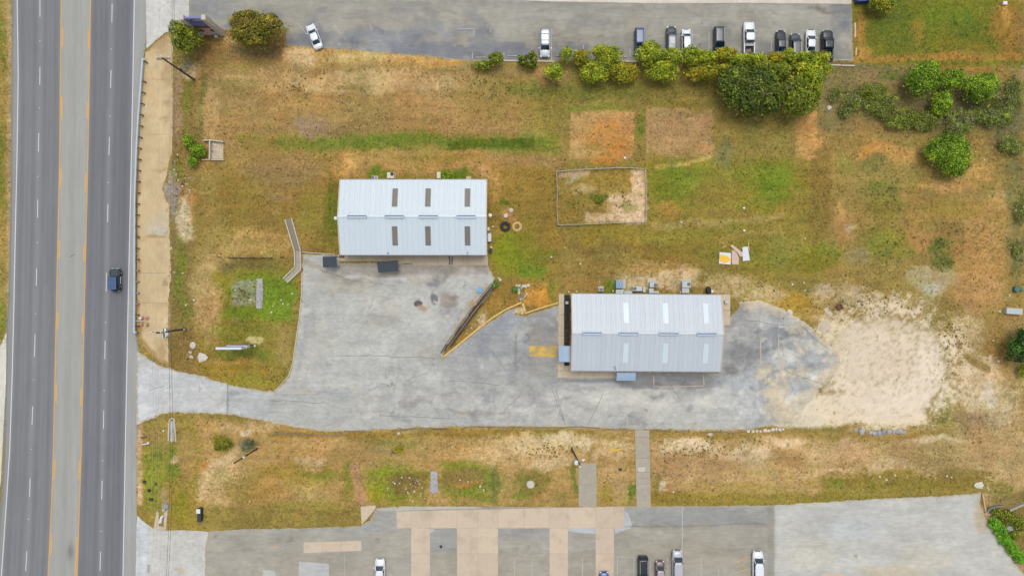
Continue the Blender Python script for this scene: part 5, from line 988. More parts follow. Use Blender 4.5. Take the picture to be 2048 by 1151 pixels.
    pane('rear_window', (rb, -wb * .95, zk), (rb, wb * .95, zk), (rr, wt, zt), (rr, -wt, zt), .04, .12)
    for s_ in (-1, 1): pane('side_window', (wf - .1, s_ * wb, zf), (rb + .1, s_ * wb, zk), (rr, s_ * wt, zt), (rf, s_ * wt, zt), .02, .08)
    # roof: crowned panel
    m_ = MB(); vv = []; ff = []; nx, ny = 8, 8; wt2 = wt + .03
    for i in range(nx + 1):
        u = i / nx; X = rr - .03 + (rf - rr + .06) * u; e_ = 1 - .10 * (abs(2 * u - 1)) ** 4
        for j in range(ny + 1):
            v_ = 2 * j / ny - 1; vv.append((X, v_ * wt2 * e_, zr - .02 - .05 * v_ ** 4 - .035 * (2 * u - 1) ** 4))
    for i in range(nx):
        for j in range(ny): a = i * (ny + 1) + j; ff.append((a, a + ny + 1, a + ny + 2, a + 1))
    m_.add(vv, ff); o = m_.build('roof', roofm, t, world_space=False, smooth=True); sm = o.modifiers.new('s', 'SOLIDIFY'); sm.thickness = .05
    for s_ in (-1, 1):
        for a, b in (((wf, s_ * wb, zf), (rf, s_ * wt, zt)), ((rb, s_ * wb, zk), (rr, s_ * wt, zt)), (((wf + rb) / 2 - .1, s_ * (wb + .005), (zf + zk) / 2), ((rf + rr) / 2 - .05, s_ * (wt + .005), zt))):
            m_ = MB(); m_.bar(a, b, .09, .07); m_.build('pillar', roofm, t, world_space=False)
        # mirror, headlamp, tail lamp
        m_ = MB(); m_.box((wf - .28, s_ * (W / 2 + .09), zf + .1), (.14, .22, .15)); m_.build('mirror', bodym, t, world_space=False, bevel=.03)
        m_ = MB(); m_.box((.462 * L, s_ * W * .355, interp(K['top'], .465) - .1), (.3, .28, .13), -s_ * .5); m_.build('headlight', M['glass_lamp'], t, world_space=False, bevel=.03)
        m_ = MB(); m_.box((-.478 * L, s_ * W * .40, interp(K['top'], -.48) - .16), (.14, .2, .2), s_ * .3); m_.build('tail_light', M['red_lamp'], t, world_space=False, bevel=.02)
        if rails: m_ = MB(); m_.bar((rf - .15, s_ * (wt - .06), zr + .04), (rr + .12, s_ * (wt - .06), zr + .04), .045); m_.build('roof_rail', M['steel'], t, world_space=False)
        for xw in (.31, -.31):
            r = .34 if kind in ('sedan', 'hatch') else .38; wh = MB(); wh.torus((0, 0, 0), r - .1, .1, 18, 8); wh.v = [(v[0] + xw * L, s_ * (W / 2 - .1) + v[2] * 1.05, v[1] + r) for v in wh.v]; wo_ = wh.build('wheel', M['tyre'], t, world_space=False, smooth=True)
            wh = MB(); wh.cyl((0, 0, -.07), r - .14, .14, 12); wh.v = [(v[0] + xw * L, s_ * (W / 2 - .1) + v[2], v[1] + r) for v in wh.v]; wh.build('rim', M['steel'], wo_, world_space=False)
    if rails == 'cross':
        for q in (.3, .7): m_ = MB(); m_.bar((rf + (rr - rf) * q, -wt + .05, zr + .07), (rf + (rr - rf) * q, wt - .05, zr + .07), .05); m_.build('crossbar', M['dark'], t, world_space=False)
    if sunroof: m_ = MB(); m_.box(((rf + rr) / 2 + .12 * (rf - rr), 0, zr - .01), ((rf - rr) * .42, wt * 1.25, .03)); m_.build('sunroof', M['glass'], t, world_space=False, bevel=.01)
    # hood seams, grille, bumper
    m_ = MB()
    for s_ in (-1, 1): m_.bar((wf + .06, s_ * W * .37, zf + .035), (.44 * L, s_ * W * .33, interp(K['top'], .44) + .015), .022, .012)
    m_.bar((wf + .07, -W * .36, zf + .04), (wf + .07, W * .36, zf + .04), .05, .015); m_.build('bonnet_seam', M['dark'], t, world_space=False)
    m_ = MB(); m_.box((.497 * L, 0, .6), (.06, W * .5, .22)); m_.build('grille', M['dark'], t, world_space=False, bevel=.02)
    m_ = MB(); m_.box((.49 * L, 0, .42), (.16, W * .8, .16)); m_.build('bumper', bodym if kind != 'pickup' else M['steel'], t, world_space=False, bevel=.05)
    m_ = MB(); m_.box((-.495 * L, 0, .5), (.14, W * .82, .18)); m_.build('bumper', bodym if kind != 'pickup' else M['steel'], t, world_space=False, bevel=.05)
    for s_ in (-1, 1): m_ = MB(); m_.bar((wf - .3, s_ * W * .18 - .2, zf + .14), (wf - .12, s_ * W * .18 + .2, zf + .06), .02); m_.build('wiper', M['dark'], t, world_space=False)
    if kind == 'pickup':
        x0_, x1_ = -.492 * L, -.128 * L; cx_ = (x0_ + x1_) / 2; bl = x1_ - x0_
        m_ = MB(); m_.box((cx_, 0, .66), (bl, W * .8, .08)); m_.build('bed_floor', M['dark'], t, world_space=False)
        for s_ in (-1, 1):
            m_ = MB(); m_.box((cx_, s_ * (W / 2 - .1), .84), (bl, .18, .7)); m_.build('bed_side', bodym, t, world_space=False, bevel=.05)
            m_ = MB(); m_.box((-.31 * L, s_ * (W / 2 - .3), .8), (1.0, .24, .2)); m_.build('wheel_arch', M['dark'], t, world_space=False)
        m_ = MB(); m_.box((x0_ + .03, 0, .86), (.1, W * .84, .62)); m_.build('tailgate', bodym, t, world_space=False, bevel=.03)
        m_ = MB(); m_.box((x1_ - .02, 0, .86), (.06, W * .84, .66)); m_.build('bed_front', bodym, t, world_space=False)
        if bed == 'cargo':
            m_ = MB(); m_.box((x1_ - .5, 0, 1.1), (.5, W * .78, .3)); m_.build('tool_box', M['steel_dull'], t, world_space=False, bevel=.03)
            m_ = MB(); m_.box((x1_ - 1.5, .1, .78), (.6, 1.0, .2), .2); m_.build('cargo', M['wood_grey'], t, world_space=False)
        if bed == 'cover': m_ = MB(); m_.box((cx_, 0, 1.2), (bl * .98, W * .8, .04)); m_.build('bed_cover', M['black'], t, world_space=False)
    return t
g_n = 'vehicles parked in the north lot'; g_s = 'vehicles parked at the south edge of the picture'
WHT = (232, 235, 240); BLK = (40, 44, 50)
car('parked_car', 'white sedan parked slantwise alone near the mixed green and brown tree', 'car', 'sedan', 628, 72.5, 112, WHT, group=g_n)
car('parked_suv', 'silver-white SUV with black roof bars parked nose-down alone in the middle of the north lot', 'car', 'suv', 1090, 85, 270, (206, 212, 220), L=5.2, W=2.0, rails='cross', group=g_n)
car('parked_suv', 'navy blue SUV with pale roof rails tucked beside the leafy hedge trees', 'car', 'suv', 1280, 82, 270, (38, 54, 88), L=5.0, W=1.9, rails=True, roof_rgb=(56, 84, 134), group=g_n)
car('parked_suv', 'dark grey-green SUV with a lighter roof, left neighbour of the white hatchback', 'car', 'suv', 1343.5, 79, 90, (62, 72, 76), L=5.0, roof_rgb=(122, 128, 138), sunroof=True, group=g_n)  # roof coloured lighter than the body
car('parked_car', 'white hatchback half under foliage, right neighbour of the grey-green SUV', 'car', 'hatch', 1373.5, 81, 91, WHT, L=4.3, group=g_n)
car('parked_van', 'black minivan standing alone with its nose in the foliage', 'car', 'van', 1439, 78, 270, (38, 42, 50), L=4.7, W=1.95, rails=True, roof_rgb=(58, 62, 74), group=g_n)
car('parked_pickup', 'white crew-cab pickup truck with a toolbox across its bed', 'pickup truck', 'pickup', 1499, 76, 90, WHT, L=6.1, bed='cargo', group=g_n)
car('parked_car', 'black sedan leftmost of the four vehicles beside the dark kerb end', 'car', 'sedan', 1562.5, 86, 90, (36, 42, 48), roof_rgb=(66, 70, 78), group=g_n)
car('parked_suv', 'slate grey SUV between the black sedan and the white sedan', 'car', 'suv', 1592, 91, 91, (70, 78, 88), L=4.6, W=1.85, roof_rgb=(98, 98, 100), rails=True, group=g_n)
car('parked_car', 'white sedan directly left of the black pickup truck', 'car', 'sedan', 1622, 85, 88, WHT, L=4.8, group=g_n)
car('parked_pickup', 'black crew-cab pickup truck with a big sunroof and an empty open bed', 'pickup truck', 'pickup', 1656, 91, 90, (34, 40, 48), L=5.9, sunroof=True, group=g_n)
car('parked_car', 'white car with its nose pointing up at the bottom edge left of the beige slabs', 'car', 'sedan', 759.5, 1143, 90, WHT, group=g_s)
car('parked_suv', 'black SUV with silver roof rails at the bottom edge', 'car', 'suv', 1286.5, 1139, 270, (32, 36, 40), L=5.0, rails=True, group=g_s)
car('parked_car', 'small dark red hatchback with a pinkish grey roof between two bigger vehicles', 'car', 'hatch', 1320.5, 1144, 90, (120, 92, 90), roof_rgb=(172, 160, 164), group=g_s)
car('parked_suv', 'silver grey SUV right of the small hatchback at the bottom edge', 'car', 'suv', 1356, 1129, 90, (184, 182, 190), L=5.2, W=2.0, group=g_s)
car('parked_suv', 'white SUV beside the yellow hatch lines at the bottom edge', 'car', 'suv', 1517, 1131, 90, WHT, L=5.2, W=2.0, group=g_s)
car('parked_car', 'blue car of which only the nose shows at the bottom edge on the beige slab', 'car', 'hatch', 1208.5, 1166, 90, (64, 92, 148), group=g_s)

# the off-roader on the highway
c = P(229, 559, 1.0); t = thing('offroad_vehicle', 'black boxy off-road vehicle with a blue-tinged roof driving on the highway', 'car', (c[0], c[1], 0), math.radians(90)); bp = car_paint((34, 42, 54)); rf_ = car_paint((64, 94, 134))
g = MB(); g.box((.0, 0, .78), (3.9, 1.5, .62)); g.build('body', bp, t, world_space=False, bevel=.06)
g = MB(); g.box((1.25, 0, 1.13), (1.3, 1.25, .1), 0, .93); g.build('bonnet', car_paint((56, 68, 78)), t, world_space=False, bevel=.04)
g = MB(); g.box((-.62, 0, 1.38), (2.35, 1.42, .62), 0, .97); g.build('cabin', M['dark'], t, world_space=False)
g = MB(); g.box((-.68, 0, 1.8), (2.35, 1.5, .1)); g.build('roof', rf_, t, world_space=False, bevel=.05)
for q in (-.1, -1.0): g = MB(); g.box((q, 0, 1.86), (.03, 1.4, .02)); g.build('roof_seam', M['dark'], t, world_space=False)
g = MB(); g.add([(.56, -.68, 1.14), (.56, .68, 1.14), (.5, .66, 1.72), (.5, -.66, 1.72)], [(0, 1, 2, 3)]); g.build('windscreen', M['glass'], t, world_space=False)
for s_ in (-1, 1):
    g = MB(); g.add([(.45, s_ * .725, 1.14), (-1.7, s_ * .725, 1.14), (-1.7, s_ * .7, 1.7), (.45, s_ * .7, 1.7)], [(0, 1, 2, 3)]); g.build('side_window', M['glass'], t, world_space=False)
    g = MB(); g.box((.6, s_ * .88, 1.25), (.12, .2, .2)); g.build('mirror', bp, t, world_space=False, bevel=.02)
    g = MB(); g.box((-.1, s_ * .84, .5), (1.4, .14, .08)); g.build('side_step', M['steel'], t, world_space=False)
    for xw in (1.25, -1.25):
        g = MB(); g.box((xw, s_ * .84, .98), (1.0, .3, .1), 0, .85); g.build('wing', bp, t, world_space=False, bevel=.04)
        wh = MB(); wh.torus((0, 0, 0), .3, .12, 18, 8); wh.v = [(v[0] + xw, s_ * .82 + v[2] * 1.1, v[1] + .42) for v in wh.v]; w0_ = wh.build('wheel', M['tyre'], t, world_space=False, smooth=True)
        wh = MB(); wh.cyl((0, 0, -.08), .24, .16, 12); wh.v = [(v[0] + xw, s_ * .82 + v[2], v[1] + .42) for v in wh.v]; wh.build('rim', M['steel'], w0_, world_space=False)
    g = MB(); g.cyl((1.93, s_ * .5, .78), .1, .12, 12); g.build('headlight', M['glass_lamp'], t, world_space=False)
    g = MB(); g.box((-1.97, s_ * .66, .85), (.06, .14, .2)); g.build('tail_light', M['red_lamp'], t, world_space=False)
for X in (2.1, -2.05): g = MB(); g.box((X, 0, .6), (.18, 1.6, .2)); g.build('bumper', M['steel_dull'], t, world_space=False, bevel=.04)
wh = MB(); wh.torus((0, 0, 0), .27, .11, 18, 8); wh.v = [(v[2] - 2.06, v[0], v[1] + .98) for v in wh.v]; wh.build('spare_wheel', M['tyre'], t, world_space=False, smooth=True)

# ------------------------------------------------------------------ wheel stops, kerbs, edging
def wheel_stop(lbl, px, py, L, m, rz=0.0, w=.16):
    c = P(px, py, .1); t = MB(); t.add([(-L / 2, -w / 2, 0), (L / 2, -w / 2, 0), (L / 2, w / 2, 0), (-L / 2, w / 2, 0), (-L / 2 + .06, -w * .32, .13), (L / 2 - .06, -w * .32, .13), (L / 2 - .06, w * .32, .13), (-L / 2 + .06, w * .32, .13)],
        [(3, 2, 1, 0), (4, 5, 6, 7), (0, 1, 5, 4), (1, 2, 6, 5), (2, 3, 7, 6), (3, 0, 4, 7)])
    o = t.build('wheel_stop', m); o.location = (c[0], c[1], .016); o.rotation_euler = (0, 0, rz); return tag(o, lbl, 'wheel stop', 'wheel stops along the north lot')
wheel_stop('white block lying in the straw verge left of the first kerb trees', 896, 118.5, 1.5, M['conc_pale'], .05)
wheel_stop('thin pale wheel stop just left of the first kerb tree', 961, 114.8, 1.9, M['conc_pale'])
wheel_stop('pale wheel stop two bays left of the silver-white SUV', 1025, 112, 1.9, M['conc_pale'])
wheel_stop('pale wheel stop partly under the tree beside the silver-white SUV', 1052, 112, 1.3, M['conc_pale'])
wheel_stop('grey wheel stop in the bay right of the silver-white SUV', 1118, 112.4, 1.7, M['wood_grey'])
wheel_stop('grey wheel stop in the gap left of the navy blue SUV', 1243, 113.3, 2.2, M['conc_pale'])
wheel_stop('pale wheel stop in the empty bay at the far right of the north lot', 1687.5, 120, 1.9, M['conc_pale'])
wheel_stop('pale wheel stop behind the open bed of the black pickup truck', 1657, 118.5, 1.3, M['conc_pale'])
kb = thing('kerb_wall', 'low pale kerb wall under the row of trees along the north lot', 'kerb', (*XY(1330, 123), 0))
for a, b, y in ((1002, 1040, 121.8), (1042, 1072, 122.2), (1074, 1108, 122.8), (1220, 1250, 122.6), (1250, 1275, 123.2), (1655, 1682, 130.5), (1682, 1709, 131.5)):
    mb = MB(); p0 = XY(a + .5, y); p1 = XY(b - .5, y + .4); mb.bar((*p0, .1), (*p1, .1), .24, .2); mb.build('kerb_block', M['conc_pale'], kb)
for lbl, pts in (('pinkish broken kerb piece beside the right end of the north lot', [(1709, 46), (1710, 62), (1709, 76)]), ('tan kerb piece lying just above the north lot corner', [(1712, 96), (1711, 112)])):
    t = thing('kerb_piece', lbl, 'kerb', (*XY(*pts[0]), 0))
    for a, b in zip(pts[:-1], pts[1:]): mb = MB(); mb.bar((*XY(*a), .08), (*XY(b[0], b[1] - .6), .08), .26, .16); mb.build('block', M['conc_pale'] if 'pink' in lbl else M['wood_pale'], t)

# yellow kerbs
def kerb_run(lbl, pts, w=.27, h=.24, seg=3.0, m=None, name='yellow_kerb', part='kerb_stone'):
    t = thing(name, lbl, 'kerb', (*XY(*pts[0]), 0)); m = m or M['curb_yellow']
    for a, b in zip(pts[:-1], pts[1:]):
        A = Vector(XY(*a)); B = Vector(XY(*b)); n = max(1, round((B - A).length / seg)); d = (B - A).normalized() * .012
        for i in range(n):
            p = A.lerp(B, i / n) + d; q = A.lerp(B, (i + 1) / n) - d; mb = MB(); mb.bar((p.x, p.y, h / 2 - .02), (q.x, q.y, h / 2 - .02), w, h + .04); mb.build(part, m, t)
    return t
kerb_run('long yellow kerb curving up from the point of the wedge of brown grass', [(888, 712), (925, 682), (962, 652), (985, 635), (1012, 618), (1043.5, 604)])
kerb_run('short yellow kerb leaning between the two long yellow kerbs', [(1045.5, 606), (1050, 623)], w=.4)
kerb_run('yellow kerb running up to the west slab of the pale roofed building', [(1050, 626), (1080, 616), (1116, 605)])
kerb_run('tiny yellow kerb closing the lower point of the wedge', [(883, 709), (887, 714)], w=.22)
kerb_run('pale thin kerb between the grass and the corner of the white roofed building', [(605, 504), (670, 508.5)], w=.14, h=.2, m=M['conc_pale'], name='thin_kerb')
kerb_run('pale kerb edging the western lot against the green basin', [(604, 548), (603, 590), (598, 640), (592, 680), (586, 725), (578, 750), (562, 769), (549, 781)], w=.13, h=.12, m=M['conc_pale'], name='lot_kerb')
# timber retaining wall, stepped rows of old ties
rw = thing('timber_retaining_wall', 'stepped retaining wall of dark old timbers along the wedge of brown grass', 'retaining wall', (*XY(935, 640), 0))
rr_ = random.Random(9)
rows = [([(983, 566), (950, 606), (918, 650), (893, 686)], .12, 'wood_grey'), ([(986, 568), (953, 608), (921, 652), (896, 688)], .3, 'wood_dark'), ([(989, 571), (957, 612), (926, 654), (893, 699)], .5, 'wood_grey'), ([(989.5, 574), (960, 613), (929, 657), (900, 694)], .66, 'wood_dark'), ([(948, 630), (925, 662), (902, 693)], .42, 'wood_grey'), ([(984, 582), (964, 606)], .7, 'wood_grey'), ([(893, 687), (882, 706)], .3, 'wood_dark')]
for pts, z, m_ in rows:
    A = [Vector(XY(*p)) for p in pts]
    for a, b in zip(A[:-1], A[1:]):
        n = max(1, round((b - a).length / 2.4))
        for i in range(n):
            j = rr_.uniform(-.06, .06); p = a.lerp(b, i / n) + Vector((j, j)); q = a.lerp(b, (i + 1) / n - .015) + Vector((rr_.uniform(-.06, .06), rr_.uniform(-.06, .06)))
            mb = MB(); mb.bar((p.x, p.y, z - .12), (q.x, q.y, z - .12 + rr_.uniform(-.03, .03)), .17, .22); mb.build('timber', M[m_ if rr_.random() > .25 else 'wood_grey'], rw)
mb = MB(); mb.prism([XY(983, 572), XY(988, 577), XY(930, 655), XY(895, 697), XY(886, 705), XY(892, 692), XY(920, 652)], -.02, .18); mb.build('earth_step', M['wood_dark'], rw)
# ties edging the drive on the south side
et = thing('timber_edging', 'broken line of grey timbers edging the south side of the drive', 'edging', (*XY(1000, 858), 0))
pts = [(546, 865), (575, 867), (601, 866), (630, 869), (660, 870), (688, 868)]; runs = [pts, [(688, 861), (712, 862), (744, 862)], [(786, 861), (815, 859)], [(800, 858), (830, 857), (865, 856.5), (896, 857)], [(866, 857), (897, 858)], [(926, 854), (956, 853), (990, 853), (1045, 854), (1100, 854), (1160, 853), (1200, 855)], [(1204, 858), (1240, 859), (1268, 860)], [(1301, 862), (1342, 862)], [(1350, 861), (1374, 862)], [(1400, 864), (1440, 863), (1463, 864)], [(1463, 865), (1492, 863)]]
for r_ in runs:
    for a, b in zip(r_[:-1], r_[1:]):
        A, B = Vector(XY(*a)), Vector(XY(*b)); n = max(1, round((B - A).length / 2.5))
        for i in range(n):
            p = A.lerp(B, i / n + .01); q = A.lerp(B, (i + 1) / n - .01); mb = MB(); jj = rr_.uniform(-.05, .05); mb.bar((p.x, p.y + jj, .06), (q.x, q.y - jj, .06), .15, .18); mb.build('timber', M['wood_grey'], et)

# flume with side walls
def wall_run(name, lbl, cat, pts, w, h, m, part='wall_length', root=None):
    t = root or thing(name, lbl, cat, (*XY(*pts[0]), 0))
    for a, b in zip(pts[:-1], pts[1:]): mb = MB(); mb.bar((*XY(*a), h / 2), (*XY(*b), h / 2), w, h); mb.build(part, m, t)
    return t
fl = wall_run('drainage_flume', 'narrow concrete flume bending beside the west corner of the lot', 'drain', [(571, 439), (590, 502), (590.5, 534), (567, 557)], .17, .4, M['conc_pale'])
wall_run('', '', '', [(584, 436), (602, 501), (602, 540), (575.5, 565)], .17, .4, M['conc_pale'], root=fl)
for q in ([(572, 439), (584, 437), (601, 502), (591, 502)], [(591, 502), (602, 502), (602, 540), (591, 534)], [(591, 534), (602, 540), (575, 565), (567, 557)]): mb = MB(); mb.prism([XY(*p) for p in q], -.02, .05 if q[0][0] == 572 else .03); mb.build('floor', M['greyslab'] if q[0][0] != 572 else M['wood_grey'], fl)
mb = MB(); mb.bar((*XY(602, 522), .45), (*XY(596, 522.5), .45), .06); mb.build('cross_bar', M['steel_dull'], fl)
# headwall box beside the bright bush
hw = thing('culvert_headwall', 'open concrete headwall box beside the bright green bush', 'headwall', (*XY(430, 300), 0))
for a, b, w_, h_ in (((405, 280.5), (420, 279.8), .18, .9), ((420, 279.8), (446, 283), .18, .9), ((419, 281), (418.5, 319), .22, .9), ((403, 319), (448, 319.5), .14, .5)): mb = MB(); mb.bar((*XY(*a, h_), h_ / 2), (*XY(*b, h_), h_ / 2), w_, h_); mb.build('wall_length', M['conc_pale'], hw)
mb = MB(); mb.prism([XY(420, 283), XY(447, 284), XY(446.5, 318), XY(420, 318)], -.02, .04); mb.build('floor', M['concrete'], hw)
mb = MB(); c = XY(430.5, 290); mb.box((c[0], c[1], .12), (.75, .3, .15), -.6); mb.build('block', M['rockw'], hw)
mb = MB(); mb.tube([P(417, 299, .1), P(421, 299.5, .3), P(426, 302.5, .1)], .06, 6); mb.build('pipe', M['dark'], hw)

# rock riprap strips
def rubble(lbl, poly, n, r, m, name='stone_riprap'):
    t = thing(name, lbl, 'stones', (*XY(*poly[0]), 0)); mb = MB(); mb.prism([XY(*p) for p in poly], -.02, .06); mb.build('bed', m, t)
    xs = [p[0] for p in poly]; ys = [p[1] for p in poly]; mb = MB(); R = random.Random(n); c_ = 0
    while c_ < n:
        x, y = R.uniform(min(xs), max(xs)), R.uniform(min(ys), max(ys))
        if inside(np.array([x]), np.array([y]), poly)[0]: q = XY(x, y); mb.rock((q[0], q[1], .08), r * (.6 + .8 * R.random()), R, .7); c_ += 1
    mb.build('loose_stones', m, t, kind='stuff'); return t
rubble('pale grey stone strip standing in the green basin', [(514, 558), (525, 557), (526, 590), (524, 616), (513, 616), (513, 580)], 420, .12, M['gabion'])
rubble('grey rounded rubble strip between the two southern grass basins', [(861, 943), (867, 941), (875, 943), (874.5, 960), (876, 980), (873, 985), (863, 985), (860.5, 978), (862, 962)], 520, .12, M['gabion'])

# boulders
ORD = ['first', 'second', 'third', 'fourth', 'fifth', 'sixth', 'seventh', 'eighth', 'ninth', 'tenth', 'eleventh', 'twelfth']
def boulder(lbl, px, py, r, m, group=None, elong=1.2, rz=0.0, seed=1, flat=.6, cat='boulder', name='boulder'):
    R = random.Random(seed); c = P(px, py, r * .4); mb = MB(); mb.rock((0, 0, 0), r, R, flat, elong, 0); o = mb.build(name, m); o.location = (c[0], c[1], r * flat * .35); o.rotation_euler = (0, 0, rz)
    b = o.modifiers.new('bevel', 'BEVEL'); b.width = r * .12; b.segments = 2; return tag(o, lbl, cat, group)
row = [(1712, 860, .35), (1719, 861, .3), (1725.5, 862, .62), (1742, 864, .42), (1750, 866, .48), (1759, 866, .6), (1768, 863, .55), (1780, 863, .5), (1788, 863.5, .45), (1795, 863, .38), (1802, 862, .6), (1809, 864, .42)]
for i, (x, y, r) in enumerate(row): boulder(ORD[i] + ' boulder from the left in the row below the pale gravel pad', x, y, r, M['rockg'], 'boulders below the gravel pad', seed=20 + i, rz=i * .9)
row = [(1497, 862.5, .34), (1506, 862.5, .34), (1514, 861.5, .36), (1521, 862, .3), (1530, 860.5, .42), (1538, 861, .36), (1546, 859, .38), (1553, 858, .34), (1560, 859, .36), (1566, 858, .28)]
for i, (x, y, r) in enumerate(row): boulder(ORD[i] + ' small stone from the left at the east end of the timber edging', x, y, r, M['rockw'], 'small stones at the end of the timber edging', seed=40 + i, rz=i * .7)
boulder('tallish white boulder at the left edge of the grass by the drive mouth', 385.5, 690, .8, M['rockw'], elong=.9, seed=61, rz=.3)
boulder('flat many-sided white boulder right of the tallish one near the drive mouth', 404.5, 714.5, 1.0, M['rockw'], elong=1.15, seed=62, flat=.35)
boulder('narrow tan boulder between the two white boulders by the drive mouth', 382, 713, .55, M['concrete'], elong=.7, seed=63, rz=1.2)
boulder('small tan stone just above the narrow tan boulder', 380, 704, .34, M['concrete'], seed=64)
boulder('lone whitish boulder in the scrub left of the trees at the upper right', 1659, 215, .5, M['rockw'], seed=65, rz=.4)
boulder('flat tan boulder just below the timber edging in the south strip', 1420, 868, .45, M['concrete'], elong=1.5, seed=66, flat=.3)
boulder('pale boulder beside the lone bush west of the straw bed', 797, 866, .3, M['rockw'], seed=67)
pile = [(1038, 571, .3), (1046, 572, .34), (1051, 573, .34), (1057, 570, .36), (1041, 576, .26), (1033, 570, .22), (1026, 578, .28), (1000, 559, .32), (997, 556, .2)]
for i, (x, y, r) in enumerate(pile): boulder(ORD[i] + ' white stone from the left in the loose ring by the grey post' if x > 1020 else ('white stone at the top end of the timber retaining wall' if x == 1000 else 'smaller white stone beside the one at the top of the retaining wall'), x, y, r, M['rockw'], 'white stones by the retaining wall', seed=80 + i, rz=i) if x <= 1020 else boulder({1038: 'upper left stone of the loose ring of white stones', 1046: 'middle stone of the loose ring of white stones', 1051: 'largest squat stone in the loose ring of white stones', 1057: 'rightmost stone of the loose ring of white stones', 1041: 'low stone under the upper left one in the ring', 1033: 'small leftmost stone of the loose ring of white stones', 1026: 'white stone beside the small dark green bush'}[x], x, y, r, M['rockw'], 'white stones by the retaining wall', seed=80 + i, rz=i)
# leaning post near the kerbs
t = thing('leaning_post', 'grey leaning post with a white lamp head above the yellow kerb corner', 'lamp post', (*XY(1044, 598), 0))
mb = MB(); mb.tube([P(1044, 598, 0), P(1043, 590, .3), P(1040, 572, .5)], .1, 8); mb.build('post', M['steel_dull'], t)
mb = MB(); mb.tube([P(1046, 597, .2), P(1054, 587, 1.4)], .07, 8, .16); mb.build('lamp_arm', M['white'], t)
mb = MB(); c = P(1038, 582, .1); mb.box((c[0], c[1], .08), (.4, 1.1, .14), .1); mb.build('base_block', M['conc_pale'], t)
mb = MB(); mb.rock(P(1042, 598, .1), .45, random.Random(3), .4); mb.build('base_rubble', M['steel_dull'], t)

# ------------------------------------------------------------------ guardrail
def gx_(y): return float(np.interp(y, [117, 180, 230, 300, 400, 500, 600, 664], [287.5, 283, 279, 275, 271.5, 271, 271, 270.5]))
gr = thing('guardrail', 'galvanised highway guardrail on short timber posts beside the highway', 'guardrail', (*XY(275, 400), 0))
prof = [(0, .50), (.07, .55), (.07, .61), (0, .65), (0, .69), (.07, .73), (.07, .79), (0, .84)]
vs = []; fs = []; ysr = list(np.arange(117, 664, 11.0)) + [664]; n = len(prof)
for i, y in enumerate(ysr):
    c = P(gx_(y), y, .7)
    for o_, z in prof: vs.append((c[0] - .30 + o_ * -1.2, c[1], z))
    for o_, z in prof[::-1]: vs.append((c[0] - .06 + o_ * -.6, c[1], z))
m2 = 2 * n
for i in range(len(ysr) - 1):
    for j in range(m2): a = i * m2 + j; b = i * m2 + (j + 1) % m2; fs.append((a, b, b + m2, a + m2))
mb = MB(); mb.add(vs, fs); mb.build('rail', M['steel'], gr)
me_post = None
for i in range(25):
    y = 141 + 22.2 * i if i else 124
    if y > 660: break
    c = P(gx_(y) + 2.6, y, .6)
    mb = MB(); mb.box((c[0] + .18, c[1], .4), (.2, .16, .82)); po = mb.build('post', M['wood_dark'] if i not in (18, 19, 20, 21) else M['steel_dull'], gr)
    mb = MB(); mb.box((c[0] - .02, c[1], .67), (.22, .14, .32)); mb.build('spacer_block', M['wood_dark'] if i not in (18, 19, 20, 21) else M['steel_dull'], po)
mb = MB(); c = P(270.5, 664, .6); mb.box((c[0], c[1], .66), (.5, .5, .34), 0, .7); mb.build('end_terminal', M['steel'], gr)
mb = MB(); c = P(287, 119, .6); mb.box((c[0] + .1, c[1], .6), (.3, .4, .3), .5); mb.build('end_terminal', M['steel'], gr)
# traffic drums behind the guardrail end
for px, py, m_, lbl in ((280, 636, 'white', 'white-topped traffic drum against the guardrail, upper of the pair'), (290, 635.5, 'orange', 'pale orange traffic drum right of the upper white-topped one'), (280.5, 648, 'orange', 'orange traffic drum with a white band against the guardrail, lower left'), (290, 649, 'wood_pale', 'peach faded traffic drum at the lower right of the four')):
    c = P(px, py, .9); t = thing('traffic_drum', lbl, 'traffic drum', (c[0], c[1], 0), 0, 'traffic drums by the guardrail end')
    g = MB(); g.cyl((0, 0, 0), .32, .06, 14); g.build('base', M['black'], t, world_space=False)
    for k_ in range(4): g = MB(); g.cyl((0, 0, .1 + k_ * .2), .3 - k_ * .02, .2, 14, .285 - k_ * .02); g.build('band', M[m_] if k_ % 2 == 1 or m_ == 'wood_pale' else M['white' if m_ != 'white' else 'orange'], t, world_space=False)
    g = MB(); g.cyl((0, 0, .9), .22, .05, 12, .1); g.build('cap', M[m_], t, world_space=False)
t = thing('object_marker', 'pale sign bar across the guardrail between the traffic drums', 'marker', (*XY(282, 641), 0)); mb = MB(); mb.bar(P(272, 641, 1.2), P(286, 641.5, 1.2), .1, .05); mb.build('bar', M['steel'], t); c = P(282, 641.3, .6); mb = MB(); mb.bar((c[0], c[1], 0), (c[0], c[1], 1.2), .06); mb.build('post', M['steel_dull'], t)

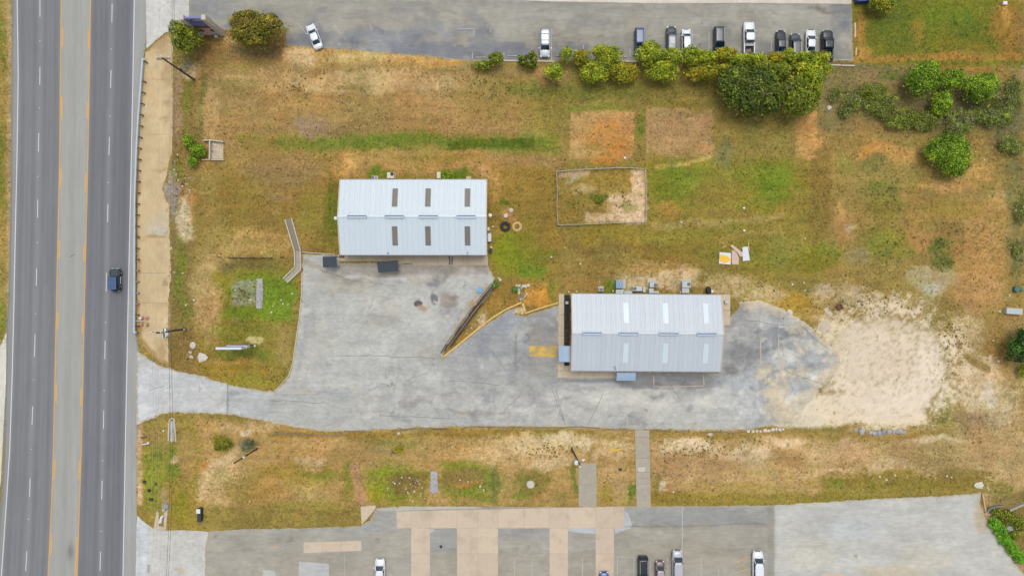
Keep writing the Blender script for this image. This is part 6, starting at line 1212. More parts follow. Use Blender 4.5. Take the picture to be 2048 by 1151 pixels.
# ------------------------------------------------------------------ poles and wires
def pole(lbl, base, top, h, r=.17):
    A = Vector(P(*base, 0)); B = Vector(P(*top, h)); t = thing('utility_pole', lbl, 'utility pole', tuple(A)); mb = MB(); mb.tube([A + (B - A) * q for q in (0, .35, .7, 1)], r * 1.15, 10, r * .75); mb.build('shaft', M['wood_dark'], t); return t, A, B
def insul(t, p, name='insulator'):
    mb = MB(); mb.cyl((p[0], p[1], p[2]), .07, .22, 8, .05); mb.cyl((p[0], p[1], p[2] + .08), .12, .05, 8); mb.build(name, M['white'], t)
pA, a0, a1 = pole('tall dark leaning utility pole by the northern end of the guardrail', (389, 160), (324, 116), 11.6)
arms = {}
c = P(325.5, 116.5, 11.0); L_ = [P(x, 116 + dy, 11.05) for x, dy in ((313, .8), (340, 0))]
mb = MB(); mb.bar(L_[0], L_[1], .12); mb.build('crossarm', M['wood_grey'], pA); mb = MB(); mb.bar(P(313, 119, 10.6), P(340, 118.3, 10.6), .12); mb.build('crossarm', M['wood_grey'], pA)
for x, y in ((313.5, 115), (322.5, 112.5), (337.5, 115)): insul(pA, P(x, y, 11.15))
for x, y in ((313.5, 118.5), (338, 118.5)): insul(pA, P(x, y, 10.7))
for dx in (0, 1): mb = MB(); mb.cyl((a0.x * .45 + a1.x * .55 + dx * .3, a0.y * .45 + a1.y * .55, 5.6), .16, .5, 10); mb.build('splice_can', M['dark'], pA)
pB, b0, b1_ = pole('utility pole with a cluster of transformers west of the drive', (371, 657.5), (313, 665.5), 10.8)
for x, y, h, r in ((328, 660, 8.9, .34), (327.5, 672, 8.7, .34), (333, 669, 8.7, .26)):
    c = P(x, y, h); mb = MB(); mb.cyl((c[0], c[1], h - 1.0), r, .95, 14); tr = mb.build('transformer', M['hv_grey'], pB); mb = MB(); mb.cyl((c[0], c[1], h - .05), r * 1.04, .06, 14, r * .6); mb.cyl((c[0] + r * .4, c[1], h), .06, .25, 8); mb.build('transformer_lid', M['white'], tr)
mb = MB(); mb.bar(P(327, 656, 8.9), P(328, 676, 8.9), .14); mb.build('crossarm', M['wood_dark'], pB)
mb = MB(); mb.bar(P(303, 663, 10.2), P(330, 664, 10.2), .11); mb.build('crossarm', M['wood_grey'], pB)
for x, y in ((303, 663), (311, 662), (322, 663.5)): insul(pB, P(x, y, 10.3))
mb = MB(); c = P(367, 658.5, 1.2); mb.box((c[0], c[1], 1.0), (.3, .2, .5)); mb.build('meter', M['white'], pB)
pC, c0, c1 = pole('short leaning utility pole beside the grey bush in the south strip', (515, 896), (466, 927), 9.6, .14)
mb = MB(); c = P(487, 914, 6.0); mb.cyl((c[0], c[1], 5.6), .2, .5, 10); mb.build('cable_can', M['white'], pC); insul(pC, P(466, 926.5, 9.6))
pD, d0, d1 = pole('utility pole with a blue-white transformer by the top of the concrete ramp', (1143.5, 897), (1160, 929), 9.8, .16)
c = P(1153, 925, 8.4); mb = MB(); mb.cyl((c[0], c[1], 7.3), .38, 1.1, 14); tr = mb.build('transformer', M['blue_metal'], pD); mb = MB(); mb.cyl((c[0], c[1], 8.4), .4, .08, 14, .25); mb.build('transformer_lid', M['white'], tr)
mb = MB(); mb.bar(P(1156, 923, 7.6), P(1165, 920, 7.6), .08); mb.build('lamp_arm', M['steel_dull'], pD); mb = MB(); c = P(1166.5, 919, 7.6); mb.box((c[0], c[1], 7.6), (.55, .28, .16), .3); mb.build('lamp_head', M['white'], pD)
insul(pD, P(1160, 932, 9.6))
def wire(lbl, p, q, sag, r=.016, m='wire_pale', n=20, group='overhead wires'):
    p = Vector(p); q = Vector(q); pts = []
    for i in range(n + 1): u = i / n; v = p.lerp(q, u); v.z -= 4 * sag * u * (1 - u); pts.append(v)
    mb = MB(); mb.tube(pts, r, 5); return tag(mb.build('overhead_wire', M[m]), lbl, 'wire', group)
nm = ['westernmost', 'second from the west', 'third from the west', 'easternmost']
xa = [313.5, 322.5, 328, 337.5]; xb = [303, 308, 312, 322]; xs_ = [282, 293, 300, 310]
for i in range(4):
    wire(nm[i] + ' thin pale wire over the channel between the two tall utility poles', P(xa[i], 115, 11.2), P(xb[i], 663, 10.4), 1.6)
    wire(nm[i] + ' thin pale wire north of the guardrail-end pole', P(xa[i], 115, 11.2), P(xa[i] + 6, -420, 11.2), 1.4)
    wire(nm[i] + ' thin pale wire over the south-west verge', P(xb[i], 663, 10.4), P(xs_[i], 1260, 10.4), 1.8)
for i, (x0_, x1_, x2_) in enumerate(((338, 336, 326), (341, 341, 330))):
    w_ = ('left', 'right')[i]
    wire(w_ + ' dark cable of the low pair north of the drive', P(x0_ + 4, 118, 8.6), P(x1_, 664, 8.0), 1.3, .022, 'wire')
    wire(w_ + ' dark cable of the low pair crossing the drive mouth', P(x1_, 664, 8.0), P(x2_, 1260, 8.0), 1.5, .026, 'dark')
    wire(w_ + ' dark cable of the low pair above the north driveway', P(x0_ + 4, 118, 8.6), P(x0_ + 3, -420, 8.6), 1.2, .03, 'wire')
wire('slanting thin wire from the transformer pole down to the short pole', P(345, 664, 8.6), P(487, 914, 7.0), 1.0, .014)
wire('upper of the two thin wires along the south strip', P(480, 913, 9.0), P(1153, 915, 9.2), 1.4, .012, 'wire', 30)
wire('lower of the two thin wires along the south strip', P(470, 924, 9.2), P(1158, 925, 9.2), 1.2, .012, 'wire', 30)
wire('thin guy wire from the guardrail-end pole to its anchor', P(345, 130, 8), P(402, 172, 0), 0.0, .014, 'dark')

# ------------------------------------------------------------------ signs
sg = thing('pylon_sign', 'tall masonry pylon sign with a blue-violet face seen from above between two trees', 'sign', (*XY(428, 72), 0))
HS = 8.0; xl0, xl1, xr0, xr1 = 400, 408, 441.5, 449.5
yf, yb_ = XY(0, 70.5)[1], XY(0, 67.5)[1]
def wallx(a, b, z0, z1, y0_, y1_, nm_, m_, par): mb = MB(); A = XY(a, 0)[0]; B = XY(b, 0)[0]; mb.box(((A + B) / 2, (y0_ + y1_) / 2, (z0 + z1) / 2), (B - A, abs(y1_ - y0_), z1 - z0)); return mb.build(nm_, m_, par)
wallx(xl0, xl1, 0, HS, yf - .25, yb_ + .35, 'pylon', M['conc_pale'], sg); wallx(xr0, xr1, 0, HS, yf - .25, yb_ + .35, 'pylon', M['conc_pale'], sg)
wl = wallx(xl1, xr0, 0, HS * .42, yf, yb_, 'masonry_panel', M['pinkwood'], sg)
for cx_ in (414.5, 437.5):
    mb = MB(); q = XY(cx_, 0)[0]; mb.cyl((0, 0, 0), .52, .05, 18); mb.v = [(q + v[0], yf - .03 - v[2], 2.35 + v[1]) for v in mb.v]; mb.build('round_opening', M['rust'], wl)
wallx(xl1, xr0, HS * .42, HS * .55, yf, yb_, 'sign_band', M['sign_maroon'], sg)
f_ = wallx(xl1, xr0, HS * .55, HS - .05, yf, yb_, 'sign_face', M['sign_blue'], sg)
wallx(xl1, xr0, HS * .86, HS * .97, yf - .04, yf - .002, 'pale_stripe', M['blue_metal'], f_); wallx(412, 436, HS * .76, HS * .79, yf - .04, yf - .002, 'green_stripe', M['green_plastic'], f_)
tx = bpy.data.curves.new('lettering', 'FONT'); tx.body = 'ABT'; tx.size = .95; tx.extrude = .02; tx.align_x = 'LEFT'; tx.materials.append(M['dark']); tmp = bpy.data.objects.new('lettering_curve', tx); tme = bpy.data.meshes.new_from_object(tmp); to = bpy.data.objects.new('lettering', tme); bpy.data.objects.remove(tmp); COL.objects.link(to); to.parent = f_
to.location = (XY(408.6, 0)[0] - sg.location.x, yf - .06 - sg.location.y, HS * .87); to.rotation_euler = (math.radians(90), 0, 0)
mb = MB(); c = P(425, 66.5, 2.0); mb.box((c[0], c[1], .4), (.6, .4, .5)); mb.cyl((c[0], c[1], .65), .2, .1, 12); tag(mb.build('flood_lamp', M['white'], None), 'small white flood lamp at the foot of the pylon sign', 'lamp')
t = thing('small_sign', 'small tilted white sign panel right of the pylon sign', 'sign', (*XY(462, 84), 0))
mb = MB(); A = P(455, 76.5, 1.6); B = P(466, 87, 1.6); mb.bar(A, B, .06, .9); mb.build('panel', M['whiteboard'], t)
mb = MB(); A = P(447, 76, .9); B = P(459, 89.5, .9); mb.bar(A, B, .06, .08); mb.build('rail', M['conc_pale'], t)
for q in ((457, 78.5), (465, 86)): mb = MB(); c = P(*q, 1); mb.bar((c[0], c[1], 0), (c[0], c[1], 1.3), .08); mb.build('post', M['steel_dull'], t)
# two-cabinet sign near the drive
s2 = thing('roadside_sign', 'two-cabinet roadside sign with white tops standing on the grass west of the lot', 'sign', (*XY(500, 689), 0))
yc = XY(0, 689)[1]
def cab(a, b, z0, z1, d, nm_, m_): mb = MB(); A = XY(a, 0)[0]; B = XY(b, 0)[0]; mb.box(((A + B) / 2, yc, (z0 + z1) / 2), (B - A, d, z1 - z0)); return mb.build(nm_, m_, s2, bevel=.02)
cab(466.5, 515, 5.6, 7.6, .42, 'upper_cabinet', M['whiteboard']); cab(472, 512, 3.0, 4.4, .5, 'lower_cabinet', M['whiteboard'])
for a, b, z0, z1, d in ((467.5, 514, 5.7, 7.5, .44), (473, 511, 3.1, 4.3, .52)): cab(a, b, z0, z1, d, 'face_panel', M['sign_blue'])
for x in (476, 508): mb = MB(); q = XY(x, 689); mb.bar((q[0], q[1], 0), (q[0], q[1], 5.6), .16); mb.build('post', M['dark'], s2)
boulder('small pale footing stones at the east post of the roadside sign', 508.5, 691, .3, M['rockw'], seed=71)
# thin long fence seen edge-on
fn = thing('board_fence', 'long thin board fence seen edge-on in the field above the green basin', 'fence', (*XY(500, 514), 0))
for i in range(9):
    a = 459 + i * 9.6; mb = MB(); A = XY(a, 514.2 + i * .12); B = XY(a + 9.4, 514.3 + i * .12); mb.bar((*A, .5), (*B, .5), .05, .8); mb.build('board', M['wood_grey'] if i % 3 else M['wood_red'], fn)
for x in (459, 482, 506, 530, 545): mb = MB(); c = XY(x, 515.2); mb.box((c[0], c[1], .6), (.12, .12, 1.3)); mb.build('post', M['wood_dark'], fn)
for x, lbl in ((440, 'short dark stake left of the long board fence'), (565, 'short dark stake right of the long board fence')): mb = MB(); mb.bar((*XY(x - 4.5, 513.6), .12), (*XY(x + 4.5, 514.6), .16), .12, .16); tag(mb.build('stake', M['wood_dark']), lbl, 'stake')

# ------------------------------------------------------------------ pen of pipe rails
pn = thing('pipe_rail_pen', 'crooked rectangular pen of grey rails round the sandy grass plot', 'fence', (*XY(1200, 393), 0))
pp = [(1113, 343), (1150, 340), (1192, 337.5), (1232, 336), (1260, 335.5), (1290, 338), (1292, 366), (1292.5, 400), (1291.5, 443.5), (1250, 445), (1200, 447), (1155, 449), (1116, 449.5), (1113.5, 415), (1114.5, 380), (1113, 343)]
for a, b in zip(pp[:-1], pp[1:]):
    for z, w_ in ((.85, .065), (.45, .05)): mb = MB(); mb.bar(P(*a, z), P(*b, z), w_, w_ * 1.6); mb.build('rail', M['pen_rail'], pn)
    mb = MB(); mb.bar((*XY(*a), .1), (*XY(*b), .06), .1, .12); mb.build('kickboard', M['pen_rail'], pn)
    L = math.hypot(b[0] - a[0], b[1] - a[1]); n = max(1, round(L / 22))
    for i in range(n): x, y = a[0] + (b[0] - a[0]) * i / n, a[1] + (b[1] - a[1]) * i / n; mb = MB(); c = XY(x, y); mb.box((c[0], c[1], .5), (.12, .12, 1.0)); mb.build('post', M['pen_rail'], pn)

# ------------------------------------------------------------------ yard things
c = XY(1010.5, 453); t = MB(); t.torus((0, 0, 0), .68, .28, 40, 12, .9); o = t.build('tractor_tyre', M['tyre'], smooth=True); o.location = (c[0], c[1], .22); tag(o, 'big black tractor tyre lying on the grass', 'tyre')
lug = MB()
for i in range(36): a = i * math.pi / 18; lug.box((.80 * math.cos(a), .80 * math.sin(a), .2), (.26, .05, .07), a + .35)
lug.build('tread_lugs', M['tyre'], o, world_space=False, kind='stuff')
c = XY(1034, 453); t = MB(); t.torus((0, 0, 0), .70, .26, 40, 12, .45); o = t.build('buried_tyre', M['tan_dirt'], smooth=True); o.location = (c[0], c[1], .02); tag(o, 'tan earth-filled tyre ring half sunk right of the black tractor tyre', 'tyre')
for x, y, lbl in ((1022.3, 420, 'upper right of the two round white septic lids'), (1011.5, 431, 'lower left of the two round white septic lids')):
    c = XY(x, y); t = thing('septic_lid', lbl, 'lid', (c[0], c[1], 0), 0, 'septic lids in the grass'); g = MB(); g.cyl((0, 0, 0), .42, .14, 20, .38); g.build('lid', M['conc_pale'] if x > 1020 else M['hv_grey'], t, world_space=False, bevel=.02); g = MB(); g.cyl((0, 0, .14), .1, .06, 10); g.build('handle', M['hv_grey'], t, world_space=False)
c = XY(1061, 967.5); t = thing('manhole', 'large round grey concrete lid in the grass of the south strip', 'manhole', (c[0], c[1], 0)); g = MB(); g.cyl((0, 0, -.02), .8, .2, 28, .76); g.build('concrete_collar', M['greyslab'], t, world_space=False); g = MB(); g.cyl((0, 0, .18), .66, .03, 24); g.build('cover', M['conc_pale'], t, world_space=False)
mb = MB()
R = random.Random(4)
def board(lbl, quad, z, m, th=.05, name='sheet_board', cat='board', par=None):
    mb = MB(); mb.prism([XY(*p) for p in quad], z, z + th); return tag(mb.build(name, m), lbl, cat)
bw = thing('foam_slab', 'white panel with a blotch of yellow foam left in the group of boards', 'board', (*XY(1449, 517), 0))
mb = MB(); mb.prism([XY(1438, 504), XY(1461, 506), XY(1460, 529), XY(1437, 527)], .02, .32); mb.build('panel', M['whiteboard'], bw)
mb = MB(); mb.prism([XY(*p) for p in [(1438, 510), (1445, 509), (1454, 512), (1460.5, 518), (1457, 523), (1449, 526), (1440, 523), (1437.5, 516)]], .32, .38); mb.build('foam', M['yellow_foam'], bw)
board('white and pinkish board beside the yellow blotched panel', [(1463.5, 500), (1471, 500), (1477.5, 514), (1477, 529), (1463, 528)], .05, M['pinkwood'], name='sheet_board')
board('white sheet on the right of the group of boards', [(1484, 494), (1495, 493), (1499, 520.5), (1485, 522)], .16, M['whiteboard'])
board('pinkish plank laid diagonally across the group of boards', [(1459.5, 492), (1463, 488.5), (1484, 505), (1484.5, 513), (1479, 513), (1474, 505)], .24, M['pinkwood'])
board('small pinkish scrap under the foam panel', [(1438, 529.5), (1450, 530.5), (1450, 532.5), (1438, 531)], .03, M['wood_red'])
board('thin pale stick at the right side of the white sheet', [(1494.5, 484), (1496, 484), (1498, 500), (1496.5, 500)], .24, M['wood_pale'])
board('small yellow stick above the foam panel', [(1444, 494), (1452, 489.5), (1453, 490.5), (1446, 495)], .03, M['wood_pale'])
for x0_, y0_, x1_, y1_, lbl in ((1428, 574, 1465, 580, 'long thin lumber stick east of the black bin'), (1519, 560, 1529, 569, 'pale lumber stick right of the lumber frame'), (1542, 583, 1550, 591, 'short orange lumber stick nearest the broken asphalt'), (1486, 427, 1493, 430, 'small pinkish wood scrap in the middle field')): mb = MB(); mb.bar((*XY(x0_, y0_), .06), (*XY(x1_, y1_), .06), .1, .06); tag(mb.build('lumber_stick', M['wood_pale']), lbl, 'lumber')
fr = thing('lumber_debris', 'open three-sided lumber frame lying near the east end of the north wall', 'frame', (*XY(1478, 570), 0))
for a, b in (((1467, 564.5), (1490.5, 564.5)), ((1467, 564.5), (1467, 578)), ((1490.5, 564.5), (1490.5, 579))): mb = MB(); mb.bar((*XY(*a), .06), (*XY(*b), .06), .1, .09); mb.build('stick', M['wood_pale'], fr)
for pts, lbl in (([(1217, 900), (1245, 896.5)], 'longer upper yellow plank lying in the dry south strip'), ([(1217, 903.5), (1238, 900)], 'shorter lower yellow plank lying in the dry south strip')): mb = MB(); mb.bar((*XY(*pts[0]), .05), (*XY(*pts[1]), .05), .14, .07); tag(mb.build('yellow_plank', M['yellow_foam']), lbl, 'plank')
pl = thing('wooden_pallet', 'pale wooden pallet leaning on the dark timber retaining wall', 'pallet', (*XY(945, 607, .5), .35), math.radians(35))
for i in range(6): mb = MB(); mb.box((-.5 + i * .2, 0, .13), (.1, 1.1, .025)); mb.build('slat', M['wood_pale'], pl, world_space=False)
for i in range(3): mb = MB(); mb.box((0, -.5 + i * .5, .07), (1.15, .09, .09)); mb.build('stringer', M['wood_dark'], pl, world_space=False)
c = XY(959.5, 580, .3); t = thing('blue_tub', 'bright blue round plastic tub by the dark timbers', 'tub', (c[0], c[1], 0)); g = MB(); g.cyl((0, 0, .0), .4, .3, 18, .46); g.build('tub', M['blue_tub'], t, world_space=False); g = MB(); g.torus((0, 0, .3), .42, .04, 20, 6); g.build('rim', M['blue_tub'], t, world_space=False)
g = MB(); g.cyl((.0, .0, .3), .2, .03, 12); g.build('drain', M['hv_blue'], t, world_space=False)
ds = thing('dumpster', 'blue metal dumpster cut by the top edge next to the yellow-green tree', 'dumpster', (*XY(1722, 2), 0)); ds.rotation_euler = (0, 0, .02)
g = MB(); g.box((0, .6, .7), (2.6, 2.4, 1.35)); g.build('bin', M['dumpster'], ds, world_space=False, bevel=.03)
g = MB(); g.box((.1, .9, 1.42), (1.7, 1.7, .06)); g.build('lid', M['dark'], ds, world_space=False); g = MB(); g.box((1.12, .95, 1.45), (.5, 1.5, .08)); g.build('lid', M['blue_metal'], ds, world_space=False)
g = MB(); g.box((-1.0, .35, 1.40), (.14, .7, .06)); g.build('label_plate', M['white'], ds, world_space=False)
for s_ in (-1, 1): g = MB(); g.box((s_ * 1.36, .6, .8), (.12, 1.0, .16)); g.build('lifting_pocket', M['dumpster'], ds, world_space=False)
boxy('meter_box', 'white square box on the grass at the far upper right', 'box', 2010.5, 6, .75, .55, .5, M['white'])
boxy('fallen_cabinet', 'long grey-white panel box on the scrub ground at the right edge', 'box', 2029, 622, 2.8, 1.05, .9, M['hv_grey'], -.06)
c = P(2035, 578, .6); t = thing('green_drum', 'teal rounded drum lying by the right edge above the panel box', 'drum', (c[0], c[1], 0), .2); g = MB(); g.cyl((0, 0, 0), .62, .7, 16, .55); g.build('body', M['green_plastic'], t, world_space=False, bevel=.05); g = MB(); g.box((.85, -.2, .3), (.4, .8, .5)); g.build('side_tank', M['green_plastic'], t, world_space=False, bevel=.05)
c = XY(1678, 614); t = thing('fire_box', 'small rusty square fire box on the gravel edge', 'fire pit', (c[0], c[1], 0), .5); g = MB()
for a in range(4): g.box((math.cos(a * 1.571) * .45, math.sin(a * 1.571) * .45, .18), (.06, .92, .36), a * 1.571)
g.build('sides', M['rust'], t, world_space=False); g = MB(); g.box((0, 0, .08), (.84, .84, .04)); g.build('ash_bed', M['rust'], t, world_space=False)
board('pale square slab on the gravel just left of the rusty fire box', [(1647, 618), (1655, 614), (1666, 628), (1658, 634)], .0, M['slab'], .05, name='stone_slab', cat='slab')
board('second pale slab lower down at the edge of the broken asphalt', [(1637, 646), (1651, 640), (1662, 652), (1660, 664), (1648, 668), (1634, 656)], .0, M['slab'], .05, name='stone_slab', cat='slab')
board('dark grey rag lying right of the ramp', [(1236, 933), (1240, 936), (1245, 935.5), (1243, 941), (1238, 941)], .01, M['dark'], .04, name='rag', cat='rag')
boulder('white broken lump at the ragged north edge of the asphalt', 1581, 624, .5, M['rockw'], elong=1.6, seed=73, rz=-.9, flat=.4)
for i, (x, y, lbl) in enumerate(((1250, 315.5, 'white bucket just below the orange garden bed'), (1488, 416, 'white scrap in the middle field above the wood scrap'), (1488.5, 461, 'small white globe in the middle field below the wood scrap'))): c = P(x, y, .3); t = thing('white_bucket', lbl, 'bucket', (c[0], c[1], 0)); g = MB(); g.cyl((0, 0, 0), .15, .3, 12, .19); g.build('pail', M['white'], t, world_space=False); g = MB(); g.cyl((0, 0, .3), .2, .03, 12); g.build('lid', M['white'], t, world_space=False)
# hydrant-like white pipe and culverts in the south-west verge
t = thing('white_standpipe', 'white fallen pipe with a round head beside the south-west verge', 'pipe', (*XY(289, 888), 0)); mb = MB(); mb.tube([P(283.5, 888.5, .15), P(295, 886.5, .3)], .1, 8); mb.build('pipe', M['white'], t); mb = MB(); c = P(295.5, 885.5, .5); mb.cyl((c[0], c[1], .1), .2, .35, 10); mb.build('head', M['white'], t)
mb = MB(); mb.tube([P(281, 874, .1), P(286, 875, .12), P(293, 872.5, .1)], .09, 7); tag(mb.build('tyre_strip', M['black']), 'black rubber strip lying above the white fallen pipe', 'rubber')
mb = MB(); mb.cyl(P(329, 860, 0), .16, .5, 10); tag(mb.build('marker_post', M['white']), 'short white marker left of the long concrete culvert', 'post')
cv = thing('culvert_trough', 'long concrete culvert trough with water in the south-west verge', 'culvert', (*XY(345, 860), 0))
for a, b in (((338.5, 842), (337.5, 881)), ((342, 836), (348, 836)), ((349, 840), (352.5, 882)), ((348, 836), (350, 842)), ((342, 836), (338.5, 843))): mb = MB(); mb.bar((*XY(*a), .08), (*XY(*b), .08), .28, .2); mb.build('wall_length', M['concrete'], cv)
mb = MB(); mb.prism([XY(341, 841), XY(347, 841), XY(347, 882), XY(340, 882)], -.02, .03); mb.build('trough_floor', M['hv_grey'], cv)
cv = thing('culvert_outlet', 'wedge-shaped concrete culvert outlet at the foot of the south-west verge', 'culvert', (*XY(318, 1040), 0))
mb = MB(); mb.prism([XY(308, 1056), XY(314, 1021), XY(318, 1023), XY(319, 1050), XY(327, 1052), XY(329, 1058)], -.02, .16); mb.build('apron', M['concrete'], cv); mb = MB(); mb.prism([XY(329, 1024), XY(336, 1018), XY(333, 1058), XY(328, 1058)], -.02, .16); mb.build('apron', M['concrete'], cv)
mb = MB(); mb.tube([P(320.5, 1044, .1), P(323, 1034, .35), P(327, 1030, .35)], .3, 10, .2); mb.build('pipe', M['white'], cv)
boulder('grey rock above the wedge-shaped culvert outlet', 330, 1012, .6, M['rockg'], seed=75)
boulder('second grey rock touching the culvert outlet', 327, 1020, .45, M['rockg'], seed=76, rz=1)
t = thing('mailbox', 'dark cabinet with a white top at the lower left corner of the dry strip', 'cabinet', (*XY(399, 1030), 0)); c = P(398, 1030, 1.0); g = MB(); g.box((c[0], c[1], .5), (.7, 2.4, 1.0)); g.build('cabinet', M['dark'], t); g = MB(); g.box((c[0] - .1, c[1] + .8, 1.06), (.7, .8, .12)); g.build('lid', M['white'], t)
for i, (x, y) in enumerate(((288, 962.5), (298.5, 980), (302, 998), (311, 968))): boulder(['dark stump nearest the highway in the green verge', 'dark stump below the first one in the green verge', 'lowest dark stump in the green verge', 'tallest dark stump under the wires in the green verge'][i], x, y, .35, M['black'], 'dark stumps in the south-west verge', seed=90 + i, elong=1.3 if i < 3 else .8, cat='stump', name='dark_stump')
# south-east ditch corner
wall_run('ditch_kerb', 'orange-tan kerb strip at the corner of the south-east lot', 'kerb', [(1963.5, 985), (1966, 1000), (1970, 1022)], .22, .3, M['wood_pale'])
wall_run('ditch_rail', 'curved grey pipe rail above the ditch at the lower right', 'rail', [(1970, 1020), (1975, 1014.5), (1984, 1010.5), (2002, 1008.5)], .14, .8, M['steel_dull'])
wall_run('ditch_headwall', 'slanting concrete wall of the ditch at the right edge', 'wall', [(2015, 1018), (2052, 1002)], .35, .7, M['greyslab'])
board('pale plank beside the climbing hedge at the lot edge', [(1984, 1052), (1987, 1050), (2000, 1066), (1998, 1068)], .05, M['wood_pale'], .1, name='plank', cat='plank')
board('upper of two thin pale boards lying above the lot corner', [(1972, 972), (1974, 971), (1979, 980), (1977, 981.5)], .05, M['wood_pale'], .06, name='plank', cat='plank')
mb = MB(); mb.rock(P(1957, 970, .1), .7, random.Random(8), .3, 1.6); tag(mb.build('rock_slab', M['rockw']), 'flat whitish rock just above the corner of the south-east lot', 'rock')
mb = MB(); mb.rock(P(2022, 1056, .1), .8, random.Random(18), .3, 1.3); tag(mb.build('rock_slab', M['rockg']), 'flat grey rock in the ditch among the bright vines', 'rock')

# ------------------------------------------------------------------ trees, bushes
def leaves(cx, cy, cz, rx, ry, rz_, n, size, cols, seed, clumps=None, low=.1, hole=.0):
    rg = np.random.default_rng(seed); nl = clumps or int(20 + rx * ry * 4.5)
    # clump centres over a dome
    u = rg.random(nl); th = rg.random(nl) * 2 * np.pi; rad = np.sqrt(u) * .90
    K_ = int(rg.integers(4, 8)); sth = np.arange(K_) / K_ * 6.283 + rg.random() * 6.28 + rg.normal(size=K_) * .3; so_ = .28 + .26 * rg.random(K_); so_[0] = .1
    sx_, sy_ = so_ * np.cos(sth), so_ * np.sin(sth); sr_ = .40 + .22 * rg.random(K_); sr_[0] = .62; sh_ = .68 + .34 * rg.random(K_); sh_[0] = 1.0; pw_ = sr_ ** 2 / (sr_ ** 2).sum()
    rimk = .72 + .52 * vnoise(np.cos(th) * 3 + 5, np.sin(th) * 3 + 5, 900 + seed % 40)
    lx = rad * np.cos(th) * rimk; ly = rad * np.sin(th) * rimk; lz = np.sqrt(np.clip(1 - rad ** 2, 0, 1)) * (.45 + .5 * rg.random(nl)) * np.where(rg.random(nl) < .3, .5, 1)
    sb = rg.choice(K_, nl, p=pw_); q_ = np.sqrt(u) * .98; lx = sx_[sb] + sr_[sb] * q_ * np.cos(th); ly = sy_[sb] + sr_[sb] * q_ * np.sin(th); lz = sh_[sb] * np.sqrt(np.clip(1.02 - q_ ** 2, .02, 1)) * (.62 + .36 * rg.random(nl)) * np.where(rg.random(nl) < .2, .6, 1)
    lr = (.12 + .15 * rg.random(nl)) * (1.2 if nl < 40 else .9)
    k_ = rg.integers(0, nl, n); d = rg.normal(size=(n, 3)); d /= np.linalg.norm(d, axis=1)[:, None]; d *= (lr[k_] * (.55 + .5 * rg.random(n) ** .5))[:, None]; d[:, 2] *= .8
    p = np.stack([lx[k_] + d[:, 0], ly[k_] + d[:, 1], lz[k_] + d[:, 2]], 1); p[:, 2] = np.maximum(p[:, 2], -low)
    lo = rg.random(n) < .24; t2 = rg.random(n) * 6.283; r2 = np.sqrt(rg.random(n)) * (.74 + .42 * vnoise(np.cos(t2) * 3.4 + 9, np.sin(t2) * 3.4 + 9, 940 + seed % 40))
    z2 = np.sqrt(np.clip(1.05 - r2 ** 2, 0.02, 1)) * (.55 + .42 * rg.random(n)) * (.78 + .4 * vnoise(r2 * np.cos(t2) * 4 + 20, r2 * np.sin(t2) * 4 + 20, 960 + seed % 40))
    s2 = rg.choice(K_, n, p=pw_); q2 = np.sqrt(rg.random(n)) * 1.04; xx = sx_[s2] + sr_[s2] * q2 * np.cos(t2); yy = sy_[s2] + sr_[s2] * q2 * np.sin(t2); z2 = sh_[s2] * np.sqrt(np.clip(1.1 - q2 ** 2, .02, 1)) * (.6 + .4 * rg.random(n))
    p[lo] = np.stack([xx, yy, z2], 1)[lo]; d[lo] = p[lo] * np.array([.5, .5, 1]) + 1e-3
    fr = rg.random(n) < .03; tf = rg.random(n) * 6.283; tf = np.round(tf * 6) / 6 + rg.normal(size=n) * .03; rf_ = .55 + .5 * rg.random(n) ** 1.5
    p[fr] = np.stack([rf_ * np.cos(tf), rf_ * np.sin(tf), .1 + .35 * rg.random(n)], 1)[fr]
    c = np.array([cx, cy, cz]) + p * np.array([rx, ry, rz_])
    nrm = d / np.linalg.norm(d, axis=1)[:, None] + rg.normal(size=(n, 3)) * .55 + np.array([0, 0, .45]); nrm /= np.linalg.norm(nrm, axis=1)[:, None]
    a = np.cross(nrm, rg.normal(size=(n, 3))); a /= np.linalg.norm(a, axis=1)[:, None]; b = np.cross(nrm, a)
    s = size * (.6 + .8 * rg.random(n)); a *= s[:, None]; b *= (s * .55)[:, None]
    V = np.stack([c - a, c - b * .9, c + a, c + b * .9], 1).reshape(-1, 3); F = np.arange(4 * n).reshape(n, 4)
    cols = np.asarray(cols, float); cc = cols[rg.integers(0, len(cols), nl)][k_] * 1.26 * (.74 + .46 * rg.random((nl, 1))[k_]) * (.78 + .44 * rg.random((n, 1)))
    C = np.repeat(alb(np.clip(cc, 0, 235)), 4, 0); return V, F, C
TREES = 0
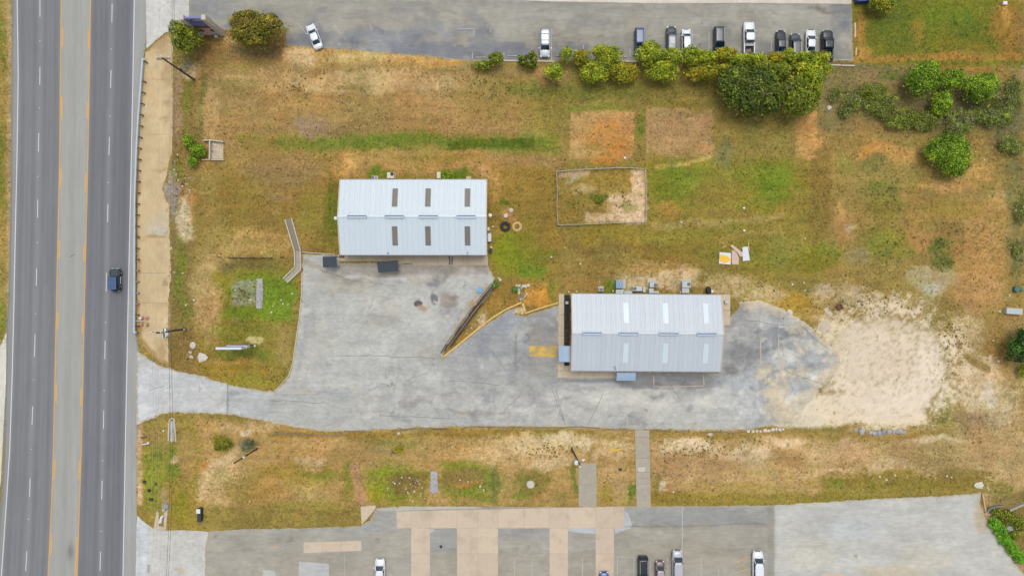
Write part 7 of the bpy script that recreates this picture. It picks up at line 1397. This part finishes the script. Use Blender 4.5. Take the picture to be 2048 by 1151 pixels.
def tree(lbl, px, py, rx, ry, h, cols, dens=1.0, size=.2, group=None, cat='tree', name='broadleaf_tree', flat=.62, trunk=True, seed=None, clumps=None, bare=0):
    """px,py,rx,ry: crown outline in the picture; h height of the tree"""
    global TREES; TREES += 1; seed = seed or 1000 + TREES; hc = h * .55; c = P(px, py, hc); kx = S * (H - hc) / H
    RX, RY = rx * kx, ry * kx; t = thing(name, lbl, cat, (c[0], c[1], 0), 0, group); RZ = h * flat; cz = h - RZ
    n = int(520 * RX * RY * dens * (.2 / size) ** 1.3 + 260)
    V, F, C = leaves(0, 0, cz, RX, RY, RZ, n, size, cols, seed, clumps); mesh_np('crown', V, 4, F, M['leaf'], colors=C, parent=t)
    R = random.Random(seed)
    for i in range(bare):
        q = R.uniform(.05, .5); a = R.uniform(0, 6.28); b_ = a + R.uniform(-.9, .9); mb = MB(); x0_, y0_ = math.cos(a) * RX * q, math.sin(a) * RY * q; zt_ = cz + RZ * .93 * math.sqrt(1 - q * q)
        for k2 in range(3): e_ = b_ + R.uniform(-.7, .7); l_ = R.uniform(.5, 1.3); mb.tube([(x0_, y0_, zt_ - .4), (x0_ + math.cos(e_) * l_ * .6, y0_ + math.sin(e_) * l_ * .6, zt_), (x0_ + math.cos(e_ + .3) * l_ * 1.3, y0_ + math.sin(e_ + .3) * l_ * 1.3, zt_ - .05)], .05, 5, .02)
        mb.build('bare_branch', M['wood_grey'], t, world_space=False)
    if trunk:
        r = max(.05, min(.28, RX * .06)); mb = MB(); mb.tube([(0, 0, -.05), (.05 * R.uniform(-1, 1), .05, cz * .5 + .1), (.1, -.05, cz + RZ * .25)], r, 8, r * .6); tr = mb.build('trunk', M['bark'], t, world_space=False)
        for i in range(max(4, min(9, int(RX * 2.5)))):
            a = R.uniform(0, 6.28); q = R.uniform(.5, .85); mb = MB(); mb.tube([(.05, 0, cz + RZ * R.uniform(0, .2)), (math.cos(a) * RX * q * .5, math.sin(a) * RY * q * .5, cz + RZ * R.uniform(.3, .5)), (math.cos(a) * RX * q, math.sin(a) * RY * q, cz + RZ * R.uniform(.45, .75))], r * .5, 5, r * .12); mb.build('limb', M['bark'], tr, world_space=False)
    return t
GA = [(122, 132, 40), (106, 118, 34), (134, 142, 44), (96, 106, 32)]; GY_ = [(142, 158, 40), (156, 170, 44), (122, 142, 38), (160, 158, 40), (108, 128, 36)]
GO = [(124, 112, 40), (116, 120, 36), (126, 104, 48), (104, 110, 38), (132, 122, 44)]; GB = [(120, 150, 36), (104, 136, 32), (136, 162, 42), (90, 118, 32)]
GD = [(82, 98, 38), (98, 112, 40), (68, 82, 36), (116, 128, 42)]; GYO = [(154, 146, 34), (140, 142, 34), (166, 142, 40), (120, 132, 36)]; GG = [(124, 138, 58), (110, 122, 52), (130, 136, 78), (116, 112, 80), (132, 148, 54)]
tree('round green tree left of the pylon sign', 371, 73, 31, 36, 6.5, GA)
tree('large tree with mixed green and rusty brown foliage right of the pylon sign', 508, 63, 58, 43, 7, GO, size=.2)
hedge = 'trees along the kerb of the north lot'
T = [
 ('small dark tree above the first kerb gap', 990, 113, 17, 14, 4, GA), ('low spreading bush in front of the first kerb tree', 966, 131, 22, 9, 2.5, GA), ('narrow tree directly left of the silver-white SUV', 1065, 110, 9, 14, 4, GA), ('small dark tree a bay left of the silver-white SUV', 1046, 117, 10, 12, 4, GD),
 ('low bright bush under the kerb left of the silver-white SUV', 1060, 133, 14, 7, 2.5, GA), ('round green tree just below the nose of the silver-white SUV', 1107, 143, 22, 17, 4.5, GY_), ('slim pale tree right of the silver-white SUV', 1133, 104, 12, 18, 4.5, GY_), ('light green tree with an orange tinge right of the slim pale one', 1165, 110, 14, 15, 4.5, GYO),
 ('bright green tree left of the navy blue SUV', 1215, 109, 27, 22, 5, GY_), ('yellow-green tree hanging into the field below the gap', 1187, 144, 24, 20, 4.5, GY_), ('orange-tinged tree under the navy blue SUV', 1246, 145, 26, 20, 4, GYO),
 ('dense bright tree over the tail of the navy blue SUV', 1297, 106, 24, 24, 5.5, GY_), ('leafy tree hanging into the field below the grey-green SUV', 1330, 143, 30, 18, 5, GY_), ('tree covering the rear of the grey-green SUV', 1344, 110, 24, 18, 5.2, GY_), ('tree with gaps over the white hatchback', 1380, 108, 18, 18, 5, GY_, .7),
 ('yellowish tree hanging into the field below the white hatchback', 1414, 145, 28, 19, 5, GYO), ('yellow-green tree left of the black minivan', 1412, 112, 18, 14, 5, GY_), ('orange-tinged tree over the nose of the black minivan', 1447, 108, 20, 16, 5, GYO), ('green tree right of the black minivan', 1480, 116, 20, 13, 5, GY_), ('yellow-green tree over the tail of the white pickup', 1508, 116, 22, 14, 5, GY_),
 ('orange-yellow tree right of the white pickup', 1546, 116, 22, 14, 5, GYO), ('green tree over the tail of the black sedan', 1576, 114, 16, 17, 5, GY_), ('tree over the tail of the slate grey SUV', 1602, 114, 16, 16, 5, GY_), ('tree left of the bed of the black pickup truck', 1632, 117, 18, 18, 5.2, GY_)]
for a in T: tree(a[0], a[1], a[2] + (4 if a[2] < 125 else -1), a[3] * (1.38 if a[1] > 1150 else 1.1), a[4] * (1.12 if a[1] > 1150 else 1.0), *a[5:7], dens=(a[7] if len(a) > 7 else 1.0) * 1.0, size=.17, group=hedge, name='kerb_tree')
big = 'large evergreen oaks at the south side of the tree row'
for a in (('dark evergreen oak at the left end of the big clump', 1470, 168, 32, 42, 6.5, GD), ('largest dark evergreen oak in the middle of the big clump', 1512, 188, 48, 46, 8, GD), ('yellow-green oak at the right end of the big clump', 1618, 160, 28, 38, 7, GY_), ('green oak at the lower right of the big clump', 1590, 192, 42, 40, 7.5, GA), ('green oak at the top of the big clump', 1545, 148, 40, 26, 7, GA), ('small yellow-green tree at the upper right corner of the big clump', 1644, 140, 15, 14, 4.5, GY_)): tree(a[0], a[1], a[2], a[3] * 1.18, a[4] * 1.16, *a[5:], size=.2, group=big, name='evergreen_oak', bare=2 if a[3] > 40 else 0)
th = 'shrubs and small trees of the north-east thicket'
for a in (('tall bright green tree at the top of the thicket', 1846, 156, 36, 38, 5.5, GB), ('round bright tree right of the tallest one in the thicket', 1907, 158, 22, 22, 4.5, GB), ('brightest green tree at the right of the thicket', 1960, 178, 34, 30, 5, GB), ('small bright tree at the centre of the thicket', 1884, 205, 21, 24, 4, GB), ('big round bright green tree standing alone below the thicket', 1899, 306, 42, 42, 5, GB)): tree(a[0], a[1], a[2], a[3] * 1.2, a[4] * 1.18, *a[5:], size=.17, group=th, name='bright_tree')
for a in (('loose pale shrub at the left end of the thicket', 1712, 200, 22, 20, 2.6, GG, .5), ('loose yellow-green shrub right of the leftmost one', 1745, 192, 28, 24, 3, GA + GG, .6), ('loose shrub above the sandy patch in the thicket', 1770, 212, 30, 22, 3, GG + GA, .6), ('spreading shrub in the lower middle of the thicket', 1812, 236, 30, 22, 3, GG + GA, .6), ('pale shrub right of the lower middle one', 1850, 240, 28, 20, 3, GG + GA, .55), ('grey-green shrub at the lower right of the thicket', 1922, 246, 28, 26, 3, GG, .75), ('small shrub below the brightest tree', 1955, 232, 20, 18, 2.6, GG, .5), ('dull grey-green shrub near the right edge of the thicket', 2005, 225, 34, 30, 3, GG, .5), ('sparse dull shrub at the upper right edge', 2030, 180, 20, 30, 2.6, GG, .35), ('dull shrub at the right edge beside the lone bright tree', 2026, 292, 24, 22, 2.6, GG, .5), ('grey shrub at the right edge right above the green drum', 2042, 420, 13, 30, 1.6, GG, .2), ('low shrub right of the brown field', 2038, 498, 10, 16, 1.4, GG, .25), ('thin shrub at the lower left of the thicket', 1690, 222, 16, 14, 2, GG, .35), ('thin shrub between the thicket and the big clump', 1672, 190, 16, 16, 2, GG, .3)): tree(a[0], a[1], a[2], a[3] * 1.3, a[4] * 1.25, a[5] * .8, *a[6:], size=.11, group=th, name='loose_shrub', cat='shrub', flat=.85, clumps=46)
tree('dark green tree cut by the right edge beside the gravel pad', 2050, 690, 34, 42, 5, [(58, 92, 34), (74, 112, 40), (48, 76, 30)])
tree('small bright yellow tree cut by the right edge below the dark one', 2048, 742, 10, 16, 2.5, GY_, size=.14)
tree('yellow-green tree cut by the top edge beside the blue dumpster', 1762, 6, 30, 22, 4.5, GYO + GA, .7, size=.16)
for a in (('upper bright green bush over the headwall', 378, 281, 14, 14, 2.6, GB), ('middle bright green bush left of the headwall', 393, 301, 18, 18, 2.8, GB), ('lower bright green bush below the headwall', 384, 324, 11, 13, 2.2, GB)): tree(*a, size=.12, group='bright bushes by the headwall', name='bright_bush', cat='bush', flat=.8)
for a in (('small bush touching the north wall of the white roofed building', 891, 350, 16, 12, 1.6, GB), ('low yellow-green bush left of the short pole', 444, 886, 22, 17, 1.4, [(122, 124, 34), (104, 112, 32), (136, 128, 44)]), ('grey-green bush beside the short pole', 494, 889, 17, 15, 1.8, [(126, 130, 98), (108, 114, 78), (140, 140, 116), (92, 104, 60)]), ('dark green bush at the top of the retaining wall', 991, 568, 9, 9, 1.4, [(84, 118, 50), (100, 130, 56)]), ('small dark green bush by the ring of white stones', 1029, 580, 8, 7, 1.0, [(78, 116, 50), (92, 128, 56)]), ('small yellow bush in the straw above the west basin', 797, 898, 11, 6, .8, [(156, 146, 30), (140, 136, 36)]), ('little dark bush inside the rail pen', 1198, 400, 10, 9, .8, GA)): tree(*a, dens=.8, size=.1, name='low_bush', cat='bush', flat=.85, trunk=True)
vn = 'bright climbing plants along the ditch'
for i, a in enumerate(((1992, 1046, 14, 12), (2003, 1062, 14, 14), (2014, 1080, 15, 16), (2026, 1098, 15, 16), (2040, 1114, 14, 14))): tree(['uppermost', 'second', 'third', 'fourth', 'lowest'][i] + ' bright green mound down the climbing hedge by the lot edge', a[0], a[1], a[2], a[3], 1.6, [(112, 168, 40), (94, 150, 36), (128, 182, 48)], dens=1.3, size=.1, group=vn, name='climbing_hedge', cat='hedge', flat=.9, trunk=False)
for i, a in enumerate(((2018, 1034, 20, 14), (2040, 1048, 18, 16), (1996, 1024, 14, 9), (2030, 1070, 12, 10))): tree(['olive green shrub above the climbing hedge', 'olive green shrub at the right edge above the hedge', 'dark low shrub under the curved pipe rail', 'small shrub right of the hedge middle'][i], a[0], a[1], a[2], a[3], 1.8, GA, dens=.8, size=.12, name='ditch_shrub', cat='shrub', group='shrubs in the ditch corner', flat=.85)

# ------------------------------------------------------------------ grass tufts and pebbles: nobody could count them
def scatter(n, dfun, seed):
    rg = np.random.default_rng(seed); x = rg.random(n) * 2048; y = rg.random(n) * 1151
    k_ = ~PAVED[np.clip((y / 2).astype(int), 0, 575), np.clip((x / 2).astype(int), 0, 1023)]; x, y = x[k_], y[k_]
    k_ = rg.random(x.size) < dfun(x, y); x, y = x[k_], y[k_]; return x + rg.normal(size=x.size) * 1.6, y + rg.normal(size=x.size) * 1.6, rg
def dgrass(x, y):
    c = gsample(x, y); lum = c.mean(1); return np.clip(.75 - (lum - 130) / 80, .04, 1) * (1 - .9 * (((x - 1770) / 135) ** 2 + ((y - 735) / 108) ** 2 < 1)) * (.35 + .65 * (fbm(x / 14, y / 14, 700, 4, .65) > -.05))
x, y, rg = scatter(120000, dgrass, 31); n = x.size
c = gsample(x, y); X = (x - 1024) * S; Y = (575.5 - y) * S
kb_ = 4; a0_ = rg.random((n, kb_)) * 6.28; L_ = (.09 + .13 * rg.random((n, kb_))); hh = (.05 + .09 * rg.random((n, kb_)))
ca, sa = np.cos(a0_), np.sin(a0_); wd = .035 + .03 * rg.random((n, kb_))
bx = X[:, None] + ca * .02; by = Y[:, None] + sa * .02
V = np.empty((n, kb_, 3, 3)); V[..., 0, 0] = bx - sa * wd; V[..., 0, 1] = by + ca * wd; V[..., 0, 2] = 0.005; V[..., 1, 0] = bx + sa * wd; V[..., 1, 1] = by - ca * wd; V[..., 1, 2] = .005
V[..., 2, 0] = bx + ca * L_; V[..., 2, 1] = by + sa * L_; V[..., 2, 2] = hh
kind_ = rg.random(n); cc = c.copy()
gm = kind_ < .4; cc[gm] = cc[gm] * np.array([.86, .95, .66]); sm_ = (kind_ > .80); cc[sm_] = cc[sm_] * 1.14 + np.array([12, 8, 2]); cc *= (.92 + .26 * rg.random((n, 1)))
C = np.repeat(alb(np.clip(cc, 15, 225)), kb_ * 3, 0)
tag(mesh_np('grass', V.reshape(-1, 3), 3, np.arange(n * kb_ * 3).reshape(-1, 3), M['leaf'], colors=C, kind='stuff'), 'short dry and green grass tufts over the fields', 'grass')
def dstone(x, y):
    c = gsample(x, y); lum = c.mean(1); pad = (((x - 1770) / 128) ** 2 + ((y - 735) / 104) ** 2 < 1)
    return np.where(pad, .04, np.clip((lum - 134) / 60, .015, .9)) * (fbm(x / 18, y / 18, 720, 4, .65) > 0)
x, y, rg = scatter(42000, dstone, 33); n = x.size
oc = np.array([(1, 0, 0), (0, 1, 0), (-1, 0, 0), (0, -1, 0), (0, 0, .6)]); r = (.03 + .07 * rg.random(n) ** 3 + .03 * rg.random(n))
jit = .7 + .6 * rg.random((n, 5, 3)); V = oc[None] * jit * r[:, None, None]; V[..., 0] += ((x - 1024) * S)[:, None]; V[..., 1] += ((575.5 - y) * S)[:, None]
fo = np.array([(0, 1, 4), (1, 2, 4), (2, 3, 4), (3, 0, 4)]); F = (fo[None] + (np.arange(n) * 5)[:, None, None]).reshape(-1, 3)
cc = np.tile(np.array([212., 198, 172]), (n, 1)) * (.86 + .2 * rg.random((n, 1))); C = np.repeat(alb(cc), 5, 0)
pm, nt, b_ = newmat('pebble_stone'); a_ = N(nt, 'ShaderNodeAttribute', attribute_name='Col').outputs['Color']; nt.links.new(a_, b_.inputs['Base Color']); b_.inputs['Roughness'].default_value = .9
tag(mesh_np('gravel', V.reshape(-1, 3), 3, F, pm, colors=C, kind='stuff'), 'loose pale limestone pebbles over the bare soil', 'gravel')
def clumps_stuff(name, lbl, n, dfun, cols, seed, k=12, rad=(.12, .34), size=.08, spots=()):
    x, y, rg = scatter(n, dfun, seed)
    if spots:
        sx = []; sy = []
        for cx_, cy_, rx_, ry_, m_ in spots: sx += list(rg.normal(cx_, rx_ / 1.7, m_)); sy += list(rg.normal(cy_, ry_ / 1.7, m_))
        x = np.concatenate([x, sx]); y = np.concatenate([y, sy])
    m_ = x.size; R0 = rad[0] + (rad[1] - rad[0]) * rg.random(m_) ** 2
    a_ = rg.random((m_, k)) * 6.283; q_ = np.sqrt(rg.random((m_, k))) * R0[:, None]; X = (x - 1024)[:, None] * S + q_ * np.cos(a_); Y = (575.5 - y)[:, None] * S + q_ * np.sin(a_); Z = .03 + .35 * R0[:, None] * rg.random((m_, k))
    X, Y, Z = X.ravel(), Y.ravel(), Z.ravel(); N_ = X.size; nr = rg.normal(size=(N_, 3)) * .6 + np.array([0, 0, .8]); nr /= np.linalg.norm(nr, axis=1)[:, None]
    u_ = np.cross(nr, rg.normal(size=(N_, 3))); u_ /= np.linalg.norm(u_, axis=1)[:, None]; v_ = np.cross(nr, u_); s_ = size * (.6 + .8 * rg.random(N_)); u_ *= s_[:, None]; v_ *= (s_ * .55)[:, None]
    C0 = np.stack([X, Y, Z], 1); V = np.stack([C0 - u_, C0 - v_, C0 + u_, C0 + v_], 1).reshape(-1, 3)
    cc = np.asarray(cols, float)[np.repeat(rg.integers(0, len(cols), m_), k)] * (.82 + .36 * rg.random((N_, 1)))
    tag(mesh_np(name, V, 4, np.arange(4 * N_).reshape(-1, 4), M['leaf'], colors=np.repeat(alb(np.clip(cc, 0, 235)), 4, 0), kind='stuff'), lbl, 'weeds')
def dweed(x, y):
    c = gsample(x, y); pad = (((x - 1770) / 132) ** 2 + ((y - 735) / 106) ** 2 < 1)
    return (~pad) * np.clip(.15 + .9 * fbm(x / 26, y / 26, 760, 4, .65), 0, .8) * (1 - .6 * (c.mean(1) > 150))
clumps_stuff('weeds', 'small dark green weed clumps dotted over the fields', 9000, dweed, [(96, 108, 46), (84, 100, 46), (112, 118, 44), (120, 108, 56)], 51,
    spots=((1880, 490, 34, 20, 26), (1885, 525, 24, 18, 22), (1900, 450, 60, 20, 16), (1770, 385, 40, 30, 40), (1790, 480, 40, 40, 40), (1150, 400, 30, 30, 16), (1250, 400, 30, 20, 20), (600, 170, 60, 20, 30), (1000, 180, 60, 30, 50), (1100, 900, 60, 14, 60), (1400, 900, 90, 20, 90), (1900, 680, 22, 70, 60), (1720, 610, 90, 20, 70), (360, 350, 14, 60, 30), (480, 590, 24, 20, 30)))
def dstraw(x, y):
    c = gsample(x, y); pad = (((x - 1770) / 132) ** 2 + ((y - 735) / 106) ** 2 < 1)
    return (~pad) * np.clip(-.05 + 1.0 * fbm(x / 30, y / 20, 790, 4, .65), 0, .8) * np.clip((c[:, 0] - 110) / 50, 0, 1)
clumps_stuff('dead_straw', 'patches of pale dead straw lying in the grass', 9000, dstraw, [(206, 178, 118), (196, 162, 104), (216, 192, 140), (186, 156, 96)], 57, k=10, rad=(.1, .4), size=.09)
# white litter and flints, the larger ones one can see
lit = [(585, 587), (502, 600), (577, 609), (566, 608), (545, 612), (470, 580), (562, 599), (543, 624), (500, 1000), (790, 965), (820, 955), (836, 960), (845, 975), (812, 976), (800, 965), (828, 982), (840, 990), (775, 975), (920, 960), (937, 962), (961, 973), (968, 978), (819, 998), (826, 1001), (1425, 973), (1347, 983), (1322, 967), (1320, 976), (1332, 967), (904, 892), (1760, 952), (1790, 949), (1815, 953), (1871, 956), (1893, 950), (1903, 954), (1740, 948), (1772, 958), (1160, 527), (1102, 514), (1131, 495), (1363, 444), (1420, 313), (1610, 478), (1585, 568), (1610, 580), (1608, 565), (1969, 319), (2025, 417), (2012, 470), (2018, 590), (2000, 622), (1995, 620), (1985, 680), (1960, 712), (1996, 721), (1870, 740), (1960, 800), (350, 322), (352, 350), (348, 340), (365, 545), (344, 497), (350, 545), (368, 340), (357, 360), (366, 372), (380, 380), (355, 310), (388, 600), (372, 610)]
mb = MB(); R = random.Random(44)
for x_, y_ in lit: q = XY(x_ + R.uniform(-1, 1), y_ + R.uniform(-1, 1)); mb.rock((q[0], q[1], .05), .13 + .12 * R.random(), R, .6)
for _ in range(240):
    z_ = R.choice([(1140, 885, 60, 14), (1400, 895, 90, 16), (1350, 565, 90, 14), (1740, 600, 110, 24), (1900, 690, 30, 60), (950, 655, 26, 24), (372, 340, 12, 60), (820, 970, 40, 20), (1930, 780, 50, 60), (1520, 600, 60, 20)]); q = XY(R.gauss(z_[0], z_[2] / 1.6), R.gauss(z_[1], z_[3] / 1.6)); mb.rock((q[0], q[1], .03), .06 + .1 * R.random() ** 2, R, .5)
tag(mb.build('scattered_flints', M['rockw'], kind='stuff'), 'scattered small white flints over the ground', 'stones')
